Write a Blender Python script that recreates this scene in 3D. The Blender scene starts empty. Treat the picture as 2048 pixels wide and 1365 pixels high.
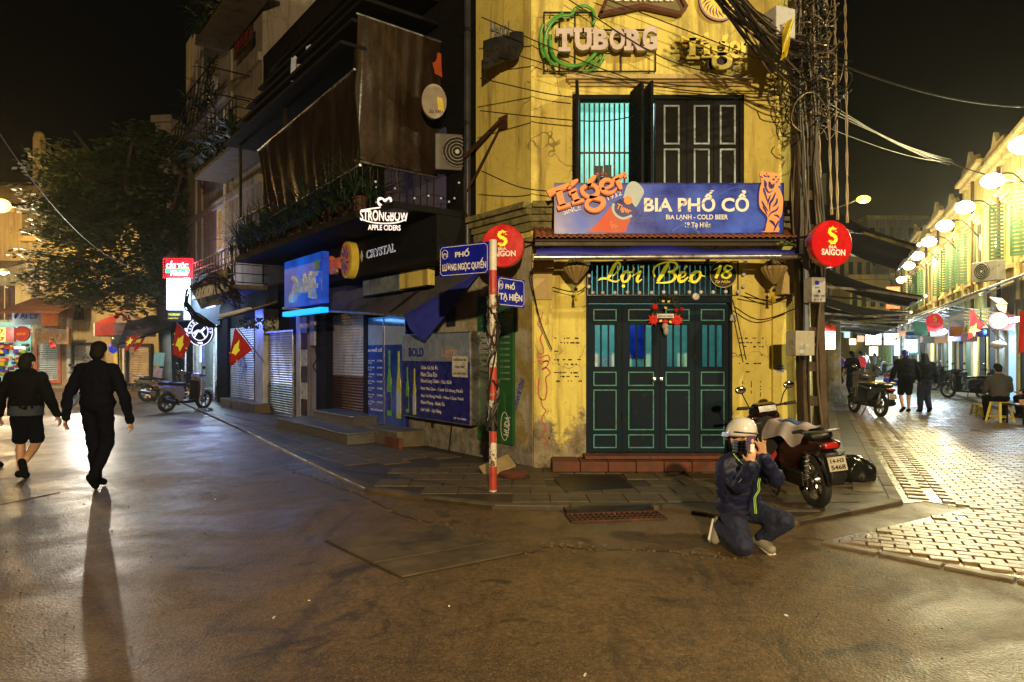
import bpy, bmesh, math, random
from mathutils import Matrix, Vector, noise, geometry
R = math.radians
random.seed(7)
rnd = random.uniform
scene = bpy.context.scene
col = scene.collection
# ------------------------------------------------------------------ camera
HAZE = 0.0005
F = 1365.0; YH = 708.0; CH = 1.57          # focal length and horizon in photo pixels, eye height
cam = bpy.data.cameras.new('camera'); camo = bpy.data.objects.new('camera', cam); col.objects.link(camo)
cam.sensor_width = 36.0; cam.lens = F / 2048 * 36.0
cam.shift_y = (YH - 682.5) / 2048
cam.clip_start = 0.05; cam.clip_end = 2000
camo.location = (0, 0, CH); camo.rotation_euler = (R(90), 0, 0)
scene.camera = camo
# ------------------------------------------------------------------ night sky
world = bpy.data.worlds.new('World'); scene.world = world; world.use_nodes = True
wn = world.node_tree; bg = wn.nodes['Background']
bg.inputs['Color'].default_value = (0.62, 0.55, 0.38, 1); bg.inputs['Strength'].default_value = 0.0032
scene.view_settings.view_transform = 'Standard'; scene.view_settings.look = 'None'
scene.view_settings.exposure = 0.15; scene.view_settings.gamma = 1
scene.view_settings.use_curve_mapping = False
cy = scene.cycles
cy.use_denoising = True; cy.max_bounces = 6; cy.diffuse_bounces = 3; cy.glossy_bounces = 3
cy.transparent_max_bounces = 12; cy.volume_bounces = 0; cy.sample_clamp_indirect = 4.0
cy.use_light_tree = True; cy.caustics_reflective = False; cy.caustics_refractive = False
# ------------------------------------------------------------------ lamps: light sources of the place, and one added fill lamp
def lamp(name, kind, loc, energy, color, size=0.1, target=None, spot=None, blend=0.5, parent=None, size_y=None):
 l = bpy.data.lights.new(name, kind); l.energy = energy; l.color = color
 if kind == 'AREA':
  l.size = size
  if size_y: l.shape = 'RECTANGLE'; l.size_y = size_y
 elif kind != 'SUN': l.shadow_soft_size = size
 if kind == 'SPOT': l.spot_size = R(spot); l.spot_blend = blend
 o = bpy.data.objects.new(name, l); col.objects.link(o)
 loc = Vector(loc)
 q = (Vector(target) - loc).to_track_quat('-Z', 'Y') if target is not None else None
 M = Matrix.Translation(loc) @ (q.to_matrix().to_4x4() if q else Matrix())
 if parent: o.parent = parent; M = MW[parent.name].inverted() @ M
 o.matrix_basis = M
 return o
# ------------------------------------------------------------------ helpers
MW = {}
def P(u, v, Y): return Vector(((u - 1024) / F * Y, Y, CH + (YH - v) / F * Y))
def G(u, v):
 Y = CH * F / (v - YH); return Vector(((u - 1024) / F * Y, Y, 0))
class Fr:
 """a wall's own frame: x to the right along the wall, y into the wall, z up"""
 def __init__(s, o, xd):
  s.o = Vector(o); xd = Vector((xd[0], xd[1], 0)).normalized(); s.x = xd
  s.n = Vector((-xd.y, xd.x, 0))
  s.M = Matrix(((xd.x, s.n.x, 0, s.o.x), (xd.y, s.n.y, 0, s.o.y), (0, 0, 1, s.o.z), (0, 0, 0, 1)))
  s.rot = math.atan2(xd.y, xd.x)
 def px(s, u, v, y=0.0):
  d = Vector(((u - 1024) / F, 1, (YH - v) / F)); c = Vector((0, 0, CH))
  t = (s.n.dot(s.o - c) + y) / s.n.dot(d); p = c + d * t
  return (p - s.o).dot(s.x), p.z
 def w(s, x, y, z): return s.o + s.x * x + s.n * y + Vector((0, 0, z))
FF = Fr((0, 9.2, 0), (1, 0))
FL = Fr((0.276, 9.2, 0), (0.77, -1))
FRL = Fr((3.95, 9.2, 0), (0.455, 1))
FR = Fr((15, 20, 0), (-0.455, -1))
FB = Fr((0, 31, 0), (1, 0))
I4 = Matrix()
class MB:
 def __init__(s, M=None): s.v = []; s.f = []; s.M = M.M if isinstance(M, Fr) else (M or I4)
 def add(s, vs, fs, M=None):
  b = len(s.v); T = s.M @ M if M is not None else s.M
  s.v += [T @ Vector(p) for p in vs]; s.f += [tuple(b + i for i in f) for f in fs]; return s
 def box(s, x0, x1, y0, y1, z0, z1, M=None):
  vs = [(x, y, z) for x in (x0, x1) for y in (y0, y1) for z in (z0, z1)]
  return s.add(vs, [(0, 1, 3, 2), (4, 6, 7, 5), (0, 4, 5, 1), (2, 3, 7, 6), (0, 2, 6, 4), (1, 5, 7, 3)], M)
 def cbox(s, c, sz, rot=(0, 0, 0)):
  from mathutils import Euler
  M = Matrix.Translation(c) @ Euler(rot).to_matrix().to_4x4()
  return s.box(-sz[0] / 2, sz[0] / 2, -sz[1] / 2, sz[1] / 2, -sz[2] / 2, sz[2] / 2, M)
 def bar(s, a, b, w, h=None, up=(0, 0, 1)):
  a = Vector(a); b = Vector(b); h = h or w; d = (b - a); L = d.length
  if L < 1e-6: return s
  d /= L; up = Vector(up)
  if abs(d.dot(up)) > .98: up = Vector((1, 0, 0))
  x = d.cross(up).normalized(); z = x.cross(d)
  M = Matrix(((x.x, d.x, z.x, a.x), (x.y, d.y, z.y, a.y), (x.z, d.z, z.z, a.z), (0, 0, 0, 1)))
  return s.box(-w / 2, w / 2, 0, L, -h / 2, h / 2, M)
 def tube(s, pts, r, n=6, closed=False, cap=True):
  pts = [Vector(p) for p in pts]; m = len(pts); rs = r if isinstance(r, (list, tuple)) else [r] * m
  vs = []; up = Vector((0, 0, 1)); prev = None
  for i, p in enumerate(pts):
   if closed: d = pts[(i + 1) % m] - pts[i - 1]
   else: d = pts[min(i + 1, m - 1)] - pts[max(i - 1, 0)]
   if d.length < 1e-9: d = Vector((0, 0, 1))
   d.normalize()
   if prev is None:
    a = up if abs(d.dot(up)) < .9 else Vector((1, 0, 0)); x = d.cross(a).normalized()
   else:
    x = prev - d * prev.dot(d)
    x = x.normalized() if x.length > 1e-6 else d.cross(up).normalized()
   prev = x; y = d.cross(x)
   for k in range(n):
    t = 2 * math.pi * k / n; vs.append(p + (x * math.cos(t) + y * math.sin(t)) * rs[i])
  fs = []
  for i in range(m if closed else m - 1):
   j = (i + 1) % m
   for k in range(n):
    l = (k + 1) % n; fs.append((i * n + k, i * n + l, j * n + l, j * n + k))
  if cap and not closed: fs += [tuple(range(n))[::-1], tuple((m - 1) * n + k for k in range(n))]
  return s.add(vs, fs)
 def cyl(s, a, b, r, r2=None, n=16): return s.tube([a, b], [r, r if r2 is None else r2], n)
 def lathe(s, prof, c=(0, 0, 0), axis='z', n=20, M=None):
  vs = []; m = len(prof)
  for r, z in prof:
   for k in range(n):
    t = 2 * math.pi * k / n; a, b = r * math.cos(t), r * math.sin(t)
    q = {'z': (a, b, z), 'y': (a, z, b), 'x': (z, a, b)}[axis]
    vs.append((q[0] + c[0], q[1] + c[1], q[2] + c[2]))
  fs = [(i * n + k, i * n + (k + 1) % n, (i + 1) * n + (k + 1) % n, (i + 1) * n + k) for i in range(m - 1) for k in range(n)]
  if prof[0][0] > 1e-5: fs.append(tuple(range(n))[::-1])
  if prof[-1][0] > 1e-5: fs.append(tuple((m - 1) * n + k for k in range(n)))
  return s.add(vs, fs, M)
 def ball(s, c, r, nu=12, nv=8, M=None):
  r = (r, r, r) if isinstance(r, (int, float)) else r
  vs = [];
  for i in range(nv + 1):
   a = math.pi * i / nv
   for k in range(nu):
    t = 2 * math.pi * k / nu
    vs.append((c[0] + r[0] * math.sin(a) * math.cos(t), c[1] + r[1] * math.sin(a) * math.sin(t), c[2] + r[2] * math.cos(a)))
  fs = [(i * nu + k, (i + 1) * nu + k, (i + 1) * nu + (k + 1) % nu, i * nu + (k + 1) % nu) for i in range(nv) for k in range(nu)]
  return s.add(vs, fs, M)
 def prism(s, poly, y0, y1, M=None, holes=()):
  """closed outline(s) in the x,z plane, given depth y0..y1"""
  loops = [list(poly)] + [list(h) for h in holes]
  tri = geometry.tessellate_polygon([[Vector((p[0], p[1], 0)) for p in l] for l in loops])
  fl = [p for l in loops for p in l]; n = len(fl)
  vs = [(p[0], y0, p[1]) for p in fl] + [(p[0], y1, p[1]) for p in fl]
  fs = [tuple(t) for t in tri] + [tuple(n + i for i in t[::-1]) for t in tri]
  if abs(y1 - y0) > 1e-6:
   b = 0
   for l in loops:
    m = len(l)
    for i in range(m): j = (i + 1) % m; fs.append((b + i, b + j, n + b + j, n + b + i))
    b += m
  else: vs = vs[:n]; fs = fs[:len(tri)]
  return s.add(vs, fs, M)
 def grid(s, fn, nu, nv):
  vs = [fn(i / nu, j / nv) for i in range(nu + 1) for j in range(nv + 1)]
  fs = [(i * (nv + 1) + j, (i + 1) * (nv + 1) + j, (i + 1) * (nv + 1) + j + 1, i * (nv + 1) + j + 1) for i in range(nu) for j in range(nv)]
  return s.add(vs, fs)
 def strip(s, pts, wd, y0, y1, M=None):
  """a pen stroke in the x,z plane; wd a width or a list of widths"""
  m = len(pts); wd = wd if isinstance(wd, (list, tuple)) else [wd] * m; A = []; B = []
  for i, p in enumerate(pts):
   a = pts[max(i - 1, 0)]; b = pts[min(i + 1, m - 1)]; dx, dz = b[0] - a[0], b[1] - a[1]; L = math.hypot(dx, dz) or 1
   nx, nz = -dz / L * wd[i] / 2, dx / L * wd[i] / 2
   A.append((p[0] + nx, p[1] + nz)); B.append((p[0] - nx, p[1] - nz))
  for i in range(m - 1):
   s.prism([A[i], A[i + 1], B[i + 1], B[i]], y0, y1, M)
  return s
 def text(s, t, x0, x1, z0, z1, y=0.0, depth=0.0, off=0.0, shear=0.0, M=None, spacing=1.0):
  c = bpy.data.curves.new('t', 'FONT'); c.body = t; c.size = 1; c.resolution_u = 3; c.offset = off; c.shear = shear
  c.space_character = spacing
  o = bpy.data.objects.new('t', c); m = bpy.data.meshes.new_from_object(o)
  if len(m.vertices):
   X = [v.co.x for v in m.vertices]; Z = [v.co.y for v in m.vertices]
   ax, bx, az, bz = min(X), max(X), min(Z), max(Z)
   kx = (x1 - x0) / max(bx - ax, 1e-6); kz = (z1 - z0) / max(bz - az, 1e-6)
   q = [(x0 + (v.co.x - ax) * kx, z0 + (v.co.y - az) * kz) for v in m.vertices]
   fs = [tuple(p.vertices) for p in m.polygons]; n = len(q)
   if depth <= 0: s.add([(a, y, b) for a, b in q], fs, M)
   else:
    cnt = {}
    for f in fs:
     for i in range(len(f)):
      e = (f[i], f[(i + 1) % len(f)]); cnt[e] = 1
    side = [(a, b) for a, b in cnt if (b, a) not in cnt]
    s.add([(a, y, b) for a, b in q] + [(a, y + depth, b) for a, b in q],
      fs + [tuple(n + i for i in f[::-1]) for f in fs] + [(b, a, n + a, n + b) for a, b in side], M)
  bpy.data.objects.remove(o); bpy.data.meshes.remove(m); bpy.data.curves.remove(c)
  return s
def setp(o, label=None, cat=None, group=None, kind=None):
 for k, v in (('label', label), ('category', cat), ('group', group), ('kind', kind)):
  if v: o[k] = v
 return o
def thing(name, loc, label, cat, group=None, rz=0.0):
 o = bpy.data.objects.new(name, None); col.objects.link(o); o.empty_display_size = .2
 o.location = loc; o.rotation_euler = (0, 0, rz)
 MW[o.name] = Matrix.Translation(loc) @ Matrix.Rotation(rz, 4, 'Z')
 return setp(o, label, cat, group)
def fthing(fr, name, x, label, cat, group=None, y=0.0, z=0.0): return thing(name, fr.w(x, y, z), label, cat, group, fr.rot)
def mk(name, mb, mat, parent=None, label=None, cat=None, group=None, kind=None, smooth=False, bevel=0, rz=0.0, sub=0):
 if not mb.v: return None
 if parent: T = MW[parent.name]
 else:
  xs = [p.x for p in mb.v]; ys = [p.y for p in mb.v]; zs = [p.z for p in mb.v]
  T = Matrix.Translation(((min(xs) + max(xs)) / 2, (min(ys) + max(ys)) / 2, min(zs)))
 Ti = T.inverted(); m = bpy.data.meshes.new(name); m.from_pydata([Ti @ p for p in mb.v], [], mb.f)
 m.materials.append(mat); m.validate()
 if not name.startswith('_'):
  b = bmesh.new(); b.from_mesh(m); bmesh.ops.recalc_face_normals(b, faces=b.faces); b.to_mesh(m); b.free()
 o = bpy.data.objects.new(name, m); col.objects.link(o)
 if parent: o.parent = parent
 else: o.location = T.to_translation()
 MW[o.name] = T
 if smooth:
  m.polygons.foreach_set('use_smooth', [True] * len(m.polygons))
  if smooth != 2: m.set_sharp_from_angle(angle=R(42))
 if bevel:
  md = o.modifiers.new('bevel', 'BEVEL'); md.width = bevel; md.segments = 2; md.limit_method = 'ANGLE'; md.angle_limit = R(40)
 if sub: md = o.modifiers.new('sub', 'SUBSURF'); md.levels = sub; md.render_levels = sub
 return setp(o, label, cat, group, kind)
def piece(name, mesh, M, parent):
 """a copy that shares its mesh; M in the world"""
 o = bpy.data.objects.new(name, mesh); col.objects.link(o)
 if parent: o.parent = parent; M = MW[parent.name].inverted() @ M
 o.matrix_basis = M; return o
def bmesh_box(name, sx, sy, sz, mat, bev=0.0, jit=0.0, seed=0):
 b = bmesh.new(); bmesh.ops.create_cube(b, size=1)
 for v in b.verts: v.co = Vector((v.co.x * sx, v.co.y * sy, v.co.z * sz))
 if bev:
  top = [e for e in b.edges if all(v.co.z > 0 for v in e.verts)]
  bmesh.ops.bevel(b, geom=top, offset=bev, segments=1, affect='EDGES')
 if jit:
  rr = random.Random(seed)
  for v in b.verts: v.co += Vector((rr.uniform(-jit, jit), rr.uniform(-jit, jit), rr.uniform(-jit, jit) * .4))
 bmesh.ops.delete(b, geom=[f for f in b.faces if f.normal.z < -.9], context='FACES_ONLY')
 m = bpy.data.meshes.new(name); b.to_mesh(m); b.free(); m.materials.append(mat); return m
def copytree(o, loc, rz=None, label=None, group=None, parent=None, scale=None):
 c = o.copy(); col.objects.link(c)
 if parent: c.parent = parent
 else:
  c.location = loc
  if rz is not None: c.rotation_euler = (0, 0, rz)
  if scale: c.scale = scale
  if label: c['label'] = label
  if group: c['group'] = group
 for ch in o.children: copytree(ch, None, parent=c)
 return c
def catn(p0, p1, sag, n=12):
 p0 = Vector(p0); p1 = Vector(p1)
 return [p0.lerp(p1, i / n) - Vector((0, 0, sag * 4 * (i / n) * (1 - i / n))) for i in range(n + 1)]
def smoothpts(pts, k=4):
 """Catmull-Rom through the points (2-d or 3-d)"""
 out = []; n = len(pts); V = [Vector(p) for p in pts]
 for i in range(n - 1):
  a, b, c, d = V[max(i - 1, 0)], V[i], V[i + 1], V[min(i + 2, n - 1)]
  for j in range(k):
   t = j / k
   out.append(.5 * ((2 * b) + (c - a) * t + (2 * a - 5 * b + 4 * c - d) * t * t + (3 * b - a - 3 * c + d) * t ** 3))
 out.append(V[-1]); return out
# ------------------------------------------------------------------ materials
class NT:
 def __init__(s, name):
  s.m = bpy.data.materials.new(name); s.m.use_nodes = True; s.t = s.m.node_tree; s.n = s.t.nodes; s.l = s.t.links
  s.b = s.n['Principled BSDF']; s.tc = s.n.new('ShaderNodeTexCoord'); s.vec = s.tc.outputs['Object']
 def link(s, a, b): s.l.new(a, b)
 def noise(s, scale, detail=4, rough=.6, stretch=None, vec=None, dist=0.0):
  v = vec or s.vec
  if stretch:
   mp = s.n.new('ShaderNodeMapping'); mp.inputs['Scale'].default_value = stretch; s.link(v, mp.inputs['Vector']); v = mp.outputs[0]
  n = s.n.new('ShaderNodeTexNoise'); n.inputs['Scale'].default_value = scale; n.inputs['Detail'].default_value = detail
  n.inputs['Roughness'].default_value = rough; n.inputs['Distortion'].default_value = dist; s.link(v, n.inputs['Vector']); return n.outputs['Fac']
 def ramp(s, fac, a, b, va=0.0, vb=1.0):
  r = s.n.new('ShaderNodeMapRange'); r.inputs['From Min'].default_value = a; r.inputs['From Max'].default_value = b
  r.inputs['To Min'].default_value = va; r.inputs['To Max'].default_value = vb; s.link(fac, r.inputs['Value']); return r.outputs[0]
 def warp(s):
  n = s.n.new('ShaderNodeTexNoise'); n.inputs['Scale'].default_value = 3; s.link(s.vec, n.inputs['Vector']); a = s.n.new('ShaderNodeVectorMath'); a.operation = 'MULTIPLY_ADD'; s.link(n.outputs['Color'], a.inputs[0]); a.inputs[1].default_value = (.5, .5, .5); s.link(s.vec, a.inputs[2]); return a.outputs[0]
 def mix(s, fac, a, b, mode='MIX'):
  m = s.n.new('ShaderNodeMix'); m.data_type = 'RGBA'; m.blend_type = mode
  if isinstance(fac, (int, float)): m.inputs[0].default_value = fac
  else: s.link(fac, m.inputs[0])
  for q, i in ((a, 6), (b, 7)):
   if isinstance(q, tuple): m.inputs[i].default_value = (*q[:3], 1)
   else: s.link(q, m.inputs[i])
  return m.outputs[2]
 def math(s, op, a, b=0.0):
  m = s.n.new('ShaderNodeMath'); m.operation = op; m.use_clamp = False
  for q, i in ((a, 0), (b, 1)):
   if isinstance(q, (int, float)): m.inputs[i].default_value = q
   else: s.link(q, m.inputs[i])
  return m.outputs[0]
 def sep(s, v=None):
  x = s.n.new('ShaderNodeSeparateXYZ'); s.link(v or s.vec, x.inputs[0]); return x.outputs
 def bump(s, h, strength=.3, dist=.01):
  b = s.n.new('ShaderNodeBump'); b.inputs['Strength'].default_value = strength; b.inputs['Distance'].default_value = dist
  s.link(h, b.inputs['Height']); s.link(b.outputs[0], s.b.inputs['Normal'])
 def voro(s, scale, feature='F1', out='Distance', vec=None):
  v = s.n.new('ShaderNodeTexVoronoi'); v.inputs['Scale'].default_value = scale; v.feature = feature
  s.link(vec or s.vec, v.inputs['Vector']); return v.outputs[out]
def mat(name, c, rough=.6, metal=0.0, var=.18, scale=6.0, c2=None, dirt=None, dscale=2.5, dlo=.5, dhi=.68, bump=0.0, bscale=60.0,
  em=None, es=0.0, spec=None, coat=0.0, alpha=None, trans=0.0, rvar=.12, stretch=None):
 t = NT(name); b = t.b
 b.inputs['Roughness'].default_value = rough; b.inputs['Metallic'].default_value = metal
 n = t.noise(scale, 5, stretch=stretch)
 dk = tuple(x * (1 - var) for x in c); lt = tuple(min(1, x * (1 + var)) for x in c)
 out = t.mix(t.ramp(n, .3, .7), dk, c2 or lt)
 if dirt:
  d = t.noise(dscale, 7, .68, stretch=stretch); out = t.mix(t.ramp(d, dlo, dhi), out, dirt)
 t.link(out, b.inputs['Base Color'])
 if rvar: t.link(t.ramp(n, .25, .75, max(.02, rough - rvar), min(1, rough + rvar)), b.inputs['Roughness'])
 if bump: t.bump(t.noise(bscale, 3), bump)
 if em: b.inputs['Emission Color'].default_value = (*em, 1); b.inputs['Emission Strength'].default_value = es
 if spec is not None: b.inputs['Specular IOR Level'].default_value = spec
 if coat: b.inputs['Coat Weight'].default_value = coat; b.inputs['Coat Roughness'].default_value = .08
 if trans: b.inputs['Transmission Weight'].default_value = trans
 if alpha is not None: b.inputs['Alpha'].default_value = alpha
 return t.m
def glow(name, c, s):
 m = bpy.data.materials.new(name); m.use_nodes = True; b = m.node_tree.nodes['Principled BSDF']
 b.inputs['Base Color'].default_value = (*[x * .6 for x in c], 1); b.inputs['Roughness'].default_value = .5
 b.inputs['Emission Color'].default_value = (*c, 1); b.inputs['Emission Strength'].default_value = s
 return m
# ------------------------------------------------------------------ shared materials
def m_asphalt():
 t = NT('asphalt'); b = t.b
 big = t.noise(.55, 5, .6); fine = t.noise(70, 3, .7); mid = t.noise(5, 6, .7, dist=.6)
 c = t.mix(t.ramp(big, .35, .65), (.085, .050, .023), (.18, .108, .046))
 c = t.mix(t.ramp(mid, .45, .75), c, (.024, .018, .012))
 c = t.mix(t.ramp(fine, .46, .74), c, (.26, .19, .12))
 c = t.mix(t.ramp(t.noise(24, 4, .75), .40, .66), t.mix(.55, c, (.018, .013, .009)), c)
 c = t.mix(t.ramp(t.noise(1.7, 6, .7, dist=1.5), .57, .66, 0, .8), c, (.022, .017, .012))
 spk = t.voro(38, out='Distance'); c = t.mix(t.ramp(spk, .0, .16, .55, 0.0), c, (.022, .019, .016))
 pt = t.noise(.9, 3, .5, dist=1.2); c = t.mix(t.ramp(pt, .60, .72, 0, .55), c, (.13, .105, .075))
 c = t.mix(t.ramp(t.voro(70), .05, .16, .6, 0.0), c, (.34, .25, .15))  # pale stones, with bright sparkle painted into the colour
 ty = t.noise(1.2, 5, .6, stretch=(3.5, .35, 1), dist=.4); c = t.mix(t.ramp(ty, .56, .68, 0, .5), c, (.03, .022, .015))
 t.link(c, b.inputs['Base Color'])
 w = t.noise(.8, 5, .65, dist=1.0); r = t.ramp(w, .30, .70, .34, .68); t.link(r, b.inputs['Roughness'])
 v = t.voro(62); h = t.math('ADD', t.math('MULTIPLY', v, .8), t.math('MULTIPLY', t.noise(120, 3), .5))
 h = t.math('ADD', h, t.math('MULTIPLY', t.noise(5, 4), .5)); t.bump(h, .6, .0045)
 b.inputs['Specular IOR Level'].default_value = .5
 return t.m
def m_wall(name, c, grime, streak=(.22, .16, .07), peel=None, low=None, peel_lo=.56, peel_hi=.62):
 """painted plaster: blotches, long vertical stains, peeled patches (object coordinates, origin at the foot)"""
 t = NT(name); b = t.b
 n1 = t.noise(1.3, 8, .7); n2 = t.noise(1.0, 6, .65, stretch=(5, 5, .45)); n3 = t.noise(14, 6, .75)
 o = t.mix(t.ramp(n1, .3, .7), tuple(x * .8 for x in c), tuple(min(1, x * 1.15) for x in c))
 o = t.mix(t.ramp(n2, .50, .68, 0, .85), o, streak)
 o = t.mix(t.ramp(n3, .56, .76, 0, .7), o, grime)
 o = t.mix(t.ramp(t.noise(.9, 9, .72, dist=.8, stretch=(1, 1, .5)), .56, .68, 0, .4), o, grime)
 ck = t.ramp(t.voro(1.3, 'DISTANCE_TO_EDGE', vec=t.warp()), .004, .012, 1, 0); o = t.mix(t.math('MULTIPLY', ck, t.ramp(t.noise(.8, 3), .5, .58, 0, .8)), o, grime)
 if peel:
  p = t.noise(2.3, 10, .72, dist=.5); o = t.mix(t.ramp(p, peel_lo, peel_hi), o, t.mix(t.noise(9, 6, .7), peel, tuple(x * .35 for x in peel)))
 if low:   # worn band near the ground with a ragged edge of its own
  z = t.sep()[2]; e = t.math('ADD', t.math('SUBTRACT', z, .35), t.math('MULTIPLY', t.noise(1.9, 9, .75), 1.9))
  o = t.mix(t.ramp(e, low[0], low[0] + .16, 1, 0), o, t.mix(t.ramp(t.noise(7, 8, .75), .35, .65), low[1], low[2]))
 t.link(o, b.inputs['Base Color']); b.inputs['Roughness'].default_value = .82
 t.bump(t.math('ADD', t.noise(30, 5), t.math('MULTIPLY', n1, 2.0)), .35, .01)
 return t.m
def m_steel(name, c, r=.35, ribs=None, dirt=(.12, .09, .06)):
 t = NT(name); b = t.b; n = t.noise(3, 7, .7, stretch=(1, 1, .5))
 o = t.mix(t.ramp(n, .45, .75, 0, .7), c, dirt); t.link(o, b.inputs['Base Color'])
 b.inputs['Metallic'].default_value = .55; t.link(t.ramp(n, .3, .7, r, r + .3), b.inputs['Roughness']); t.bump(t.noise(25, 3), .08)
 return t.m
A_ = m_asphalt()
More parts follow.
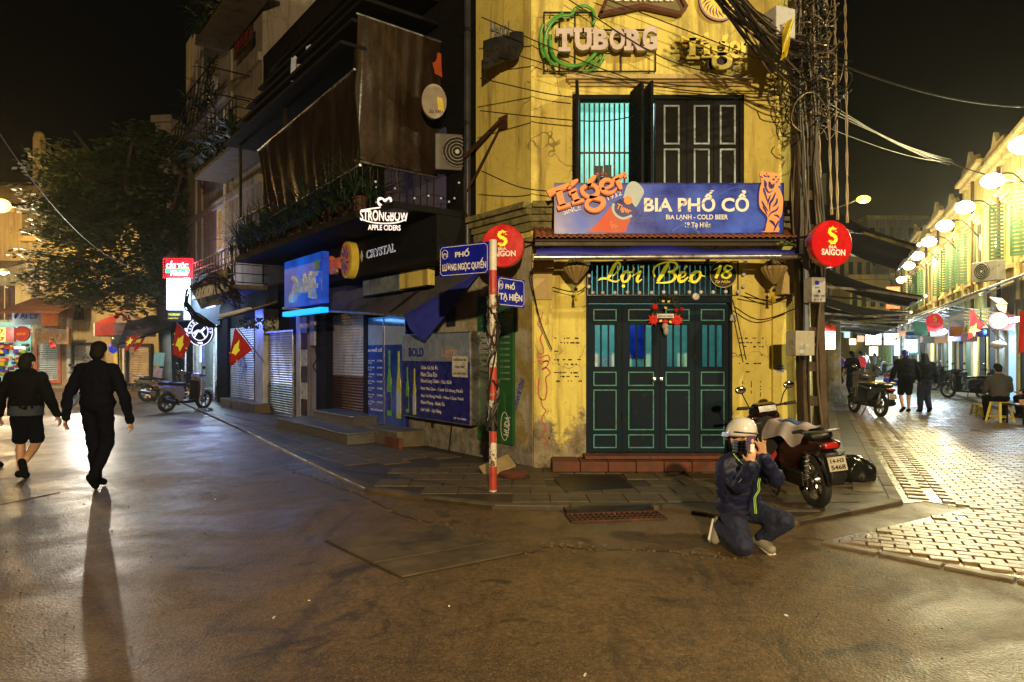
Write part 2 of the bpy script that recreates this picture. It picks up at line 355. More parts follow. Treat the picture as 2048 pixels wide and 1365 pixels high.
M = dict(
  asphalt=A_,
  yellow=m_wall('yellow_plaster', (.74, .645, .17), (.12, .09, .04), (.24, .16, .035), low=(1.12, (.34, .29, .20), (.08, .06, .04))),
  yellow_up=m_wall('yellow_plaster_upper', (.72, .62, .17), (.12, .09, .045), (.22, .15, .04)),
  trim=m_wall('cream_trim', (.56, .44, .2), (.12, .09, .05), (.2, .14, .07)),
  moss=mat('mossy_cornice', (.22, .2, .09), .9, dirt=(.035, .04, .02), dscale=5, bump=.5),
  peel=m_wall('peeling_wall', (.42, .40, .32), (.08, .07, .06), (.13, .11, .09), peel=(.42, .34, .12), low=(.95, (.30, .28, .25), (.08, .08, .09)), peel_lo=.46, peel_hi=.56),
  cream=m_wall('grey_cream_wall', (.36, .32, .28), (.12, .1, .09), (.14, .12, .1)),
  farwall=m_wall('far_yellow_wall', (.45, .36, .18), (.14, .1, .06), (.2, .14, .07)),
  lime=m_wall('ochre_wall', (.60, .50, .12), (.2, .15, .06), (.3, .22, .08)),
  blackwall=mat('black_cladding', (.007, .007, .009), .8, var=.3, spec=.15),
  blackfab=mat('black_awning_fabric', (.010, .009, .010), .85, spec=.2, bump=.15, bscale=20),
  bluefab=mat('blue_awning_fabric', (.02, .03, .38), .7, bump=.15, bscale=25),
  greyfab=mat('grey_awning_fabric', (.07, .07, .10), .8, dirt=(.03, .025, .025), bump=.2),
  blind=mat('brown_plastic_blind', (.026, .017, .012), .22, var=.25, scale=2, dirt=(.05, .033, .022), dscale=3, bump=.3, bscale=7, stretch=(1, 1, .45)),
  darkwood=mat('dark_teal_door_paint', (.005, .014, .030), .75, spec=.2, var=.3, dirt=(.03, .033, .035), dscale=9, dlo=.6, dhi=.75, bump=.15, bscale=18),
  teal=mat('teal_trim_paint', (.05, .25, .25), .5, var=.3, dirt=(.02, .07, .08), dscale=20),
  shut=mat('dark_shutter_paint', (.006, .006, .008), .75, spec=.2, var=.3, bump=.1, bscale=20),
  paleblue=mat('pale_blue_trim', (.28, .36, .44), .5, var=.25, dirt=(.1, .12, .14), dscale=14),
  iron=mat('dark_iron', (.022, .018, .016), .5, .6, var=.4),
  rust=mat('rusty_iron', (.07, .03, .02), .7, .4, var=.5, dirt=(.16, .06, .03)),
  chrome=mat('chrome', (.6, .6, .62), .15, 1.0),
  alu=mat('aluminium', (.45, .46, .5), .32, .9, dirt=(.18, .15, .13), dscale=8),
  steel=m_steel('shutter_steel', (.62, .64, .62)),
  steelwarm=m_steel('shutter_steel_warm', (.68, .58, .46)),
  steelgreen=m_steel('shutter_green', (.16, .25, .22)),
  steelbrown=m_steel('shutter_brown', (.12, .055, .04)),
  tile=mat('terracotta_roof_tile', (.30, .10, .045), .75, var=.4, scale=9, dirt=(.06, .035, .02), dscale=12, bump=.3),
  brickstep=mat('red_brick_step', (.12, .035, .02), .75, var=.35, dirt=(.05, .03, .022), dscale=7, bump=.3),
  concrete=mat('concrete', (.13, .11, .085), .7, var=.25, dirt=(.05, .04, .03), bump=.3, bscale=80),
  slab=mat('pavement_slab', (.085, .062, .038), .6, var=.35, scale=3, dirt=(.035, .028, .02), dscale=2, bump=.35, bscale=60, rvar=.2),
  slab2=mat('pavement_slab_pale', (.16, .13, .085), .5, var=.3, scale=3, dirt=(.05, .04, .025), dscale=3, bump=.3, bscale=60, rvar=.2),
  granite=mat('grey_stone_step', (.10, .10, .11), .35, var=.3, scale=30, bump=.08),
  brickpave=mat('wet_paver', (.15, .095, .035), .36, var=.35, scale=1.7, dirt=(.12, .09, .055), dscale=3, bump=.5, bscale=45, rvar=.16, spec=.4),
  joint=mat('dark_joint', (.035, .027, .018), .55, bump=.5),
  black=mat('black_plastic', (.009, .009, .010), .4),
  blackmatt=mat('black_matt', (.012, .011, .011), .8),
  rubber=mat('black_rubber', (.016, .016, .016), .75, bump=.2),
  cable=mat('cable_sheath', (.012, .010, .009), .5),
  cable2=mat('cable_sheath_brown', (.10, .07, .045), .55),
  cable3=mat('steel_cable', (.3, .24, .16), .4, .6),
  white=mat('white_paint', (.62, .62, .62), .5, dirt=(.3, .28, .24), dscale=9),
  whiteclean=mat('white_lettering', (.78, .78, .80), .5, var=.05),
  red=mat('red_paint', (.45, .03, .02), .5, dirt=(.2, .04, .02), dscale=20),
  redsign=mat('red_enamel_sign', (.58, .008, .012), .28, var=.12, coat=.4, dirt=(.34, .01, .012), dscale=5),
  flag=mat('red_flag_cloth', (.62, .02, .015), .75, var=.15),
  gold=mat('glowing_yellow_lettering', (.85, .80, .04), .45, var=.1, em=(.85, .80, .03), es=.22),  # faint emission added so the letters look lit
  goldlet=mat('gold_lettering', (.78, .62, .10), .4, var=.15),
  orange=mat('orange_print', (.80, .30, .10), .5, var=.12),
  orangedk=mat('orange_red_print', (.55, .07, .03), .5),
  bluesign=mat('blue_enamel_sign', (.008, .015, .42), .3, var=.15, coat=.5, dirt=(.03, .035, .22), dscale=6),
  bluebanner=mat('blue_banner', (.010, .022, .48), .33, var=.45, scale=2.2, c2=(.02, .10, .85), coat=.25),
  bluedk=mat('dark_blue_print', (.008, .012, .22), .3, coat=.4),
  skyprint=mat('pale_blue_print', (.42, .52, .62), .35, coat=.4, var=.06),
  greenp=mat('green_poster', (.012, .07, .045), .4, c2=(.03, .16, .04), scale=1.2),
  greenneon=mat('green_sign_tube', (.07, .32, .05), .4),
  bottleg=mat('green_bottle_print', (.12, .42, .04), .3, coat=.4),
  bottley=mat('yellow_bottle_print', (.55, .60, .05), .3, coat=.4),
  purple=mat('purple_print', (.12, .03, .25), .5),
  glass=mat('window_glass', (.03, .035, .04), .08, spec=.8),
  skin=mat('skin', (.55, .33, .22), .5, var=.12, dirt=(.45, .2, .13), dscale=6),
  hair=mat('black_hair', (.005, .0045, .004), .75, spec=.2, bump=.8, bscale=60),
  navy=mat('navy_jacket', (.004, .007, .045), .62, var=.3, bump=.25, bscale=14),
  navydk=mat('dark_navy_cloth', (.003, .0035, .010), .9, spec=.12, var=.3, bump=.2, bscale=14),
  blackcloth=mat('black_cloth', (.0035, .0035, .0045), .9, spec=.12, var=.3, bump=.2, bscale=14),
  denim=mat('denim', (.008, .012, .045), .8, var=.45, scale=14, bump=.3, bscale=90),
  shoe=mat('grey_suede_shoe', (.20, .19, .165), .8, var=.2),
  bark=mat('tree_bark', (.06, .045, .03), .9, var=.4, scale=6, bump=.8, bscale=14),
  leaf=mat('leaf_green', (.05, .11, .02), .45, var=.5, scale=2.0, c2=(.13, .19, .035)),
  leafdk=mat('leaf_dark', (.014, .032, .012), .5, var=.5),
  yellowplastic=mat('yellow_plastic', (.62, .50, .02), .4),
  creambox=mat('cream_metal_box', (.42, .40, .33), .5, dirt=(.2, .17, .12), dscale=6),
  greybox=mat('grey_metal_box', (.40, .40, .44), .5, dirt=(.2, .17, .15), dscale=6),
  greenshut=mat('green_louvre_paint', (.05, .12, .055), .5, var=.2),
  corr=mat('corrugated_roofing', (.045, .045, .05), .5, .3, dirt=(.03, .02, .015)),
  dimcase=mat('dim_grey_case', (.10, .10, .10), .6),
  roofdk=mat('dark_roof', (.03, .025, .02), .8),
)
# ------------------------------------------------------------------ the ground
def inpoly(p, poly):
 x, y = p[0], p[1]; c = False; n = len(poly)
 for i in range(n):
  a = poly[i]; b = poly[i - 1]
  if (a[1] > y) != (b[1] > y) and x < (b[0] - a[0]) * (y - a[1]) / (b[1] - a[1]) + a[0]: c = not c
 return c
def flat(name, poly, z, mt, z0=None, **k):
 b = MB(); tri = geometry.tessellate_polygon([[Vector((p[0], p[1], 0)) for p in poly]]); n = len(poly)
 vs = [(p[0], p[1], z) for p in poly]; fs = [tuple(t) for t in tri]
 if z0 is not None:
  vs += [(p[0], p[1], z0) for p in poly]; fs += [(i, (i + 1) % n, n + (i + 1) % n, n + i) for i in range(n)]
 b.add(vs, fs); return mk(name, b, mt, **k)
b = MB(); N = 40
b.grid(lambda i, j: (-300 + 600 * i, -60 + 560 * j, 0), 24, 24)
ground = mk('street_ground', b, M['asphalt'], kind='structure')
# the pavement round the corner building: one low kerbed sheet carrying stone slabs
edge_px = [(352, 802), (470, 856), (560, 900), (650, 946), (730, 984), (850, 1003), (985, 1019), (1140, 1021), (1320, 1020), (1420, 1036), (1600, 1052), (1702, 1031), (1806, 1009), (1714, 846)]
edge = [G(u, v) for u, v in edge_px]
lastd = Vector((.455, 1, 0)).normalized()
edge.append(edge[-1] + lastd * 34)
back = [FRL.w(34, 1.2, 0), FRL.w(0.5, 1.2, 0), FL.w(-1.5, .8, 0), FL.w(-19.5, .8, 0), FL.w(-19.5, -1.5, 0)]
PH = .035
pave_poly = [(p.x, p.y) for p in edge] + [(p.x, p.y) for p in back]
pavement = flat('pavement', pave_poly, PH, M['joint'], z0=-.02, kind='structure')
def slabs(parent, fr, xr, yr, sx, sy, z, polys, mt, name='paving_slab', gap=.012, avoid=None, jit=.004, lim=999, stagger=0.0):
 ms = [bmesh_box('slab_mesh', sx - gap, sy - gap, .03, mt, bev=.006, jit=jit, seed=i) for i in range(4)]
 nx = int((xr[1] - xr[0]) / sx); ny = int((yr[1] - yr[0]) / sy); k = 0
 for j in range(ny):
  for i in range(nx):
   x = xr[0] + (i + .5) * sx + (stagger * sx if j % 2 else 0); y = yr[0] + (j + .5) * sy
   cs = [fr.w(x + a * sx * .48, y + c * sy * .48, 0) for a in (-1, 1) for c in (-1, 1)]
   if not all(any(inpoly(c, q) for q in polys) for c in cs): continue
   if avoid and avoid(fr.w(x, y, 0)): continue
   if k >= lim: return k
   k += 1
   p = fr.w(x, y, z - .015 + rnd(-.003, .003))
   piece(name, ms[k % 4], Matrix.Translation(p) @ Matrix.Rotation(fr.rot + rnd(-.01, .01), 4, 'Z') @ Matrix.Rotation(rnd(-.006, .006), 4, 'X'), parent)
 return k
# band along the left wall, the block before the door, and the strip up the right-hand street
G1 = [(p.x, p.y) for p in edge]
def left_side(p): return FL.M.inverted() @ p
kerbs = MB()
def kerbline(pts, w=.13):
 for a, c in zip(pts[:-1], pts[1:]):
  d = (c - a); L = d.length; n = max(1, int(L / .8)); d /= L
  for i in range(n):
   p = a + d * (L * i / n + .01); q = a + d * (L * (i + 1) / n - .01); s = Vector((-d.y, d.x, 0)) * w / 2
   m = MB(); m.bar(p + s + Vector((0, 0, rnd(-.010, -.002))), q + s + Vector((0, 0, rnd(-.010, -.002))), w + rnd(-.01, .01), .1)
   mk('kerb_stone', m, M['slab'], pavement, bevel=.012)
kerbline(edge[:13]); kerbline([edge[12], edge[13], edge[13] + lastd * 12])
inner = [(p.x, p.y) for p in [e + Vector((-.02, .16, 0)) for e in edge[:13]]] + [(p.x, p.y) for p in back]
n1 = slabs(pavement, FL, (-11, -1.2), (-3.6, 0), .52, .42, PH + .012, [inner], M['slab'], stagger=.5, avoid=lambda p: (p.x > -.6))
front_avoid = lambda p: (FL.M.inverted() @ p).x < -1.0 or (.55 < p.x < 1.6 and 8.05 < p.y < 8.8) or p.x > 3.9
slabs(pavement, FF, (-1.6, 4.6), (-3.0, .4), .40, .42, PH + .012, [inner], M['slab'], stagger=.5, avoid=front_avoid)
strip = [(p.x, p.y) for p in (Vector((3.9, 7.6, 0)), edge[11] + Vector((-.05, .16, 0)), edge[12] + Vector((-.16, 0, 0)), edge[13] + Vector((-.16, 0, 0)), edge[13] + lastd * 14 + Vector((-.16, 0, 0)), FRL.w(22, 0, 0), FRL.w(-.1, 0, 0), Vector((3.9, 9.2, 0)))]
slabs(pavement, FRL, (-3.2, 14), (-3.0, 0), .50, .31, PH + .014, [strip, inner], M['slab2'], stagger=.5, avoid=lambda p: p.x < 3.9, lim=260)
# rectangular iron cover in the pavement
q = [G(1105, 962), G(1238, 958), G(1268, 985), G(1130, 992)]
cv = flat('pavement_cover', [(p.x, p.y) for p in q], PH + .016, M['iron'], z0=PH)
setp(cv, 'dark rectangular iron cover set in the pavement before the brick step', 'manhole cover')
# drain grate at the kerb
o = G(1148, 1047); e1 = G(1332, 1041) - o; L = e1.length; fg = Fr((o.x, o.y, 0), (e1.x, e1.y))
gr = thing('drain_grate', fg.o, 'rusty storm drain grate with holes at the kerb beside the kneeling man', 'drain', rz=fg.rot)
m = MB(fg); m.box(0, L, 0, .02, .001, .022); m.box(0, L, .30, .32, .001, .022); m.box(-.02, 0, 0, .32, .001, .022); m.box(L, L + .02, 0, .32, .001, .022)
mk('grate_frame', m, M['rust'], gr, bevel=.003)
for i in range(17):
 m = MB(fg); x = L * (i + .5) / 17; m.box(x - .009, x + .009, .02, .30, .003, .018); mk('grate_bar', m, M['rust'], gr)
m = MB(fg)
for y in (.11, .21): m.box(0, L, y - .008, y + .008, .004, .016)
mk('grate_crossbar', m, M['rust'], gr)
m = MB(fg); m.box(0, L, .34, .47, .004, .05); mk('drain_throat', m, M['iron'], gr)
m = MB(fg); m.box(.0, L, .02, .3, .0005, .003); mk('drain_pit', m, M['blackmatt'], gr)
# three concrete trench plates in the road
A, B_, C_, D_ = G(652, 1083), G(880, 1052), G(1046, 1108), G(805, 1157)
for i, mt in enumerate(('slab', 'slab', 'slab')):
 a0, a1 = A.lerp(D_, i / 3 + .006), A.lerp(D_, (i + 1) / 3 - .006); b0, b1 = B_.lerp(C_, i / 3 + .006), B_.lerp(C_, (i + 1) / 3 - .006)
 flat('concrete_plate', [(p.x, p.y) for p in (a0, b0, b1, a1)], .014 + .002 * (i % 2), M['slab'], z0=0, parent=ground)
m = MB()
for p, q in ((A, B_), (B_, C_), (C_, D_), (D_, A)): m.bar(p, q, .035, .008)
mk('plate_joint', m, M['joint'], ground)
# road repair wedge, worn seams and loose grit along them
seams = [[(880, 1052), (940, 1075), (1046, 1106), (1100, 1094), (1180, 1100), (1290, 1101), (1400, 1112), (1450, 1118)],
   [(560, 935), (640, 962), (720, 992), (760, 1010), (800, 1030), (880, 1052)],
   [(0, 1010), (120, 985)], [(1585, 1076), (1650, 1082), (1760, 1108), (1860, 1128)]]
g = MB(); rr = random.Random(3)
for k, sm in enumerate(seams):
 pts = [G(*p) for p in sm]
 cr = MB()
 pts2 = smoothpts([p + Vector((0, 0, .002)) for p in pts], 8)
 pts2 = [p + Vector((rr.uniform(-.012, .012), rr.uniform(-.02, .02), 0)) for p in pts2]
 for a, c in zip(pts2[:-1], pts2[1:]): cr.bar(a, c, rr.uniform(.012, .035), .004)
 mk('road_seam', cr, M['joint'], ground)
 if k in (0, 1):
  for i in range(110 if k == 0 else 50):
   a = rr.choice(pts2); s = rr.uniform(.006, .02) * (1 if rr.random() < .9 else 1.6)
   c = a + Vector((rr.gauss(0, .05), rr.gauss(0, .06), s * .3)); g.ball(c, (s, s * rr.uniform(.6, 1), s * .6), 5, 3)
for i in range(240):
 c = G(rr.uniform(0, 1900), rr.uniform(985, 1340)); s = rr.uniform(.002, .006); g.ball(c + Vector((0, 0, s * .4)), (s * 1.5, s, s * .6), 5, 3)
mk('loose_grit', g, M['slab'], kind='stuff')
m = MB()
for u, v in ((1170, 1352), (1572, 1233), (898, 1214), (618, 1203), (548, 1237), (1215, 1025), (1228, 1030), (1247, 1027), (430, 1000)):
 m.cbox(G(u, v) + Vector((0, 0, .006)), (rnd(.015, .03), rnd(.006, .012), .006), (rnd(0, .2), rnd(0, .2), rnd(0, 3)))
mk('litter_scraps', m, M['white'], kind='stuff')
# brick-paved street to the right
Pv = [G(1650, 1083), G(2048, 1160)]; dirE = (Pv[1] - Pv[0]).normalized()
right_out = FR.w(11.5, -.35, 0)
pv_poly = [Pv[0], Pv[1], Pv[1] + dirE * 1.6, Vector((right_out.x - 0.8, right_out.y - 4.5, 0)), right_out, FR.w(-45, -.35, 0), edge[13] + lastd * 34, edge[13] + Vector((.02, 0, 0)), G(1808, 1008), G(1850, 1003), G(1936, 1018)]
pv = [(p.x, p.y) for p in pv_poly]
base = flat('brick_street', pv, .005, mat('far_paving', (.20, .16, .10), .3, var=.45, scale=9, dirt=(.06, .045, .03), dscale=30, dlo=.5, dhi=.6, bump=.5, bscale=30), kind='structure')
bandp = [G(1781, 874), G(1877, 1003)]; bd = (bandp[0] - bandp[1]).normalized(); bn = Vector((-bd.y, bd.x, 0))
fp = Fr((Pv[0].x, Pv[0].y, 0), (lastd.y, -lastd.x))   # x across the street, y up the street
mi = fp.M.inverted(); LX, LY = .205, .108
ms = [bmesh_box('paver_mesh', LX - .013, LY - .011, .03, M['brickpave'], bev=.004, jit=.003, seed=i) for i in range(6)]
cells = []
for j in range(-24, 155):
 for i in range(-8, 60):
  x = i * LX + (LX / 2 if j % 2 else 0); y = j * LY; p = fp.w(x, y, 0)
  if not inpoly((p.x, p.y), pv): continue
  if not all(inpoly(fp.w(x + a * LX * .42, y + c * LY * .42, 0), pv) for a in (-1, 1) for c in (-1, 1)): continue
  if abs((p - bandp[0]).dot(bn)) < .085 and p.y > bandp[1].y - .05: continue
  u = 1024 + F * p.x / p.y if p.y > .1 else 9999
  if p.y < 1 or abs(u - 1024) > 1150:
   if p.y < 15: continue
  cells.append((p.length + (50 if abs(u - 1024) > 1030 else 0), p))
cells.sort(key=lambda c: c[0])
far = MB(); rr = random.Random(5)
for k, (d, p) in enumerate(cells):
 z = .005 + rr.uniform(-.0025, .0035)
 T = Matrix.Translation((p.x, p.y, z)) @ Matrix.Rotation(fp.rot + rr.uniform(-.02, .02), 4, 'Z') @ Matrix.Rotation(rr.uniform(-.012, .012), 4, 'X') @ Matrix.Rotation(rr.uniform(-.01, .01), 4, 'Y')
 if k < 300: piece('paver', ms[k % 6], T, base)
 else:
  me = ms[k % 6]; far.add([v.co for v in me.vertices], [tuple(f.vertices) for f in me.polygons], T)
mk('paver_field', far, M['brickpave'], base, kind='stuff')
# flush edging stones of the brick paving
a = Pv[0]; L = 2.6
for i in range(6):
 p0 = Pv[0] + dirE * (i * .44 + .01) ; p1 = Pv[0] + dirE * ((i + 1) * .44 - .01); m = MB(); m.bar(p0 + Vector((-.05, -.05, .004)), p1 + Vector((-.05, -.05, .004)), .1, .03)
 mk('edging_stone', m, M['slab2'], base, bevel=.006)
# low footway along the right-hand houses
flat('right_footway', [(p.x, p.y) for p in (FR.w(-45, -.95, 0), FR.w(-45, .1, 0), FR.w(12, .1, 0), FR.w(12, -.95, 0))], .1, M['slab2'], z0=-.02, kind='structure')
# sky is the world; dark backing hills are not visible
def pb(m, fr, u0, v0, u1, v1, y0, y1):
 """box whose front face (plane y0) covers these photo pixels"""
 a = fr.px(u0, v1, y0); b = fr.px(u1, v0, y0); return m.box(a[0], b[0], y0, y1, a[1], b[1])
def pt(m, fr, t, u0, v0, u1, v1, y, depth=.004, **k):
 a = fr.px(u0, v1, y); b = fr.px(u1, v0, y); return m.text(t, a[0], b[0], a[1], b[1], y, depth, **k)
def fq(fr, y, *pts): return [fr.px(u, v, y) for u, v in pts]
def frame4(m, x0, x1, z0, z1, w, y0, y1):
 m.box(x0, x1, y0, y1, z0, z0 + w); m.box(x0, x1, y0, y1, z1 - w, z1)
 m.box(x0, x0 + w, y0, y1, z0 + w, z1 - w); m.box(x1 - w, x1, y0, y1, z0 + w, z1 - w)
cb = fthing(FF, 'corner_building', 2.1, 'yellow corner house with teal folding doors and a dark shuttered upstairs window', 'building')
X = lambda u: (u - 1024) / F * 9.2
Z = lambda v: CH + (YH - v) / F * 9.2
TOP = 8.6
# front wall as panels round the door and window openings
dx0, dx1, dz0, dz1 = X(1172), X(1465), Z(912), Z(524)
wx0, wx1, wz0, wz1 = X(1152), X(1487), Z(402), Z(191)
m = MB(FF); EPS = .002
m.box(X(1065), dx0, 0, .3, 0, Z(470)); m.box(dx1, X(1606), 0, .3, 0, Z(470)); m.box(dx0, dx1, 0, .3, dz1, Z(470)); m.box(dx0, dx1, 0, .3, 0, dz0 - .02)
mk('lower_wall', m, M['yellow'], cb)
m = MB(FF); zb = Z(470) + EPS
m.box(X(1065), wx0, 0, .3, zb, TOP); m.box(wx1, X(1590), 0, .3, zb, TOP); m.box(wx0, wx1, 0, .3, wz1, TOP); m.box(wx0, wx1, 0, .3, zb, wz0)
mk('upper_wall', m, M['yellow_up'], cb)
# side walls
m = MB(FL); sx = -1.34
m.box(sx, -.002, 0, .3, 3.15, TOP); mk('side_wall_upper', m, M['yellow_up'], cb)
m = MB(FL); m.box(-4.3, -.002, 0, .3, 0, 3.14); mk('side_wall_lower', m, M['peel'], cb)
m = MB(FRL); m.box(.1, 9, 0, .3, 0, TOP); mk('street_side_wall', m, M['yellow_up'], cb)
m = MB(); m.add([FF.w(X(1065), .1, TOP), FF.w(X(1590), .1, TOP), FRL.w(9, .1, TOP), FL.w(-4.3, .1, TOP)], [(0, 1, 2, 3)]); mk('roof', m, M['roofdk'], cb)
m = MB(FF); m.box(X(1055), X(1600), -.12, 0, TOP - .05, TOP + .15); m.box(X(1060), X(1595), -.06, -.001, TOP - .2, TOP - .052); mk('roof_cornice', m, M['trim'], cb, bevel=.01)
# pilasters
m = MB(FF); pb(m, FF, 1067, 600, 1104, 952, -.06, -.001); mk('pilaster', m, M['yellow'], cb, bevel=.008)
m = MB(FF); pb(m, FF, 1066, 545, 1105, 600, -.09, -.001); pb(m, FF, 1064, 524, 1108, 545, -.13, -.001); mk('pilaster_capital', m, M['trim'], cb, bevel=.008)
m = MB(FF); pb(m, FF, 1546, 604, 1588, 925, -.06, -.001); mk('pilaster', m, M['yellow'], cb, bevel=.008)
m = MB(FF); pb(m, FF, 1548, 592, 1586, 604, -.10, -.001)
cx0, cx1 = X(1546), X(1600)
m.prism([(X(1546), Z(592)), (X(1588), Z(592)), (X(1594), Z(560)), (X(1604), Z(530)), (X(1604), Z(521)), (X(1556), Z(521)), (X(1554), Z(545))], -.28, -.002)
mk('scroll_bracket', m, M['trim'], cb, bevel=.01)
m = MB(FF); pb(m, FF, 1065, 498, 1108, 523, -.16, -.001); pb(m, FF, 1560, 500, 1604, 520, -.3, -.001); mk('wall_moulding', m, M['trim'], cb, bevel=.006)
# window lintel cornice and corner strip
m = MB(FF); pb(m, FF, 1133, 148, 1510, 157, -.16, 0 - EPS); pb(m, FF, 1137, 157.2, 1506, 164, -.10, -EPS); pb(m, FF, 1141, 164.2, 1502, 172, -.05, -EPS); mk('window_cornice', m, M['trim'], cb, bevel=.006)
m = MB(FF); pb(m, FF, 1062, 0, 1069, 470, -.02, 0 - EPS); mk('corner_bead', m, M['yellow_up'], cb)
# mossy belt course at the corner, both faces
for fr, xa, xb in ((FF, X(1064), X(1600)), (FL, -1.34, .06)):
 m = MB(fr)
 for v0, v1, d in ((408, 420, .20), (420.3, 432, .14), (432.3, 445, .09), (445.3, 462, .05)): m.box(xa, xb, -d, -EPS, Z(v1), Z(v0))
 mk('belt_course', m, M['moss'], cb, bevel=.01)
# doors : four leaves
dl = [(1177, 1245), (1246, 1321), (1322, 1392), (1393, 1462)]
m = MB(FF); frame4(m, dx0, dx1, dz0, dz1, .035, .02, .16); m.box(dx0 + .036, dx1 - .036, .02, .14, Z(606), Z(590)); mk('door_frame', m, M['darkwood'], cb, bevel=.004)
for k, (u0, u1) in enumerate(dl):
 x0, x1 = X(u0 - .5) + .001, X(u1 + .5) - .001; y0, y1 = .06, .11
 ww = x1 - x0; zt, z_a, z_b = Z(608), Z(650), Z(734)
 m = MB(FF); st = .17 * ww
 m.box(x0, x0 + st, y0, y1, dz0 + .04, zt); m.box(x1 - st, x1, y0, y1, dz0 + .04, zt)
 m.box(x0 + st, x1 - st, y0, y1, z_a, zt); m.box(x0 + st, x1 - st, y0, y1, dz0 + .04, z_b)
 d = mk('door_leaf', m, M['darkwood'], cb, bevel=.004)
 m = MB(FF); iw = (x1 - st - x0 - st)
 for i in range(4):
  xx = x0 + st + iw * (i / 3.0) ; w_ = .022
  if 0 < i < 3: m.box(xx - w_ / 2, xx + w_ / 2, y0 + .01, y0 + .035, z_b, z_a)
 m.box(x0 + st, x0 + st + .02, y0 + .01, y0 + .035, z_b, z_a); m.box(x1 - st - .02, x1 - st, y0 + .01, y0 + .035, z_b, z_a)
 mk('window_bars', m, M['darkwood'], d)
 for v0, v1 in ((618, 642), (744, 773), (780, 862), (870, 898)):
  z1, z0 = Z(v0), Z(v1); m = MB(FF); frame4(m, x0 + st * .92, x1 - st * .92, z0, z1, .017, y0 - .012, y0 - .0015)
  mk('panel_trim', m, M['teal'], d, bevel=.003)
  m = MB(FF); m.box(x0 + st * .92 + .05, x1 - st * .92 - .05, y0 - .008, y0 - .001, z0 + .05, z1 - .05) if z1 - z0 > .3 else None
  if m.v: mk('raised_panel', m, M['darkwood'], d, bevel=.006)
 for v in (720, 840):
  m = MB(FF); hx = x0 if k != 2 else x1; m.cyl((hx, y0 - .008, Z(v)), (hx, y0 - .008, Z(v) + .09), .008, n=8); mk('hinge', m, M['black'], d)
 if k in (1, 2):
  kx = X(1311 if k == 1 else 1325); m = MB(FF); m.lathe([(.012, y0), (.012, y0 - .02), (.032, y0 - .03), (.036, y0 - .045), (.028, y0 - .06), (0, y0 - .066)], (kx, 0, Z(759)), 'y', 14)
  m.lathe([(.038, y0 - .001), (.036, y0 - .006), (0, y0 - .007)], (kx, 0, Z(759)), 'y', 14); mk('door_knob', m, M['chrome'], d, smooth=True)
# room behind the doors : pale teal wall, shelf and posters seen through the bars
roomwall = mat('teal_room_wall', (.30, .58, .55), .7)
m = MB(FF); m.box(dx0 - .2, dx1 + .6, 2.6, 2.7, 0, 3.1); m.box(dx0 - .3, dx0 - .2, .302, 2.7, 0, 3.1); m.box(dx1 + .6, dx1 + .7, .302, 2.7, 0, 3.1); m.box(dx0 - .3, dx1 + .7, .302, 2.7, 3.1, 3.15)
mk('ground_floor_room', m, roomwall, cb)
m = MB(FF); m.box(X(1175), X(1250), 2.2, 2.59, .05, 1.3); m.box(X(1395), X(1470), 1.6, 2.2, .05, 1.1); mk('room_counter', m, M['white'], cb)
m = MB(FF); m.box(1.9, 2.3, 2.57, 2.59, 1.5, 2.2); mk('room_poster', m, M['bluebanner'], cb)
m = MB(FF); m.box(1.25, 1.75, 2.57, 2.59, 1.0, 1.55); mk('room_poster', m, M['white'], cb)
m = MB(FF); m.cyl((1.0, 2.0, 3.1), (2.4, 2.0, 3.1), .03); t_ = mk('ceiling_tube_light', m, glow('cool_tube', (.55, 1.0, .95), 4), cb)
lamp('room_lamp', 'POINT', FF.w(1.75, 1.3, 2.7), 26, (.55, .95, 1.0), .3)
# transom with vertical bars above the doors
for i in range(28):
 x = X(1180 + i * (1460 - 1180) / 27); m = MB(FF); m.box(x - .026, x + .026, .05 + .01 * (i % 2), .085, Z(589), Z(527)); mk('transom_bar', m, M['darkwood'], cb)
# brick step
m = MB(FF)
for i in range(6):
 u0 = 1105 + i * 56; m = MB(FF); a = FF.px(u0, 957, -.45); b = FF.px(u0 + 55, 925, -.45)
 m.box(a[0], b[0], -.45, -.001, .05, .185 + rnd(-.006, .006)); mk('step_block', m, M['brickstep'], cb, bevel=.012)
m = MB(FF); m.box(X(1165), X(1440), -.30, -.002, .190, .235); mk('door_sill', m, M['brickstep'], cb, bevel=.01)
m = MB(FF); a = FF.px(1442, 955, -.4); m.box(a[0], X(1600), -.32, -.003, .05, .16); mk('side_kerb', m, M['concrete'], cb, bevel=.012)
# ---- upper window
m = MB(FF); frame4(m, wx0, wx1, wz0, wz1, .06, -.03, .12); mk('upper_window_frame', m, M['shut'], cb, bevel=.005)
m = MB(FF); z1 = Z(202)
for i in range(15):
 x = X(1171 + i * 10.2); m = MB(FF); m.box(x - .011, x + .011, .14, .165, wz0 + .06, wz1 - .06); mk('window_bar', m, M['black'], cb)
for v in (298,):
 m = MB(FF); m.box(wx0 + .06, X(1320), .139, .17, Z(v + 3), Z(v)); mk('window_rail', m, M['black'], cb)
def leaf(x0, x1, y, z0, z1, parent, M4=None, cells=1, trim='paleblue'):
 m = MB(M4 or FF.M); m.box(x0, x1, y, y + .04, z0, z1); l = mk('shutter_leaf', m, M['shut'], parent, bevel=.004)
 return l
for u0, u1, tr in ((1311, 1373, (1327, 1359)), (1374, 1427, (1387, 1419)), (1428, 1484, (1439, 1471))):
 l = leaf(X(u0) - .001, X(u1) + .001, .0, wz0 + .06, wz1 - .07, cb)
 for v0, v1 in ((211, 290), (298, 384)):
  m = MB(FF); frame4(m, X(tr[0]), X(tr[1]), Z(v1), Z(v0), .024, -.014, -.0015); mk('shutter_trim', m, M['paleblue'], l, bevel=.003)
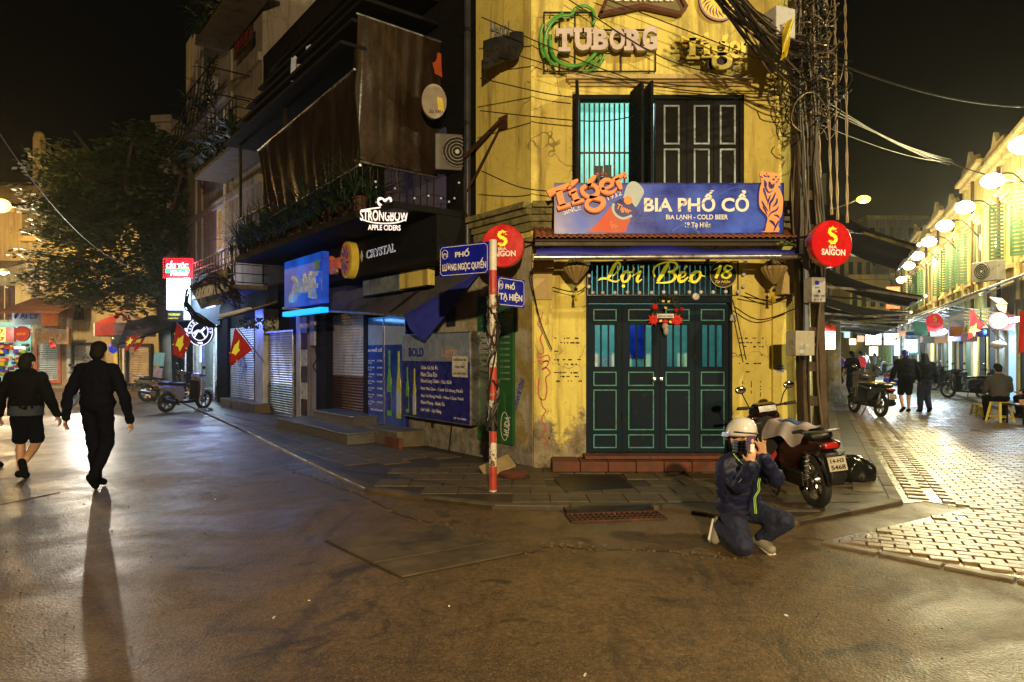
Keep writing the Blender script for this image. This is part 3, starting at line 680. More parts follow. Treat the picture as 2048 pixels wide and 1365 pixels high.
def openleaf(x, yaw, w, tr=True):
 T = FF.M @ Matrix.Translation((x, -.03, 0)) @ Matrix.Rotation(R(yaw), 4, 'Z')
 l = leaf(0, w, -.02, wz0 + .03, wz1 + .03, cb, T)
 for i in range(26):
  z = wz0 + .15 + i * .05; m = MB(T); m.box(.06, w - .06, -.03, -.021, z, z + .03)
  if z < wz1 - .2: mk('louvre_slat', m, M['shut'], l)
 return l
openleaf(wx0 + .02, -97, .42); openleaf(X(1262), -78, .38); openleaf(X(1285), -84, .40)
# upstairs room
mint = mat('mint_room_wall', (.38, .62, .58), .8)
m = MB(FF); rz = Z(402)
m.box(wx0 - .1, wx1 + .3, 2.2, 2.3, 3.3, 5.6); m.box(wx0 - .2, wx0 - .1, .302, 2.3, 3.3, 5.6); m.box(wx1 + .3, wx1 + .35, .302, 2.3, 3.3, 5.6); m.box(wx0 - .2, wx1 + .35, .302, 2.3, 5.6, 5.65); m.box(wx0 - .2, wx1 + .35, .302, 2.3, 3.25, 3.3)
mk('upstairs_room', m, mint, cb)
lamp('upstairs_lamp', 'POINT', FF.w(wx0 + .9, 1.2, 5.3), 55, (.55, 1.0, .92), .25)
m = MB(FF); m.box(X(1215), X(1262), 1.5, 1.9, Z(300), Z(296)); m.box(X(1218), X(1236), 1.52, 1.56, Z(296), Z(270)); m.box(X(1240), X(1256), 1.52, 1.56, Z(296), Z(268)); m.box(X(1216), X(1254), 1.6, 1.9, Z(340), Z(304)); mk('room_shelf', m, M['black'], cb)
m = MB(FF); m.ball((X(1222), 1.5, Z(294)), .05); m.ball((X(1236), 1.5, Z(294)), .06); mk('shelf_toy', m, M['red'], cb, smooth=True)
# fan head seen through the bars
fn = fthing(FF, 'electric_fan', X(1213), 'dark round fan head behind the upstairs window bars above the beer banner', 'fan', y=.6, z=rz)
m = MB(FF); m.lathe([(.0, .55), (.13, .56), (.15, .6), (.13, .64), (0, .65)], (X(1215), 0, Z(352)), 'y', 20); mk('fan_head', m, M['black'], fn, smooth=True)
m = MB(FF); m.cyl((X(1215), .6, rz), (X(1215), .6, Z(355)), .02); mk('fan_stand', m, M['black'], fn)
# ---- pent roof of terracotta tiles
pr = fthing(FF, 'pent_roof', 2.1, 'narrow terracotta tiled pent roof over the teal folding doors', 'roof', z=2.9)
y0_, zf = -.62, FF.px(1100, 478, -.62)[1]
rx0, rx1 = FF.px(1070, 478, y0_)[0], FF.px(1622, 478, y0_)[0]
m = MB(FF); m.add([(rx0, y0_, zf - .01), (rx1, y0_, zf - .01), (rx1, -.003, zf + .22), (rx0, -.003, zf + .22), (rx0, y0_, zf - .03), (rx1, y0_, zf - .03), (rx1, -.003, zf + .19), (rx0, -.003, zf + .19)], [(0, 1, 2, 3), (7, 6, 5, 4), (0, 4, 5, 1), (1, 5, 6, 2), (3, 2, 6, 7), (0, 3, 7, 4)]); mk('roof_board', m, M['roofdk'], pr)
n = 46; tw = (rx1 - rx0) / n
tm = MB();
for q in range(7):
 a = math.pi * q / 6
tp = [(tw * .52 * math.cos(math.pi * q / 6), .030 * math.sin(math.pi * q / 6)) for q in range(7)] + [(tw * .40 * math.cos(math.pi * q / 6), .018 * math.sin(math.pi * q / 6)) for q in range(6, -1, -1)]
tm.prism(tp, 0, .33); me = bpy.data.meshes.new('tile_mesh'); me.from_pydata(tm.v, [], tm.f); me.materials.append(M['tile'])
sl = math.atan2(.23, .62)
for r_ in range(2):
 for i in range(n):
  T = FF.M @ Matrix.Translation((rx0 + (i + .5) * tw, y0_ - .02 + r_ * .28 + rnd(-.012, .012), zf + .004 + r_ * .28 * .37 + rnd(0, .006))) @ Matrix.Rotation(sl + rnd(-.02, .02), 4, 'X') @ Matrix.Rotation(rnd(-.05, .05), 4, 'Y')
  piece('roof_tile', me, T, pr)
m = MB(FF); a = FF.px(1070, 492, y0_ + .03)[1]; m.box(rx0, rx1, y0_ + .03, y0_ + .07, a, zf - .032); mk('fascia_board', m, M['iron'], pr, bevel=.004)
m = MB(FF)
for x in (rx0 + .1, 1.5, 2.6, rx1 - .15): m.bar((x, -.002, zf - .25), (x, y0_ + .08, zf - .07), .03)
mk('roof_strut', m, M['iron'], pr)
# ---- rolled awning with aluminium front bar
aw = fthing(FF, 'rolled_awning', 2.1, 'rolled navy awning with long shiny aluminium bar under the tiled roof', 'awning', z=2.7)
ya = -.85; (ax0, az) = FF.px(1068, 515, ya); ax1 = FF.px(1626, 515, ya)[0]
m = MB(FF); m.tube([(ax0, ya, az), (ax1, ya, az + .01)], .033, 12); mk('front_bar', m, M['alu'], aw, smooth=True)
def rl(i, j):
 x = ax0 + .03 + (ax1 - ax0 - .1) * i; a = -2.2 + 3.6 * j; rr_ = .055 + .012 * math.sin(9 * i + 3) + .03 * max(0, math.sin(5 * i)) * (j > .5)
 return (x, ya + .10 + rr_ * math.cos(a), az + .065 + rr_ * math.sin(a) + .012 * math.sin(17 * i))
m = MB(FF); m.grid(rl, 60, 10); mk('rolled_fabric', m, M['bluefab'], aw, smooth=2)
m = MB(FF)
for x in (ax0 + .15, ax1 - .2): m.bar((x, ya + .03, az), (x + .1, -.06, az + .12), .035)
mk('awning_arm', m, M['iron'], aw)
m = MB(FF)
for k in range(9): m.ball((X(1520) + k * .05, ya + .25, az + .20 + .02 * (k % 2)), (.035, .03, .02), 6, 4)
mk('awning_leaves', m, M['leaf'], aw)
# ---- name with added glow above the doors, with bulbs
ls = fthing(FF, 'shop_name_sign', X(1320), 'yellow script Loi Beo 18 lettering over the barred transom', 'sign', y=-.02, z=2.4)
m = MB(FF); frame4(m, X(1174), X(1476), Z(592), Z(523), .012, -.03, -.005); mk('sign_frame', m, M['black'], ls)
yl = -.035
def S(*p): return [(X(u), Z(v)) for u, v in p]
# crop (1180,500)-(1500,700) scale 6.4 : u=1180+x/6.4 v=500+y/6.4
def C(*p): return [(X(1180 + x / 6.4), Z(500 + y / 6.4)) for x, y in p]
def pen(m, pts, ws, y0=yl, y1=yl + .012, k=5):
 sp = smoothpts([Vector((p[0], p[1])) for p in pts], k); n = len(sp) - 1; q = len(ws) - 1
 wl = [ws[min(int(i / n * q), q - 1)] * (1 - (i / n * q - min(int(i / n * q), q - 1))) + ws[min(int(i / n * q) + 1, q)] * (i / n * q - min(int(i / n * q), q - 1)) for i in range(n + 1)]
 m.strip(sp, wl, y0, y1)
u_ = 1 / 6.4 / F * 9.2
m = MB(FF)
pen(m, C((100, 395), (135, 375), (200, 372), (270, 400), (330, 410), (372, 385)), [12 * u_, 30 * u_, 26 * u_, 22 * u_, 14 * u_])      # L foot
pen(m, C((215, 385), (250, 330), (285, 250), (320, 190), (350, 165), (378, 185), (375, 240), (330, 300), (280, 345)), [26 * u_, 44 * u_, 44 * u_, 30 * u_, 22 * u_, 26 * u_, 22 * u_, 12 * u_])
pen(m, C((500, 285), (445, 290), (405, 350), (420, 410), (470, 400), (505, 340), (500, 285)), [22 * u_, 42 * u_, 44 * u_, 28 * u_, 30 * u_, 30 * u_, 20 * u_])  # o
pen(m, C((500, 290), (535, 285), (560, 250), (548, 232)), [16 * u_, 18 * u_, 14 * u_])
m.ball((X(1180 + 423 / 6.4), yl + .005, Z(500 + 468 / 6.4)), (23 * u_, .006, 23 * u_), 16, 4)
pen(m, C((530, 345), (600, 300), (640, 280), (600, 370), (605, 415), (660, 380)), [10 * u_, 20 * u_, 36 * u_, 36 * u_, 28 * u_, 12 * u_])  # i
m.ball((X(1180 + 655 / 6.4), yl + .005, Z(500 + 222 / 6.4)), (20 * u_, .006, 17 * u_), 14, 4)
pen(m, C((825, 350), (805, 280), (840, 215), (920, 175), (1020, 160), (1090, 175), (1110, 230), (1060, 270), (990, 285)), [16 * u_, 24 * u_, 20 * u_, 20 * u_, 22 * u_, 30 * u_, 32 * u_, 16 * u_])  # B top
pen(m, C((1000, 175), (955, 250), (910, 330), (860, 410)), [28 * u_, 50 * u_, 52 * u_, 34 * u_])
pen(m, C((990, 290), (1060, 300), (1085, 350), (1040, 405), (950, 425), (840, 425)), [18 * u_, 34 * u_, 40 * u_, 30 * u_, 22 * u_, 12 * u_])
pen(m, C((1140, 370), (1200, 340), (1215, 300), (1170, 295), (1130, 350), (1140, 405), (1195, 400), (1250, 350)), [10 * u_, 20 * u_, 24 * u_, 36 * u_, 44 * u_, 34 * u_, 16 * u_])  # e
pen(m, C((1195, 255), (1235, 210)), [8 * u_, 30 * u_])
pen(m, C((1400, 285), (1340, 290), (1290, 345), (1295, 405), (1350, 410), (1400, 350), (1400, 285), (1420, 330), (1465, 345)), [22 * u_, 40 * u_, 46 * u_, 34 * u_, 32 * u_, 32 * u_, 18 * u_, 10 * u_])
pen(m, C((1250, 405), (1290, 395)), [14 * u_, 14 * u_])
pen(m, C((1578, 262), (1640, 225), (1668, 205)), [8 * u_, 14 * u_, 18 * u_]); pen(m, C((1665, 205), (1635, 290), (1600, 368)), [34 * u_, 40 * u_, 36 * u_])
pen(m, C((1800, 225), (1745, 205), (1715, 250), (1760, 290), (1790, 325), (1745, 365), (1690, 350), (1690, 310), (1760, 275), (1815, 235), (1780, 205)), [12 * u_, 20 * u_, 36 * u_, 40 * u_, 30 * u_, 22 * u_, 30 * u_, 18 * u_, 12 * u_, 14 * u_])
mk('script_lettering', m, M['gold'], ls)
m = MB(FF); cc = (X(1180 + 1697 / 6.4), Z(500 + 315 / 6.4)); rr_ = 170 * u_
m.tube([(cc[0] + rr_ * math.cos(a * math.pi / 20), yl, cc[1] + rr_ * math.sin(a * math.pi / 20)) for a in range(40)], .004, 5, closed=True)
m.text('Tạ Hiện', X(1429), X(1459), Z(568), Z(561), yl, .004, shear=.4, off=.02); mk('number_ring', m, M['goldlet'], ls)
m = MB(FF); m.lathe([(rr_ * .98, yl + .012), (rr_ * .98, yl + .016)], (cc[0], 0, cc[1]), 'y', 28); mk('number_disc', m, M['black'], ls)
bl = mat('frosted_bulb', (.55, .52, .48), .3, em=(1, .9, .8), es=.05)
for u, v in [(1184, 587), (1204, 587), (1228, 587), (1253, 586), (1277, 587), (1301, 587), (1325, 586), (1349, 587), (1376, 586), (1399, 586), (1423, 586), (1448, 585), (1473, 585), (1176, 529), (1177, 553), (1176, 575), (1488, 525), (1484, 550), (1484, 574)]:
 m = MB(FF); m.ball((X(u), -.07, Z(v)), .026, 10, 7); m.cyl((X(u), -.05, Z(v)), (X(u), -.01, Z(v)), .012, n=8); mk('bulb', m, bl, ls, smooth=True)
# ---- silk lanterns
def lantern(u, v, lab):
 c = FF.w(X(u), -.42, Z(v)); t = thing('silk_lantern', c, lab, 'lantern', 'silk lanterns beside the shop name')
 m = MB(Matrix.Translation(c)); n = 16; pr_ = [(.03, .13), (.10, .10), (.165, .03), (.17, 0), (.14, -.05), (.09, -.11), (.04, -.16), (.02, -.19)]
 vs = [];
 for r, z in pr_:
  for k in range(n * 2):
   a = math.pi * k / n; q = r * (1 if k % 2 == 0 else .90); vs.append((q * math.cos(a), q * math.sin(a), z))
 N2 = n * 2; m.add(vs, [(i * N2 + k, i * N2 + (k + 1) % N2, (i + 1) * N2 + (k + 1) % N2, (i + 1) * N2 + k) for i in range(len(pr_) - 1) for k in range(N2)])
 mk('lantern_silk', m, mat('old_gold_silk', (.30, .22, .09), .45, dirt=(.12, .10, .06), dscale=8), t)
 m = MB(Matrix.Translation(c)); m.cyl((0, 0, .13), (0, 0, .15), .05); m.cyl((0, 0, .15), (0, 0, .30), .004, n=5); m.cyl((0, 0, -.19), (0, 0, -.21), .035); m.cyl((0, 0, -.21), (0, 0, -.27), .005, n=5); m.ball((0, 0, -.27), .025, 8, 6); mk('lantern_cap', m, M['blackmatt'], t)
 m = MB(Matrix.Translation(c))
 for k in range(10): a = k * .63; m.cyl((.004 * math.cos(a), .004 * math.sin(a), -.29), (.02 * math.cos(a), .02 * math.sin(a), -.42), .004, n=4)
 mk('tassel', m, M['yellowplastic'], t)
lantern(1146, 545, 'gold silk lantern hanging left of the yellow Loi Beo script')
lantern(1524, 547, 'gold silk lantern hanging right of the number 18, beside the scroll bracket')
# ---- wreath
wr = fthing(FF, 'christmas_wreath', X(1327), 'dark christmas wreath with red poinsettias hanging over the doors', 'wreath', y=-.1, z=1.9)
Cc = lambda x, y: (X(1180 + x / 6.4), Z(500 + y / 6.4))
m = MB(FF); c0 = Cc(970, 760); rr = random.Random(4)
for i in range(420):
 a = rr.uniform(0, 6.283); r = .135 + rr.gauss(0, .022); p = Vector((c0[0] + r * math.cos(a), -.03 + rr.gauss(0, .02), c0[1] + r * 1.0 * math.sin(a))); d = Vector((math.cos(a + rr.uniform(-1.2, 1.2)), rr.uniform(-.6, .3), math.sin(a + rr.uniform(-1.2, 1.2)))) * rr.uniform(.03, .055); m.bar(p, p + d, .008, .003)
mk('fir_ring', m, M['leafdk'], wr)
def flower(m, c, r, n=9, y=-.08):
 for ring in (1, .6):
  for k in range(n):
   a = 6.283 * k / n + ring; d = (math.cos(a) * r * ring, math.sin(a) * r * ring); s = (-math.sin(a) * r * .22, math.cos(a) * r * .22); q = [(c[0], c[1]), (c[0] + d[0] * .55 + s[0], c[1] + d[1] * .55 + s[1]), (c[0] + d[0], c[1] + d[1]), (c[0] + d[0] * .55 - s[0], c[1] + d[1] * .55 - s[1])]
   m.add([(q[0][0], y - .01, q[0][1]), (q[1][0], y - .02 - .01 * (ring < 1), q[1][1]), (q[2][0], y + .01, q[2][1]), (q[3][0], y - .02, q[3][1])], [(0, 1, 2, 3)])
for x, y, r in ((795, 900, .085), (1090, 905, .09), (815, 735, .05), (1085, 775, .035), (1155, 765, .035)):
 m = MB(FF); flower(m, Cc(x, y), r); mk('poinsettia', m, M['flag'], wr)
m = MB(FF); a, b = Cc(835, 880), Cc(1050, 825); m.box(a[0], b[0], -.11, -.1, a[1], b[1]); mk('greeting_tag', m, M['white'], wr, bevel=.012)
m = MB(FF); a, b = Cc(850, 868), Cc(1035, 838); m.text('GIÁNG SINH', a[0], b[0], a[1], b[1], -.113, .002, off=.02); mk('tag_lettering', m, M['black'], wr)
m = MB(FF); a = Cc(940, 985); m.ball((a[0], -.1, a[1]), (.045, .04, .05)); m.ball((a[0] + .01, -.1, a[1] - .06), (.035, .035, .06)); mk('santa_figure', m, mat('grey_plush', (.35, .3, .26), .9, bump=.5), wr, smooth=True)
m = MB(FF); a = Cc(940, 925); m.ball((a[0], -.1, a[1]), (.04, .04, .03)); mk('santa_cap', m, M['flag'], wr, smooth=True)
m = MB(FF)
for x, y in ((883, 915), (1005, 928), (915, 665), (985, 670), (945, 750)): a = Cc(x, y); m.cbox((a[0], -.1, a[1]), (.035, .02, .028), (0, rnd(-.5, .5), 0))
mk('bell_charm', m, M['goldlet'], wr)
# small things fixed to the front
o = FF.w(X(1465), -.03, Z(641)); m = MB(FF); m.cbox((X(1465), -.03, Z(637)), (.085, .05, .085), (0, .25, 0)); mk('switch_box', m, M['greybox'], None, 'small tilted grey switch box at the right edge of the doors', 'switch box', bevel=.006)
m = MB(FF); m.lathe([(.0, -.04), (.045, -.03), (.05, .0), (.05, .02)], (X(1391), 0, Z(594)), 'y', 16); mk('doorway_lamp', m, M['white'], None, 'small pale dome lamp under the sign bulbs above the fourth door leaf', 'lamp', smooth=True)
# ---- graffiti and stencilled adverts : flat paint on the wall (parts of the house)
K = lambda x, y: (X(940 + x / 2.844), Z(440 + y / 2.844))
m = MB(FF); ms_ = [K(*p) for p in ((412, 525), (402, 570), (385, 590), (408, 640), (398, 680), (414, 725), (415, 760), (383, 762), (392, 785), (440, 770), (450, 800), (410, 805), (388, 800), (405, 820), (430, 800), (445, 815), (425, 845), (408, 850), (430, 840), (455, 870), (430, 900), (436, 960), (425, 1020), (395, 1010), (388, 960), (392, 900))]
m.strip(smoothpts([Vector(p) for p in ms_], 4), .018, -.0635, -.0615)
ms_ = [K(*p) for p in ((400, 1010), (412, 1060), (430, 1085), (408, 1120), (412, 1150), (432, 1180), (412, 1220), (432, 1250), (428, 1285))]
m.strip(smoothpts([Vector(p) for p in ms_], 4), .014, -.0635, -.0615); mk('red_graffiti', m, M['red'], cb)
rr = random.Random(9); m = MB(FF)
for (xa, xb, ya_, yb) in ((478, 640, 670, 960), (1530, 1670, 670, 880)):
 y = ya_
 while y < yb:
  x = xa
  while x < xb:
   w = rr.uniform(5, 26)
   if rr.random() < .5:
    a = K(x, y + rr.uniform(5, 9)); b = K(min(x + w, xb), y)
    if b[0] > a[0]: m.box(a[0], b[0], -.0025, -.001, a[1], b[1])
   x += w + rr.uniform(3, 12)
  y += rr.choice((22, 26, 48))
for xx in (1550, 1600, 1652):
 for y in range(918, 1000, 9):
  if rr.random() < .75: a = K(xx - 3, y + 7); b = K(xx + 3, y); m.box(a[0], b[0], -.0025, -.001, a[1], b[1])
mk('stencilled_adverts', m, M['blackmatt'], cb)
m = MB(FF); a = K(1730, 870); b = K(1778, 822); m.box(a[0], b[0], -.0655, -.0615, a[1], b[1]); mk('torn_sticker', m, M['white'], cb)
m = MB(FF)
for k, t in enumerate(('NHÀ', 'HÀ 09', '7782')):
 m.text(t, K(1734, 0)[0], K(1774, 0)[0], K(0, 836 + k * 14)[1], K(0, 826 + k * 14)[1], -.0685, .002, off=.02)
mk('sticker_print', m, M['bluedk'], cb)
m = MB(FL); T = Matrix.Translation((0, 0, 0)); a = FL.px(1030, 800, -.002)
T = Matrix.Translation((a[0], 0, a[1] - .12)) @ Matrix.Rotation(-R(68), 4, 'Y')
m.text('KHOAN BÊ TÔNG', 0, .45, -.05, .06, -.003, .0015, M=T, off=.03); mk('blue_stencil', m, M['bluebanner'], cb)
# ---- beer banner over the door
bn_ = fthing(FF, 'beer_banner', 2.1, 'long blue Tiger banner reading BIA PHO CO standing on the tiled roof', 'banner', y=-.5, z=3.0)
yb = -.50
m = MB(FF); pb(m, FF, 1110, 368, 1566, 467, yb, yb + .03); mk('banner_panel', m, M['bluebanner'], bn_, bevel=.004)
m = MB(FF); a = FF.px(1110, 368, yb); b = FF.px(1566, 467, yb); frame4(m, a[0] - .01, b[0] + .01, b[1] - .01, a[1] + .01, .014, yb - .008, yb + .035); mk('banner_frame', m, M['bluedk'], bn_)
def px_(fr, y): return lambda u, v: fr.px(u, v, y)
Bq = px_(FF, yb - .012)
Q = lambda x, y: Bq(1090 + x / 7.877, 330 + y / 7.877)     # from the close-up of the banner's left end
Q2 = lambda x, y: Bq(1380 + x / 7.877, 330 + y / 7.877)
m = MB(FF); y1 = yb - .006
for t, u0, v0, u1, v1, off in (('BIA PHỐ CỔ', 1288, 381, 1498, 424, .03), ('BIA LẠNH - COLD BEER', 1332, 429, 1456, 442, .02), ('18 Tạ Hiện', 1370, 444, 1422, 458, .02)):
 m = MB(FF); pt(m, FF, t, u0, v0, u1, v1, y1, .004, off=off); mk('banner_line', m, M['whiteclean'], bn_)
m = MB(FF)
T = Matrix.Translation((Q(300, 790)[0], 0, Q(300, 790)[1])) @ Matrix.Rotation(-R(17), 4, 'Y'); w = 37 / 1365 * 8.7
m.text('SINCE', 0, w, 0, .075, y1, .003, M=T, off=.01)
T = Matrix.Translation((Q(1000, 560)[0], 0, Q(1000, 560)[1])) @ Matrix.Rotation(-R(22), 4, 'Y'); m.text('1932', 0, .19, 0, .06, y1, .003, M=T, off=.01)
mk('banner_lettering', m, M['whiteclean'], bn_)
m = MB(FF); pt(m, FF, 'SINGAPORE', 1262, 434, 1306, 445, y1, .002); pt(m, FF, 'GENEVA', 1408, 446, 1446, 458, y1, .002)
sw = lambda pts, w: m.strip(smoothpts([Vector(Bq(*p)) for p in pts], 4), w, y1, y1 + .003)
sw([(1270, 440), (1300, 400), (1330, 392), (1322, 415), (1345, 430), (1380, 395), (1400, 380), (1430, 385)], .008); sw([(1360, 430), (1420, 400), (1470, 375), (1500, 385)], .008); sw([(1345, 462), (1370, 450), (1400, 466)], .02)
mk('faded_print', m, mat('faint_blue_print', (.04, .10, .55), .35), bn_)
def slabword(m, m2, cells, sc, T, th=.05, gap=1.0):
 pass
# big raised word on the banner: T-i-g-e-r drawn as heavy slab strokes, with a red edge behind
def tiger_word(front, back, q, yf, depth, dx=0, dy=14, k=1.0):
 def st(pts, ws):
  sp = smoothpts([Vector(q(*p)) for p in pts], 5); n = len(sp) - 1; L = len(ws) - 1
  wl = [(ws[min(int(i / n * L), L - 1)] * (1 - (i / n * L - min(int(i / n * L), L - 1))) + ws[min(int(i / n * L) + 1, L)] * (i / n * L - min(int(i / n * L), L - 1))) * k for i in range(n + 1)]
  front.strip(sp, wl, yf, yf + depth)
  sp2 = smoothpts([Vector(q(p[0] + dx, p[1] + dy)) for p in pts], 5); back.strip(sp2, [w_ * 1.10 for w_ in wl], yf + depth * .5, yf + depth * 1.6)
 c = .00081
 st([(45, 475), (110, 440), (200, 400), (300, 365), (360, 350), (375, 395)], [110 * c, 90 * c, 80 * c, 80 * c, 90 * c, 70 * c]) # T top
 st([(215, 420), (240, 540), (275, 660)], [105 * c, 100 * c, 105 * c]); st([(190, 700), (290, 665), (395, 640)], [60 * c, 75 * c, 55 * c])
 st([(372, 470), (440, 435), (490, 400)], [50 * c, 70 * c, 40 * c]); st([(440, 440), (475, 530), (505, 590)], [95 * c, 95 * c, 95 * c]); st([(415, 620), (510, 590), (610, 572)], [50 * c, 70 * c, 45 * c])
 st([(405, 360), (440, 300), (515, 250)], [20 * c, 75 * c, 25 * c])
 st([(640, 345), (575, 395), (600, 470), (690, 520), (800, 490), (820, 400), (750, 335), (660, 345)], [60 * c, 62 * c, 62 * c, 60 * c, 70 * c, 70 * c, 55 * c, 50 * c])
 st([(690, 520), (780, 540), (890, 560), (905, 640), (830, 715), (730, 725), (650, 670), (665, 590), (730, 545)], [50 * c, 60 * c, 80 * c, 80 * c, 70 * c, 60 * c, 62 * c, 60 * c, 50 * c])
 st([(680, 370), (700, 290), (760, 215), (800, 190)], [40 * c, 80 * c, 60 * c, 15 * c])
 st([(880, 400), (980, 375), (1050, 320), (1020, 265), (940, 255), (880, 310), (890, 400), (970, 455), (1060, 440), (1120, 380)], [40 * c, 42 * c, 55 * c, 55 * c, 60 * c, 75 * c, 78 * c, 62 * c, 45 * c, 18 * c])
 st([(1060, 260), (1130, 220), (1190, 190), (1240, 160), (1262, 215)], [60 * c, 70 * c, 60 * c, 55 * c, 45 * c]); st([(1120, 230), (1160, 330), (1190, 400)], [80 * c, 75 * c, 40 * c])
f_, b_ = MB(FF), MB(FF); tiger_word(f_, b_, Q, yb - .075, .03); mk('raised_word_edge', b_, M['orangedk'], bn_); mk('raised_word', f_, M['orange'], bn_)
# bottle picture
def pol(m, q, y, d, *pts, k=4, close=True):
 P_ = smoothpts([Vector(q(*p)) for p in pts] + ([Vector(q(*pts[0]))] if close else []), k)[:-1]; m.prism([(p.x, p.y) for p in P_], y, y + d); return m
m = MB(FF); pol(m, Q, y1 - .002, .003, (660, 1060), (760, 980), (880, 860), (960, 760), (1060, 640), (1200, 700), (1340, 840), (1300, 960), (1240, 1062), (900, 1064)); mk('bottle_print', m, M['orangedk'], bn_)
m = MB(FF); pol(m, Q, y1 - .005, .003, (1060, 620), (1140, 560), (1250, 540), (1400, 640), (1440, 760), (1360, 830), (1220, 850), (1110, 780)); mk('bottle_label', m, M['bluedk'], bn_)
m = MB(FF); m.strip(smoothpts([Vector(Q(*p)) for p in ((1080, 610), (1075, 720), (1140, 810), (1240, 845), (1370, 800))], 5), .032, y1 - .007, y1 - .005)
pol(m, Q, y1 - .0075, .003, (1230, 520), (1290, 330), (1380, 262), (1480, 300), (1560, 420), (1500, 560), (1430, 665), (1370, 600), (1300, 560)); mk('bottle_neck_print', m, M['skyprint'], bn_)
m = MB(FF); c = Q(1310, 560); m.lathe([(.055, y1 - .012), (.055, y1 - .008)], (c[0], 0, c[1]), 'y', 18)
T = Matrix.Translation((Q(1130, 640)[0], 0, Q(1130, 640)[1])) @ Matrix.Rotation(R(22), 4, 'Y'); m.text('Tiger', 0, .2, -.06, .03, y1 - .010, .003, M=T, off=.03); T = Matrix.Translation((Q(1010, 920)[0], 0, Q(1010, 920)[1])) @ Matrix.Rotation(R(24), 4, 'Y'); m.text('Tiger', 0, .12, -.05, .03, y1 - .010, .003, M=T)
mk('label_print', m, M['orange'], bn_)
# striding tiger cut-out at the right end
tb = MB(FF); pol(tb, Q2, yb - .03, .02, (1140, 95), (1100, 125), (1090, 170), (1120, 280), (1105, 330), (1085, 430), (1080, 560), (1095, 680), (1180, 780), (1215, 850), (1190, 960), (1170, 1050), (1090, 1062), (1390, 1062), (1380, 960), (1400, 860), (1440, 790), (1455, 640), (1455, 520), (1410, 400), (1370, 340), (1410, 340), (1412, 240), (1385, 150), (1300, 130), (1230, 125), (1180, 130), k=2)
to = mk('tiger_cutout', tb, M['orange'], bn_)
mm = MB(FF); z_ = yb - .034
def sk(pts, ws):
 sp = smoothpts([Vector(Q2(*p)) for p in pts], 4); n = len(sp) - 1; mm.strip(sp, [ws * 8.7e-4 * (.25 + 1.0 * math.sin(math.pi * min(1, (i + .4) / n))) for i in range(n + 1)], z_, z_ + .004)
for pts, w in (([(1150, 370), (1170, 450), (1220, 600)], 26), ([(1340, 440), (1300, 540), (1250, 620), (1250, 740)], 26), ([(1260, 480), (1230, 560), (1215, 640)], 18), ([(1365, 530), (1350, 610), (1290, 670)], 26), ([(1120, 570), (1160, 650), (1225, 740)], 22), ([(1385, 660), (1350, 720), (1270, 760), (1220, 830)], 22), ([(1135, 660), (1180, 730), (1210, 800)], 18), ([(1240, 880), (1300, 920), (1330, 980)], 30), ([(1390, 880), (1340, 980), (1310, 1055)], 20), ([(1310, 795), (1370, 810), (1400, 850)], 20), ([(1160, 280), (1180, 360), (1230, 440), (1300, 410)], 22), ([(1240, 270), (1260, 340), (1290, 350), (1320, 300)], 50), ([(1215, 200), (1250, 190)], 22), ([(1330, 200), (1365, 190)], 22), ([(1290, 235), (1330, 240)], 26), ([(1150, 160), (1180, 190), (1240, 170)], 16), ([(1370, 240), (1400, 230)], 16), ([(1150, 240), (1190, 300), (1190, 370)], 18), ([(1340, 290), (1380, 260)], 14), ([(1190, 140), (1210, 160)], 14), ([(1100, 190), (1140, 210)], 16)): sk(pts, w)
mk('tiger_stripes', mm, M['bluedk'], to)
# ---- TUBORG wall sign
ts = fthing(FF, 'tuborg_sign', X(1200), 'white TUBORG letters on a green hop-shaped tube and dark frame', 'sign', y=-.1, z=5.3)
m = MB(FF); yf = -.10
def B1(m, pts, w=.02, y=-.10, d=.02): m.strip([FF.px(u, v, y) for u, v in pts], w, y, y + d)
B1(m, [(1088, 25), (1188, 25)]); B1(m, [(1088, 24), (1088, 144)]); B1(m, [(1088, 143), (1311, 143)]); B1(m, [(1311, 143), (1311, 102)]); B1(m, [(1119, 25), (1119, 143)]); B1(m, [(1150, 25), (1150, 143)]); B1(m, [(1242, 102), (1242, 143)]); B1(m, [(1160, 102), (1311, 102)]); B1(m, [(1186, 60), (1300, 60)]); B1(m, [(1186, 25), (1186, 60)])
for u, v in ((1100, 30), (1300, 140), (1095, 138), (1180, 28), (1240, 100)):
 a = FF.px(u, v, -.1); m.bar((a[0], -.08, a[1]), (a[0], -.001, a[1]), .015)
mk('sign_frame', m, M['iron'], ts)
D = lambda x, y: (940 + x / 2.844, y / 2.844)
def tubestroke(m, pts, r, y): m.tube([(p.x, y, p.y) for p in smoothpts([Vector(FF.px(*D(*p), y)) for p in pts], 5)], r, 8)
m = MB(FF)
tubestroke(m, [(488, 375), (440, 330), (425, 260), (440, 170), (500, 100), (575, 85), (600, 50), (650, 35), (700, 65), (708, 120), (690, 140)], .022, -.15)
tubestroke(m, [(455, 200), (460, 280), (490, 340), (560, 375), (640, 365), (700, 320), (720, 285)], .026, -.15)
tubestroke(m, [(530, 75), (470, 110), (440, 150)], .018, -.15); tubestroke(m, [(415, 140), (400, 200), (405, 280), (425, 330)], .018, -.15); tubestroke(m, [(765, 310), (735, 365), (690, 400), (640, 405)], .018, -.15); tubestroke(m, [(745, 315), (715, 350), (675, 375)], .018, -.15)
mk('green_tube', m, M['greenneon'], ts, smooth=True)
m = MB(FF); xs = [(1112, 1146, 57, 103, 'T'), (1150, 1183, 56, 101, 'U'), (1187, 1216, 58, 100, 'B'), (1219, 1250, 56, 100, 'O'), (1253, 1287, 58, 101, 'R'), (1285, 1314, 52, 100, 'G')]
bk = MB(FF)
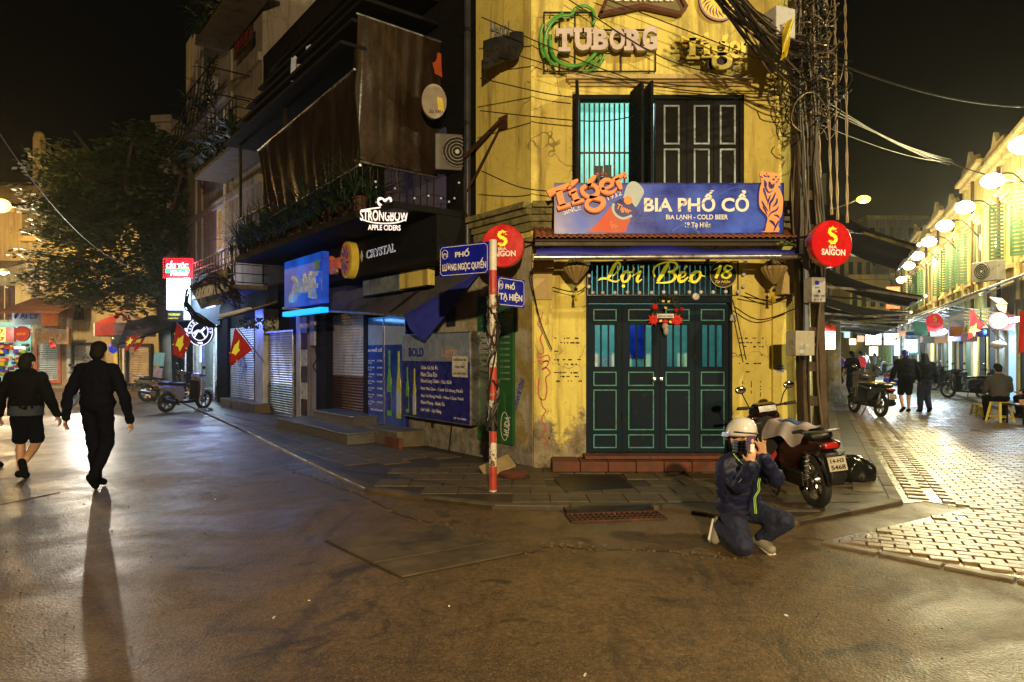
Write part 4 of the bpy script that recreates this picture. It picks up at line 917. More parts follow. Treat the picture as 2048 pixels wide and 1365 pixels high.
for u0, u1, v0, v1, ch in xs:
 for mm_, y, d, e in ((m, -.24, .05, 0), (bk, -.19, .06, 1.2)):
  pt(mm_, FF, ch, u0 - e, v0 - e + (1 if e else 0), u1 + e, v1 + e * 2, y, d, off=.045)
  a = FF.px(u0 - e, v1 + e, y); b = FF.px(u1 + e, v0 - e, y); h = .055
  if ch in 'TUBR':   # slab serifs
   if ch == 'U':
    mm_.box(a[0] - .015, a[0] + .12, y + .002, y + d, b[1] - h, b[1] - .002); mm_.box(b[0] - .12, b[0] + .015, y + .002, y + d, b[1] - h, b[1] - .002)
   elif ch == 'T':
    mm_.box((a[0] + b[0]) / 2 - .08, (a[0] + b[0]) / 2 + .08, y + .002, y + d, a[1] + .002, a[1] + h); mm_.box(a[0], a[0] + .04, y + .002, y + d, b[1] - .1, b[1] - .01); mm_.box(b[0] - .04, b[0], y + .002, y + d, b[1] - .1, b[1] - .01)
   else:
    mm_.box(a[0] - .03, a[0] + .09, y + .002, y + d, a[1] + .002, a[1] + h); mm_.box(a[0] - .03, a[0] + .06, y + .002, y + d, b[1] - h, b[1] - .002)
    if ch == 'R': mm_.box(b[0] - .07, b[0] + .03, y + .002, y + d, a[1] + .002, a[1] + h)
mk('letter_backs', bk, M['trim'], ts); mk('white_letters', m, mat('letter_face', (.56, .48, .52), .5), ts)
# ---- gold Tiger sign on the wall
tg = fthing(FF, 'gold_tiger_sign', X(1430), 'gold Tiger letters on dark rails, right of the window cornice', 'sign', y=-.1, z=5.3)
m = MB(FF); B1(m, [(1355, 97), (1480, 95)], .02); B1(m, [(1356, 122), (1460, 117)], .02); mk('sign_rail', m, M['iron'], tg)
m = MB(FF)
def g4(pts, ws, y=-.14, d=.04):
 sp = smoothpts([Vector(FF.px(1190 + a / 6.606, b / 6.606, y)) for a, b in pts], 5); n = len(sp) - 1; L = len(ws) - 1; c = 1 / 6.606 / F * 9.1
 m.strip(sp, [(ws[min(int(i / n * L), L - 1)] * (1 - (i / n * L - min(int(i / n * L), L - 1))) + ws[min(int(i / n * L) + 1, L)] * (i / n * L - min(int(i / n * L), L - 1))) * c for i in range(n + 1)], y, y + d)
g4([(1150, 560), (1170, 500), (1290, 505), (1400, 495), (1415, 550)], [20, 70, 75, 65, 20]); g4([(1290, 500), (1290, 620), (1285, 750)], [95, 75, 85]); g4([(1210, 765), (1290, 755), (1385, 765)], [30, 50, 30])
g4([(1395, 580), (1450, 570), (1500, 560)], [30, 50, 30]); g4([(1475, 570), (1478, 660), (1480, 740)], [85, 80, 80]); g4([(1410, 750), (1480, 740), (1550, 748)], [28, 50, 28]); g4([(1450, 530), (1470, 470), (1490, 430)], [30, 70, 20])
g4([(1660, 570), (1590, 590), (1585, 670), (1650, 710), (1730, 690), (1750, 610), (1690, 570), (1640, 575)], [60, 62, 70, 55, 65, 62, 50, 50]); g4([(1620, 720), (1700, 720), (1775, 760), (1770, 850), (1680, 890), (1590, 860), (1580, 780), (1640, 730)], [40, 55, 68, 68, 55, 60, 60, 40])
g4([(1690, 570), (1720, 500), (1760, 460)], [40, 70, 20]); g4([(1810, 660), (1900, 650), (1890, 590), (1840, 565), (1800, 610), (1800, 700), (1850, 745), (1920, 735)], [36, 36, 44, 50, 62, 66, 50, 30])
g4([(1960, 560), (1965, 650), (1965, 730)], [70, 66, 70]); g4([(1970, 600), (2020, 560), (2060, 590)], [30, 46, 40]); g4([(1920, 745), (2010, 740)], [44, 44])
mk('gold_letters', m, M['goldlet'], tg)
m = MB(FF); pb(m, FF, 1414, 118, 1466, 139, -.095, -.08); mk('backing_plate', m, M['iron'], tg)
# ---- red bow-tie sign at the very top
bu = fthing(FF, 'bow_tie_sign', X(1285), 'dark red bow-tie shaped beer sign cut by the top of the picture', 'sign', y=-.1, z=6.2)
E5 = lambda x, y: (1190 + x / 6.606, y / 6.606)
bt = [(70, 185), (600, 80), (660, 80), (1140, 185), (1205, 90), (1110, -80), (1330, -330), (1180, -380), (660, -290), (560, -290), (60, -380), (-110, -320), (180, -80)]
m = MB(FF); pts = [FF.px(*E5(*p), -.12) for p in bt]; pts.append(pts[0]); m.strip(pts, .05, -.14, -.06); mk('sign_border', m, mat('maroon_paint', (.09, .02, .012), .5), bu)
m = MB(FF); m.prism([FF.px(*E5(*p), -.08) for p in bt], -.08, -.06); mk('sign_back', m, mat('sign_red_brown', (.16, .13, .05), .6), bu)
m = MB(FF); a = FF.px(*E5(260, 25), -.1); b = FF.px(*E5(1110, -190), -.1); m.text('Budweiser', a[0], b[0], a[1], b[1], -.11, .02, shear=.35, off=.03); mk('script_letters', m, M['whiteclean'], bu)
# ---- tiger roundel print
ro = fthing(FF, 'tiger_roundel', X(1440), 'round yellow and purple tiger emblem behind the cables at the top', 'sign', y=-.05, z=6.0)
c = FF.px(1440, -2, -.06); rr_ = .27
m = MB(FF); m.lathe([(rr_, -.06), (rr_, -.04)], (c[0], 0, c[1]), 'y', 32); mk('roundel_disc', m, M['goldlet'], ro)
m = MB(FF); m.tube([(c[0] + rr_ * math.cos(a * .157), -.06, c[1] + 1.05 * rr_ * math.sin(a * .157)) for a in range(40)], .014, 6, closed=True); mk('roundel_rim', m, mat('mauve_rim', (.4, .28, .5), .5), ro)
m = MB(FF)
for k in range(26):
 a = 6.283 * k / 26; r0 = rr_ * (.45 + .12 * (k % 2)); m.strip([(c[0] + r0 * math.cos(a), c[1] + r0 * math.sin(a)), (c[0] + rr_ * .72 * math.cos(a + .1), c[1] + rr_ * .72 * math.sin(a + .1)), (c[0] + rr_ * .93 * math.cos(a + .3), c[1] + rr_ * .93 * math.sin(a + .3))], [.004, .02, .004], -.065, -.061)
m.strip(smoothpts([Vector((c[0] - .1, c[1] + .06)), Vector((c[0] - .03, c[1] + .03)), Vector((c[0], c[1] - .08)), Vector((c[0] + .05, c[1] + .03)), Vector((c[0] + .12, c[1] + .06))], 4), .02, -.065, -.061)
mk('roundel_stripes', m, M['purple'], ro)
# ---- HANOI BOLD sign on the left face
hb = fthing(FL, 'hanoi_bold_sign', -.7, 'unlit dark Hanoi BOLD sign on the corner house side wall', 'sign', y=-.1, z=5.2)
FH = Fr((P(968, 100, 9.35).x, 9.35, 0), (1, -.22))
dkl = mat('unlit_letter', (.10, .10, .11), .5)
m = MB(FH); q = [FH.px(u, v) for u, v in ((966, 82), (1030, 62), (1046, 64), (1046, 88), (1036, 108), (966, 137))]; m.prism(q, 0, .06); mk('sign_back', m, M['black'], hb)
m = MB(FH); pt(m, FH, 'BOLD', 968, 84, 1040, 126, -.02, .02, off=.05); mk('bold_letters', m, M['iron'], hb)
m = MB(FH); pt(m, FH, 'Hanoi', 980, 40, 1018, 76, -.03, .03, off=.02); mk('hanoi_letters', m, dkl, hb)
m = MB(FH); a = FH.px(1000, 90); m.bar((a[0], .06, a[1]), (a[0] + .05, .5, a[1]), .03); mk('sign_bracket', m, M['iron'], hb)
# ---- round BIA SAIGON signs
def saigon(c, r, yaw, lab, lit=0, group='round red BIA SAIGON signs', small=False):
 f = Fr(c, (math.cos(yaw), math.sin(yaw))); t = thing('round_beer_sign', c, lab, 'sign', group, rz=yaw)
 face = M['redsign'] if not lit else glow('lit_red_sign', (1.0, .03, .04), lit)
 m = MB(f); m.lathe([(0, -.045), (r * .96, -.045), (r, -.035), (r, .06), (r * .97, .07), (0, .07)], (0, 0, 0), 'y', 48); d = mk('sign_drum', m, face, t, smooth=True)
 m = MB(f); m.text('BIA', -.2 * r, .2 * r, -.21 * r, -.08 * r, -.05, .003, off=.02); m.text('SAIGON', -.56 * r, .62 * r, -.5 * r, -.23 * r, -.05, .003, off=.035); mk('sign_lettering', m, M['whiteclean'], t)
 # emblem: S-shaped dragon
 m = MB(f); S_ = [(.14, .62), (-.02, .66), (-.16, .56), (-.12, .42), (.06, .34), (.16, .22), (.08, .06), (-.10, .04), (-.18, .14)]
 sp = smoothpts([Vector((a * r, b * r)) for a, b in S_], 5); n = len(sp) - 1
 m.strip(sp, [r * (.05 + .10 * math.sin(math.pi * (i + 1) / (n + 2))) for i in range(n + 1)], -.049, -.046)
 if not small:
  for i in range(2, n, 2):
   p = sp[i]; dd = (sp[min(i + 1, n)] - sp[i - 1]).normalized(); nn = Vector((-dd.y, dd.x)); s_ = 1 if i % 4 else -1
   m.strip([p + nn * s_ * .04 * r, p + nn * s_ * .11 * r + dd * .04 * r], [.03 * r, .006 * r], -.0485, -.0465)
  m.strip([(.14 * r, .62 * r), (.22 * r, .68 * r)], [.03 * r, .005 * r], -.0485, -.0465); m.strip([(.12 * r, .54 * r), (.22 * r, .5 * r)], [.05 * r, .01 * r], -.0485, -.0465)
 mk('dragon_emblem', m, M['gold'], t); return t
c = P(1006, 493, 8.75); t = saigon(c, .275, R(-8), 'round red BIA SAIGON sign left of the doors, half behind the striped pole')
m = MB(); m.bar(c + Vector((0, .05, .1)), FF.w(.35, -.05, c.z + .1), .025); mk('sign_arm', m, M['iron'], t)
c = P(1660, 489, 7.9); t = saigon(c, .27, R(14), 'round red BIA SAIGON sign hanging beside the utility pole')
m = MB(); m.bar(c + Vector((-.1, .05, .12)), c + Vector((-.3, 1.1, .2)), .025); mk('sign_arm', m, M['iron'], t)
# ---- the street lamps that light the crossing (one beside the photographer, one added behind as fill)
def street_lamp(base, head, energy, color, lab, glowc, gs=40, r=.11):
 t = thing('street_lamp', base, lab, 'street lamp', 'street lamps')
 hd = Vector(head); b0 = Vector(base)
 m = MB(); m.tube([b0, b0 + Vector((0, 0, hd.z - .6)), b0.lerp(hd, .3) * Vector((1, 1, 0)) + Vector((0, 0, hd.z + .1)), hd + Vector((0, 0, .12))], [.07, .05, .035, .03], 8); mk('lamp_post', m, M['iron'], t, smooth=True)
 m = MB(); m.lathe([(.0, .16), (.12, .12), (.2, .02), (.19, 0)], tuple(hd), 'z', 16); mk('lamp_shade', m, M['greybox'], t, smooth=True)
 m = MB(); m.ball(tuple(hd), (r, r, r * .7), 12, 8); mk('lamp_bulb', m, glow('lamp_glow', glowc, gs), t, smooth=True)
 lamp('lamp_light', 'POINT', hd - Vector((0, 0, .2)), energy, color, .12, parent=t)
 return t
street_lamp((9.8, 2.6, 0), (7.5, 2.0, 7.9), 2100, (1.0, .84, .44), 'tall street lamp right of the photographer', (1, .7, .3))
street_lamp((-.5, -9.5, 0), (.8, -7.0, 4.6), 8200, (1.0, .70, .33), 'tall street lamp behind the photographer', (1, .6, .25))  # added fill light, set low to reach the ground and under the awning
# =================================================================== left side of the crossing
XL = lambda u, y=0.0: FL.px(u, YH - 100, y)[0]
def zat(fr, u, v, y): return fr.px(u, v, y)[1]
# ---- black-clad beer house with roller shutters
bh = fthing(FL, 'beer_house', -6, 'dark black-clad bar building with closed roller shutters and a balcony', 'building')
xs = XL(525); xe = -1.345
m = MB(FL); m.box(xs, xe, .02, .4, 3.145, 9.5); mk('upper_front', m, M['blackwall'], bh)
m = MB(FL); m.box(xs, -4.302, .3, .4, 0, 3.143); mk('ground_floor_wall', m, M['blackwall'], bh)
m = MB(FL); m.box(xs, xe, .4, 6, 9.4, 9.6); m.box(xe - .1, xe, .4, 6, 3, 9.4); mk('house_body', m, M['blackwall'], bh)
# columns between the shutters
for u0, u1, mt, y in ((632, 652, 'blackwall', -.12), (728, 735, 'blackwall', -.1), (592, 601, 'steel', -.04), (510, 527, 'steel', -.1)):
 m = MB(FL); m.box(XL(u0, y), XL(u1, y), y, .3, .0, 2.75); mk('shop_column', m, M[mt], bh, bevel=.006)
def shutter(parent, u0, u1, vt, vb, uref, y, mt, low=None, frac=.62, n=34, name='roller_shutter', fr=FL):
 x0, zb = fr.px(u0, vb, y); x1 = fr.px(u1, vb, y)[0]; zt = fr.px(uref, vt, y)[1]; zb = max(.08, fr.px(uref, vb, y)[1])
 p = (zt - zb) / n;
 def cur(mt, i0, i1):
  m = MB(fr)
  for i in range(i0, i1):
   z = zb + i * p; m.add([(x0, y, z), (x1, y, z), (x1, y - .018, z + p * .35), (x0, y - .018, z + p * .35), (x1, y - .018, z + p * .65), (x0, y - .018, z + p * .65), (x1, y, z + p), (x0, y, z + p)], [(0, 1, 2, 3), (3, 2, 4, 5), (5, 4, 6, 7)])
  return mk(name, m, mt, parent)
 k = int(n * (1 - frac)) if low else 0
 if low: cur(M[low], 0, k)
 cur(M[mt], k, n)
 m = MB(fr); m.box(x0, x1, y - .03, y, zb - .05, zb); mk('bottom_rail', m, M['alu'], parent)
 m = MB(fr); m.box((x0 + x1) / 2 - .05, (x0 + x1) / 2 + .05, y - .03, y - .018, zb + (zt - zb) * .33, zb + (zt - zb) * .33 + .03); mk('shutter_lock', m, M['black'], parent)
 return x0, x1, zb, zt
shutter(bh, 652, 728, 628, 820, 690, .05, 'steelwarm', 'steelbrown', .62)
x0, x1, zb, zt = shutter(bh, 531, 590, 666, 840, 560, .02, 'steel', 'steelgreen', .64)
m = MB(FL); frame4(m, x0 - .04, x1 + .05, zb - .1, zt + .05, .05, -.05, .02); mk('shutter_frame', m, M['alu'], bh, bevel=.004)
x0, x1, zb, zt = shutter(bh, 462, 509, 655, 808, 490, .05, 'steel')
m = MB(FL); rr = random.Random(12)
for k in range(7):   # dark spray scribbles on that shutter
 a = x0 + .1 + rr.random() * (x1 - x0 - .3); z = zb + .5 + rr.random() * 1.2
 m.strip(smoothpts([Vector((a + .07 * j + rr.uniform(-.05, .05), z + rr.uniform(-.3, .3))) for j in range(6)], 4), .018, .024, .028)
mk('spray_scribble', m, M['steelgreen'], bh)
# white-and-dark tiled pier with the meter box
m = MB(FL); a, b = XL(601, -.02), XL(634, -.02); m.box(a, b, -.02, .3, .05, 2.9); mk('tiled_pier', m, M['cream'], bh)
for i in range(7):
 m = MB(FL); m.box(a + .02, a + (b - a) * .42, -.032, -.021, .15 + i * .38, .15 + i * .38 + .37); mk('wall_tile', m, M['white'] if i % 2 else M['rust'], bh)
m = MB(FL); c0 = XL(625, -.15); m.box(c0 - .14, c0 + .12, -.16, -.021, 1.75, 2.5); mk('meter_case', m, M['greybox'], bh, bevel=.01)
m = MB(FL); m.tube(smoothpts([(c0, -.1, 1.75), (c0 + .1, -.1, 1.45), (c0 - .1, -.1, 1.3), (c0 + .15, -.08, 1.15), (c0 + .05, -.08, 1.4)], 4), .012, 5); mk('meter_cable', m, M['cable'], bh)
# stone steps
def step(u0, u1, v, dz, dp, y, mt='granite', bev=.01):
 a = FL.px(u0, v, y); x1_ = XL(u1, y)
for (xa, xb, ya, yb_, z0, z1) in ((XL(596, -.6), XL(700, -1.0), -1.05, -.02, 0, .24), (XL(640, -.4), XL(722, -.4), -.55, -.015, .242, .43)):
 m = MB(FL); m.box(xa, xb, ya, yb_, z0, z1 - .035); mk('step_riser', m, M['granite'], bh); m = MB(FL); m.box(xa - .02, xb + .03, ya - .03, yb_, z1 - .033, z1); mk('step_tread', m, M['granite'], bh, bevel=.008)
m = MB(FL); m.box(XL(734, -.5), XL(800, -.5), -.55, -.02, .0, .30); mk('corner_plinth', m, M['concrete'], bh, bevel=.02)
m = MB(FL); m.box(XL(775, -.56), XL(805, -.56), -.62, -.552, .0, .22); mk('plinth_brick', m, M['brickstep'], bh, bevel=.01)
# far ledge under the white shutter
m = MB(FL); m.box(XL(440, -.4), XL(510, -.4), -.4, -.003, 0, .28); mk('shop_ledge', m, M['slab2'], bh, bevel=.01)
# ---- fascia with the lettering
fx0, fx1 = XL(650, -.65), XL(925, -.65); fz0, fz1 = 2.92, 3.60
m = MB(FL); m.box(fx0, -1.40, -.65, .015, fz0, fz1); mk('black_fascia', m, M['blackwall'], bh, bevel=.01)
m = MB(FL); a = FL.px(728, 580, -.02); b = FL.px(850, 545, -.02)
m.box(FL.px(728, 580, -.4)[0], FL.px(800, 580, -.4)[0], -.42, -.3, 2.62, 2.9); mk('painted_patch', m, mat('blue_grey_paint', (.16, .2, .24), .8, var=.5, dirt=(.07, .08, .1)), bh)
m = MB(FL); m.box(FL.px(801, 580, -.4)[0], FL.px(858, 580, -.4)[0], -.42, -.3, 2.64, 2.91); mk('painted_patch', m, M['yellow_up'], bh)
cs = fthing(FL, 'crystal_sign', -4, 'orange Tiger and outlined white CRYSTAL lettering on the black fascia', 'sign', y=-.65, z=3.4)
ys = -.66
def outline(m, t, u0, v0, u1, v1, y, w=.012):
 pass
m = MB(FL); a = FL.px(733, 522, ys); b = FL.px(791, 484, ys); m.text('CRYSTAL', a[0], b[0], a[1] + .03, b[1] - .02, ys - .01, .008, off=.028); mk('letter_outline', m, mat('white_neon_tube', (.6, .6, .7), .4, em=(.8, .85, 1), es=.25), cs)
m = MB(FL); m.text('CRYSTAL', a[0] + .015, b[0] - .015, a[1] + .045, b[1] - .035, ys - .014, .003, off=-.012); mk('letter_face', m, M['bluedk'], cs)
m = MB(FL); c = FL.px(725, 513, ys); m.prism([(c[0] - .05, c[1]), (c[0], c[1] - .1), (c[0] + .05, c[1]), (c[0], c[1] + .1)], ys - .02, ys - .01); mk('diamond_mark', m, M['skyprint'], cs)
m = MB(FL); a = FL.px(657, 552, ys); b = FL.px(694, 508, ys); m.text('Tiger', a[0], b[0], a[1] - .02, b[1] + .02, ys - .12, .11, off=.045); mk('orange_letters', m, mat('orange_letter_box', (.7, .16, .02), .5, em=(1, .2, .02), es=.06), cs)
m = MB(FL); a = FL.px(658, 557, ys); b = FL.px(668, 547, ys); m.box(a[0], b[0], ys - .14, ys - .125, a[1], b[1]); a = FL.px(679, 548, ys); b = FL.px(688, 539, ys); m.box(a[0], b[0], ys - .14, ys - .125, a[1], b[1]); mk('small_plate', m, M['white'], cs)
m = MB(FL); a = FL.px(658.6, 555.5, ys); b = FL.px(667.4, 548.5, ys); m.text('SINCE', a[0], b[0], a[1], b[1], ys - .143, .002); a = FL.px(680, 546.5, ys); b = FL.px(687, 540.5, ys); m.text('1932', a[0], b[0], a[1], b[1], ys - .143, .002); mk('plate_print', m, M['bluedk'], cs)
m = MB(FL); c = FL.px(707, 521, ys); m.lathe([(.33, ys), (.33, ys - .14), (0, ys - .14)], (0, 0, 0), 'y', 30, Matrix.Translation((c[0], 0, c[1])) @ Matrix.Scale(.72, 4, (1, 0, 0))); mk('round_badge', m, M['goldlet'], cs)
m = MB(FL); T = Matrix.Translation((c[0] - .03, 0, c[1])) @ Matrix.Scale(.72, 4, (1, 0, 0)); m.lathe([(.29, ys - .145), (0, ys - .15)], (0, 0, 0), 'y', 30, T); mk('badge_face', m, M['orange'], cs)
m = MB(FL)
for k in range(9):
 a_ = k * .7; m.strip([(c[0] - .03 + .05 * math.cos(a_), c[1] + .06 * math.sin(a_)), (c[0] - .03 + .12 * math.cos(a_ + .3), c[1] + .16 * math.sin(a_ + .3)), (c[0] - .03 + .18 * math.cos(a_ + .5), c[1] + .26 * math.sin(a_ + .5))], [.01, .04, .008], ys - .156, ys - .151)
mk('badge_stripes', m, M['bluebanner'], cs)
# ---- DRINK CAFE light panel
dc = fthing(FL, 'drink_cafe_sign', -8.5, 'glowing blue panel with silver Drink cafe letters, hung over the shutters', 'sign', y=-.9, z=2.9)
yq = -1.0
lb = NT('blue_light_panel'); g_ = lb.sep()[2]; n_ = lb.noise(1.2, 3); lb.b.inputs['Base Color'].default_value = (.02, .05, .3, 1); lb.link(lb.mix(lb.ramp(n_, .35, .7), (.0, .02, .32), (.0, .16, .95)), lb.b.inputs['Emission Color']); lb.b.inputs['Emission Strength'].default_value = .5
m = MB(FL); a = FL.px(569, 603, yq); b = FL.px(645, 530, yq); zlo, zhi = FL.px(600, 602, yq)[1], FL.px(600, 516, yq)[1]
m.box(a[0], b[0], yq, yq + .12, zlo - .1, zhi); mk('light_panel', m, lb.m, dc)
sil = M['alu']; m = MB(FL)
CP = lambda x, y: Vector(FL.px(560 + x / 6.827, 470 + y / 6.827, yq - .12))
def cur(pts, w):
 sp = smoothpts([CP(*p) for p in pts], 4); m.strip(sp, w, yq - .14, yq - .03)
cur([(175, 580), (205, 640), (190, 760), (150, 900), (140, 870), (165, 820), (215, 790), (255, 720), (250, 640), (205, 580)], .07)
cur([(235, 720), (240, 790)], .06); cur([(262, 720), (265, 780)], .06); cur([(285, 720), (290, 780), (300, 700), (310, 780)], .05)
cur([(345, 540), (330, 620), (350, 740), (375, 740), (380, 620), (350, 540)], .07); cur([(410, 520), (415, 640), (405, 860)], .08); cur([(410, 525), (450, 530)], .08); cur([(430, 690), (455, 690)], .09); cur([(420, 760), (440, 860)], .05)
mk('silver_letters', m, mat('silver_letter', (.45, .47, .5), .3, .8, em=(.5, .7, 1), es=.12), dc)
m = MB(FL); a = CP(425, 350); b = CP(470, 470); m.box(a.x, b.x, yq - .06, yq - .02, b.y, a.y); mk('small_badge', m, mat('teal_badge', (.05, .25, .25), .5), dc)
# ---- striped fluorescent strip under the panel
m = MB(FL); a = FL.px(570, 628, -1.1); b = FL.px(646, 622, -1.1); m.box(a[0], b[0], -1.15, -1.0, a[1] - .06, a[1] + .03); mk('neon_strip', m, glow('blue_neon_strip', (.0, .35, 1), 1.6), dc)
lamp('neon_light', 'AREA', FL.w((a[0] + b[0]) / 2, -1.1, a[1] - .12), 16, (.15, .42, 1), .8, target=FL.w((a[0] + b[0]) / 2, -1.0, 0), parent=dc)
# ---- balcony: slab, railing, planters
by = -1.45
bx0, bx1 = XL(470, by), XL(712, by)
bal = fthing(FL, 'balcony', -6, 'dark planted balcony with iron railing above the black fascia', 'balcony', y=-.6, z=3.6)
m = MB(FL); m.box(bx0, bx1 + .0, by, .0, 3.602, 3.72); m.box(bx1, -1.40, by + .1, .0, 3.602, 3.70); mk('balcony_slab', m, M['blackwall'], bal, bevel=.01)
zr = 4.50
for x in [bx0 + i * .28 for i in range(int((bx1 - bx0) / .28) + 1)]:
 m = MB(FL); m.box(x - .008, x + .008, by + .02, by + .036, 3.72, zr); mk('railing_bar', m, M['iron'], bal)
m = MB(FL); m.box(bx0, bx1, by + .01, by + .05, zr, zr + .04); m.box(bx1 - .04, bx1, by + .052, -.01, zr, zr + .04); mk('handrail', m, M['iron'], bal)
for j in range(11):
 y = by + .1 + j * .125; m = MB(FL); m.box(bx1 - .02, bx1 - .006, y, y + .014, 3.72, zr); mk('railing_bar', m, M['iron'], bal)
m = MB(FL)
for j in range(5):
 y = by + .2 + j * .26; m.tube([FL.M.inverted() @ FL.w(bx1 - .013, y + .055 * math.cos(t * .52), zr - .1 + .055 * math.sin(t * .52)) for t in range(12)], .006, 5, closed=True)
mk('railing_rings', m, M['iron'], bal)
def fronds(m, base, n, L, rr, droop=.5, w=.018):
 for _ in range(n):
  a = rr.uniform(0, 6.283); e = rr.uniform(.3, 1.3); l = L * rr.uniform(.5, 1.1); d = Vector((math.cos(a), math.sin(a), 0)); p = base.copy(); v = d * math.cos(e) + Vector((0, 0, math.sin(e)))
  pts = []
  for k in range(5): pts.append(p.copy()); p = p + v * l / 4; v = (v - Vector((0, 0, droop * .45))).normalized()
  s = Vector((-d.y, d.x, 0))
  vs = [];
  for k, q in enumerate(pts): ww = w * (1 - (k / 4.2) ** 2); vs += [q + s * ww, q - s * ww]
  m.add(vs, [(2 * k, 2 * k + 1, 2 * k + 3, 2 * k + 2) for k in range(4)])
rr = random.Random(21)
PLABS = ['first balcony plant from the street end, above the far shutters', 'second balcony plant from the far end, under the wrinkled blind', 'third balcony plant from the far end of the dark railing', 'fourth balcony plant along the dark railing from the far end', 'fifth balcony plant, above the blue Drink cafe panel', 'sixth balcony plant, just right of the blue cafe panel', 'seventh balcony plant, middle of the dark railing', 'eighth balcony plant, above the orange Tiger letters', 'ninth balcony plant, above the round Tiger badge', 'tenth balcony plant, above the CRYSTAL lettering', 'third balcony plant from the crossing end of the railing', 'second balcony plant from the crossing end of the railing', 'balcony plant at the crossing end, left of the palm']
for i in range(13):
 x = bx0 + .15 + i * (bx1 - bx0 - .3) / 12
 pl = thing('balcony_plant', FL.w(x, by - .03, 3.73), PLABS[i], 'plant', 'plants along the dark balcony')
 mp = MB(FL); mp.lathe([(.08, 3.73), (.12, 3.94), (.125, 3.96), (0, 3.94)], (x, by + .14, 0), 'z', 12); mk('plant_pot', mp, M['rust'], pl, smooth=True)
 mf = MB(); fronds(mf, FL.w(x, by + .05, 3.98), 46, .85, rr, .62); fronds(mf, FL.w(x, by - .1, 3.8), 24, .5, rr, 1.2); mk('plant_foliage', mf, M['leafdk'], pl)
pl = thing('balcony_plant', FL.w(bx1 - .2, by + .5, 3.73), 'bushy palm at the balcony end beside the Strongbow sign', 'plant')
mf = MB(); fronds(mf, FL.w(bx1 - .15, by + .3, 3.9), 60, .8, rr, .5); mk('plant_foliage', mf, M['leafdk'], pl)
# ---- plastic drop blinds on the balcony
def drop(name, f4, lab, nu=24, nv=14, amp=.03, hem=True):
 m = MB(); m.grid(f4, nu, nv)
 return m
bt = thing('drop_blind', FL.w(-3, -1.0, 4.5), 'brown translucent plastic blind hanging at the balcony end, facing the crossing', 'blind', rz=FL.rot)
yl_ = by; xend = -2.35
xA = XL(713, by)
fe = Fr(FL.w(xA, by, 0), (FL.n.x, FL.n.y))     # end face, x runs towards the wall
def endq(u, v): return fe.px(u, v, 0)
TL, TR, BR, BL = endq(716, 28), endq(886, 86), endq(873, 355), endq(708, 322)
def fend(i, j):
 a = Vector(TL).lerp(Vector(TR), i); b = Vector(BL).lerp(Vector(BR), i); p = a.lerp(b, j)
 y = .02 * math.sin(i * 9 + j * 2) * j + .10 * math.exp(-((i - .08) / .1) ** 2) * j - .14 * (j ** 6) * math.sin(i * 3.1) + .006 * math.sin(i * 40)
 return fe.w(p.x, y, p.y)
m = MB(); m.grid(fend, 48, 30); mk('plastic_sheet', m, M['blind'], bt, smooth=2)
m = MB(); m.tube([fe.w(BL[0], -.02, BL[1]), fe.w(BR[0], -.02, BR[1])], .022, 8); m.tube([fe.w(TL[0] - .03, 0, TL[1]), fe.w(TR[0] + .03, 0, TR[1])], .02, 8); mk('blind_rod', m, M['alu'], bt, smooth=True)
m = MB(); q = endq(790, 345); m.tube(smoothpts([fe.w(q[0], -.03, q[1]), fe.w(q[0] + .03, -.05, q[1] - .3), fe.w(q[0], -.02, q[1] - .6)], 4), .005, 5); mk('pull_cord', m, M['cable2'], bt)
bs = thing('drop_blind', FL.w(-6, by, 4.5), 'long wrinkled plastic blind hung along the balcony front', 'blind', rz=FL.rot)
TLs, TRs, BRs, BLs = FL.px(519, 302, by), FL.px(713, 140, by), FL.px(724, 331, by), FL.px(541, 437, by)
def fside(i, j):
 a = Vector(TLs).lerp(Vector(TRs), i); b = Vector(BLs).lerp(Vector(BRs), i); p = a.lerp(b, j)
 y = .03 * math.sin(i * 60 + 2 * math.sin(i * 9)) * j * (1.2 - i) + .015 * math.sin(i * 23 + j * 5)
 return FL.w(p.x, by - .03 + y, p.y)
m = MB(); m.grid(fside, 130, 10); mk('plastic_sheet', m, M['blind'], bs, smooth=2)
m = MB(); m.tube([FL.w(BLs[0], by - .03, BLs[1]), FL.w(BRs[0], by - .03, BRs[1])], .022, 8); m.tube([FL.w(TLs[0], by - .03, TLs[1]), FL.w(TRs[0], by - .03, TRs[1])], .02, 8); mk('blind_rod', m, M['alu'], bs, smooth=True)
# balcony roof canopy (stepped dark corrugated sheets)
cn = thing('balcony_canopy', FL.w(-6, -1, 6.8), 'black stepped sheet canopy over the planted balcony', 'canopy', rz=FL.rot)
for k in range(5):
 z = 6.15 + k * .38; m = MB(FL); m.box(XL(470 + k * 6, by), XL(712, by), by - .25 + k * .18, -.02, z, z + .06); mk('roof_sheet', m, M['blackwall'], cn, bevel=.01)
for x in (bx0 + .3, (bx0 + bx1) / 2, bx1 - .05):
 m = MB(FL); m.box(x - .03, x + .03, by, by + .06, zr + .042, 6.149); mk('canopy_post', m, M['iron'], cn)
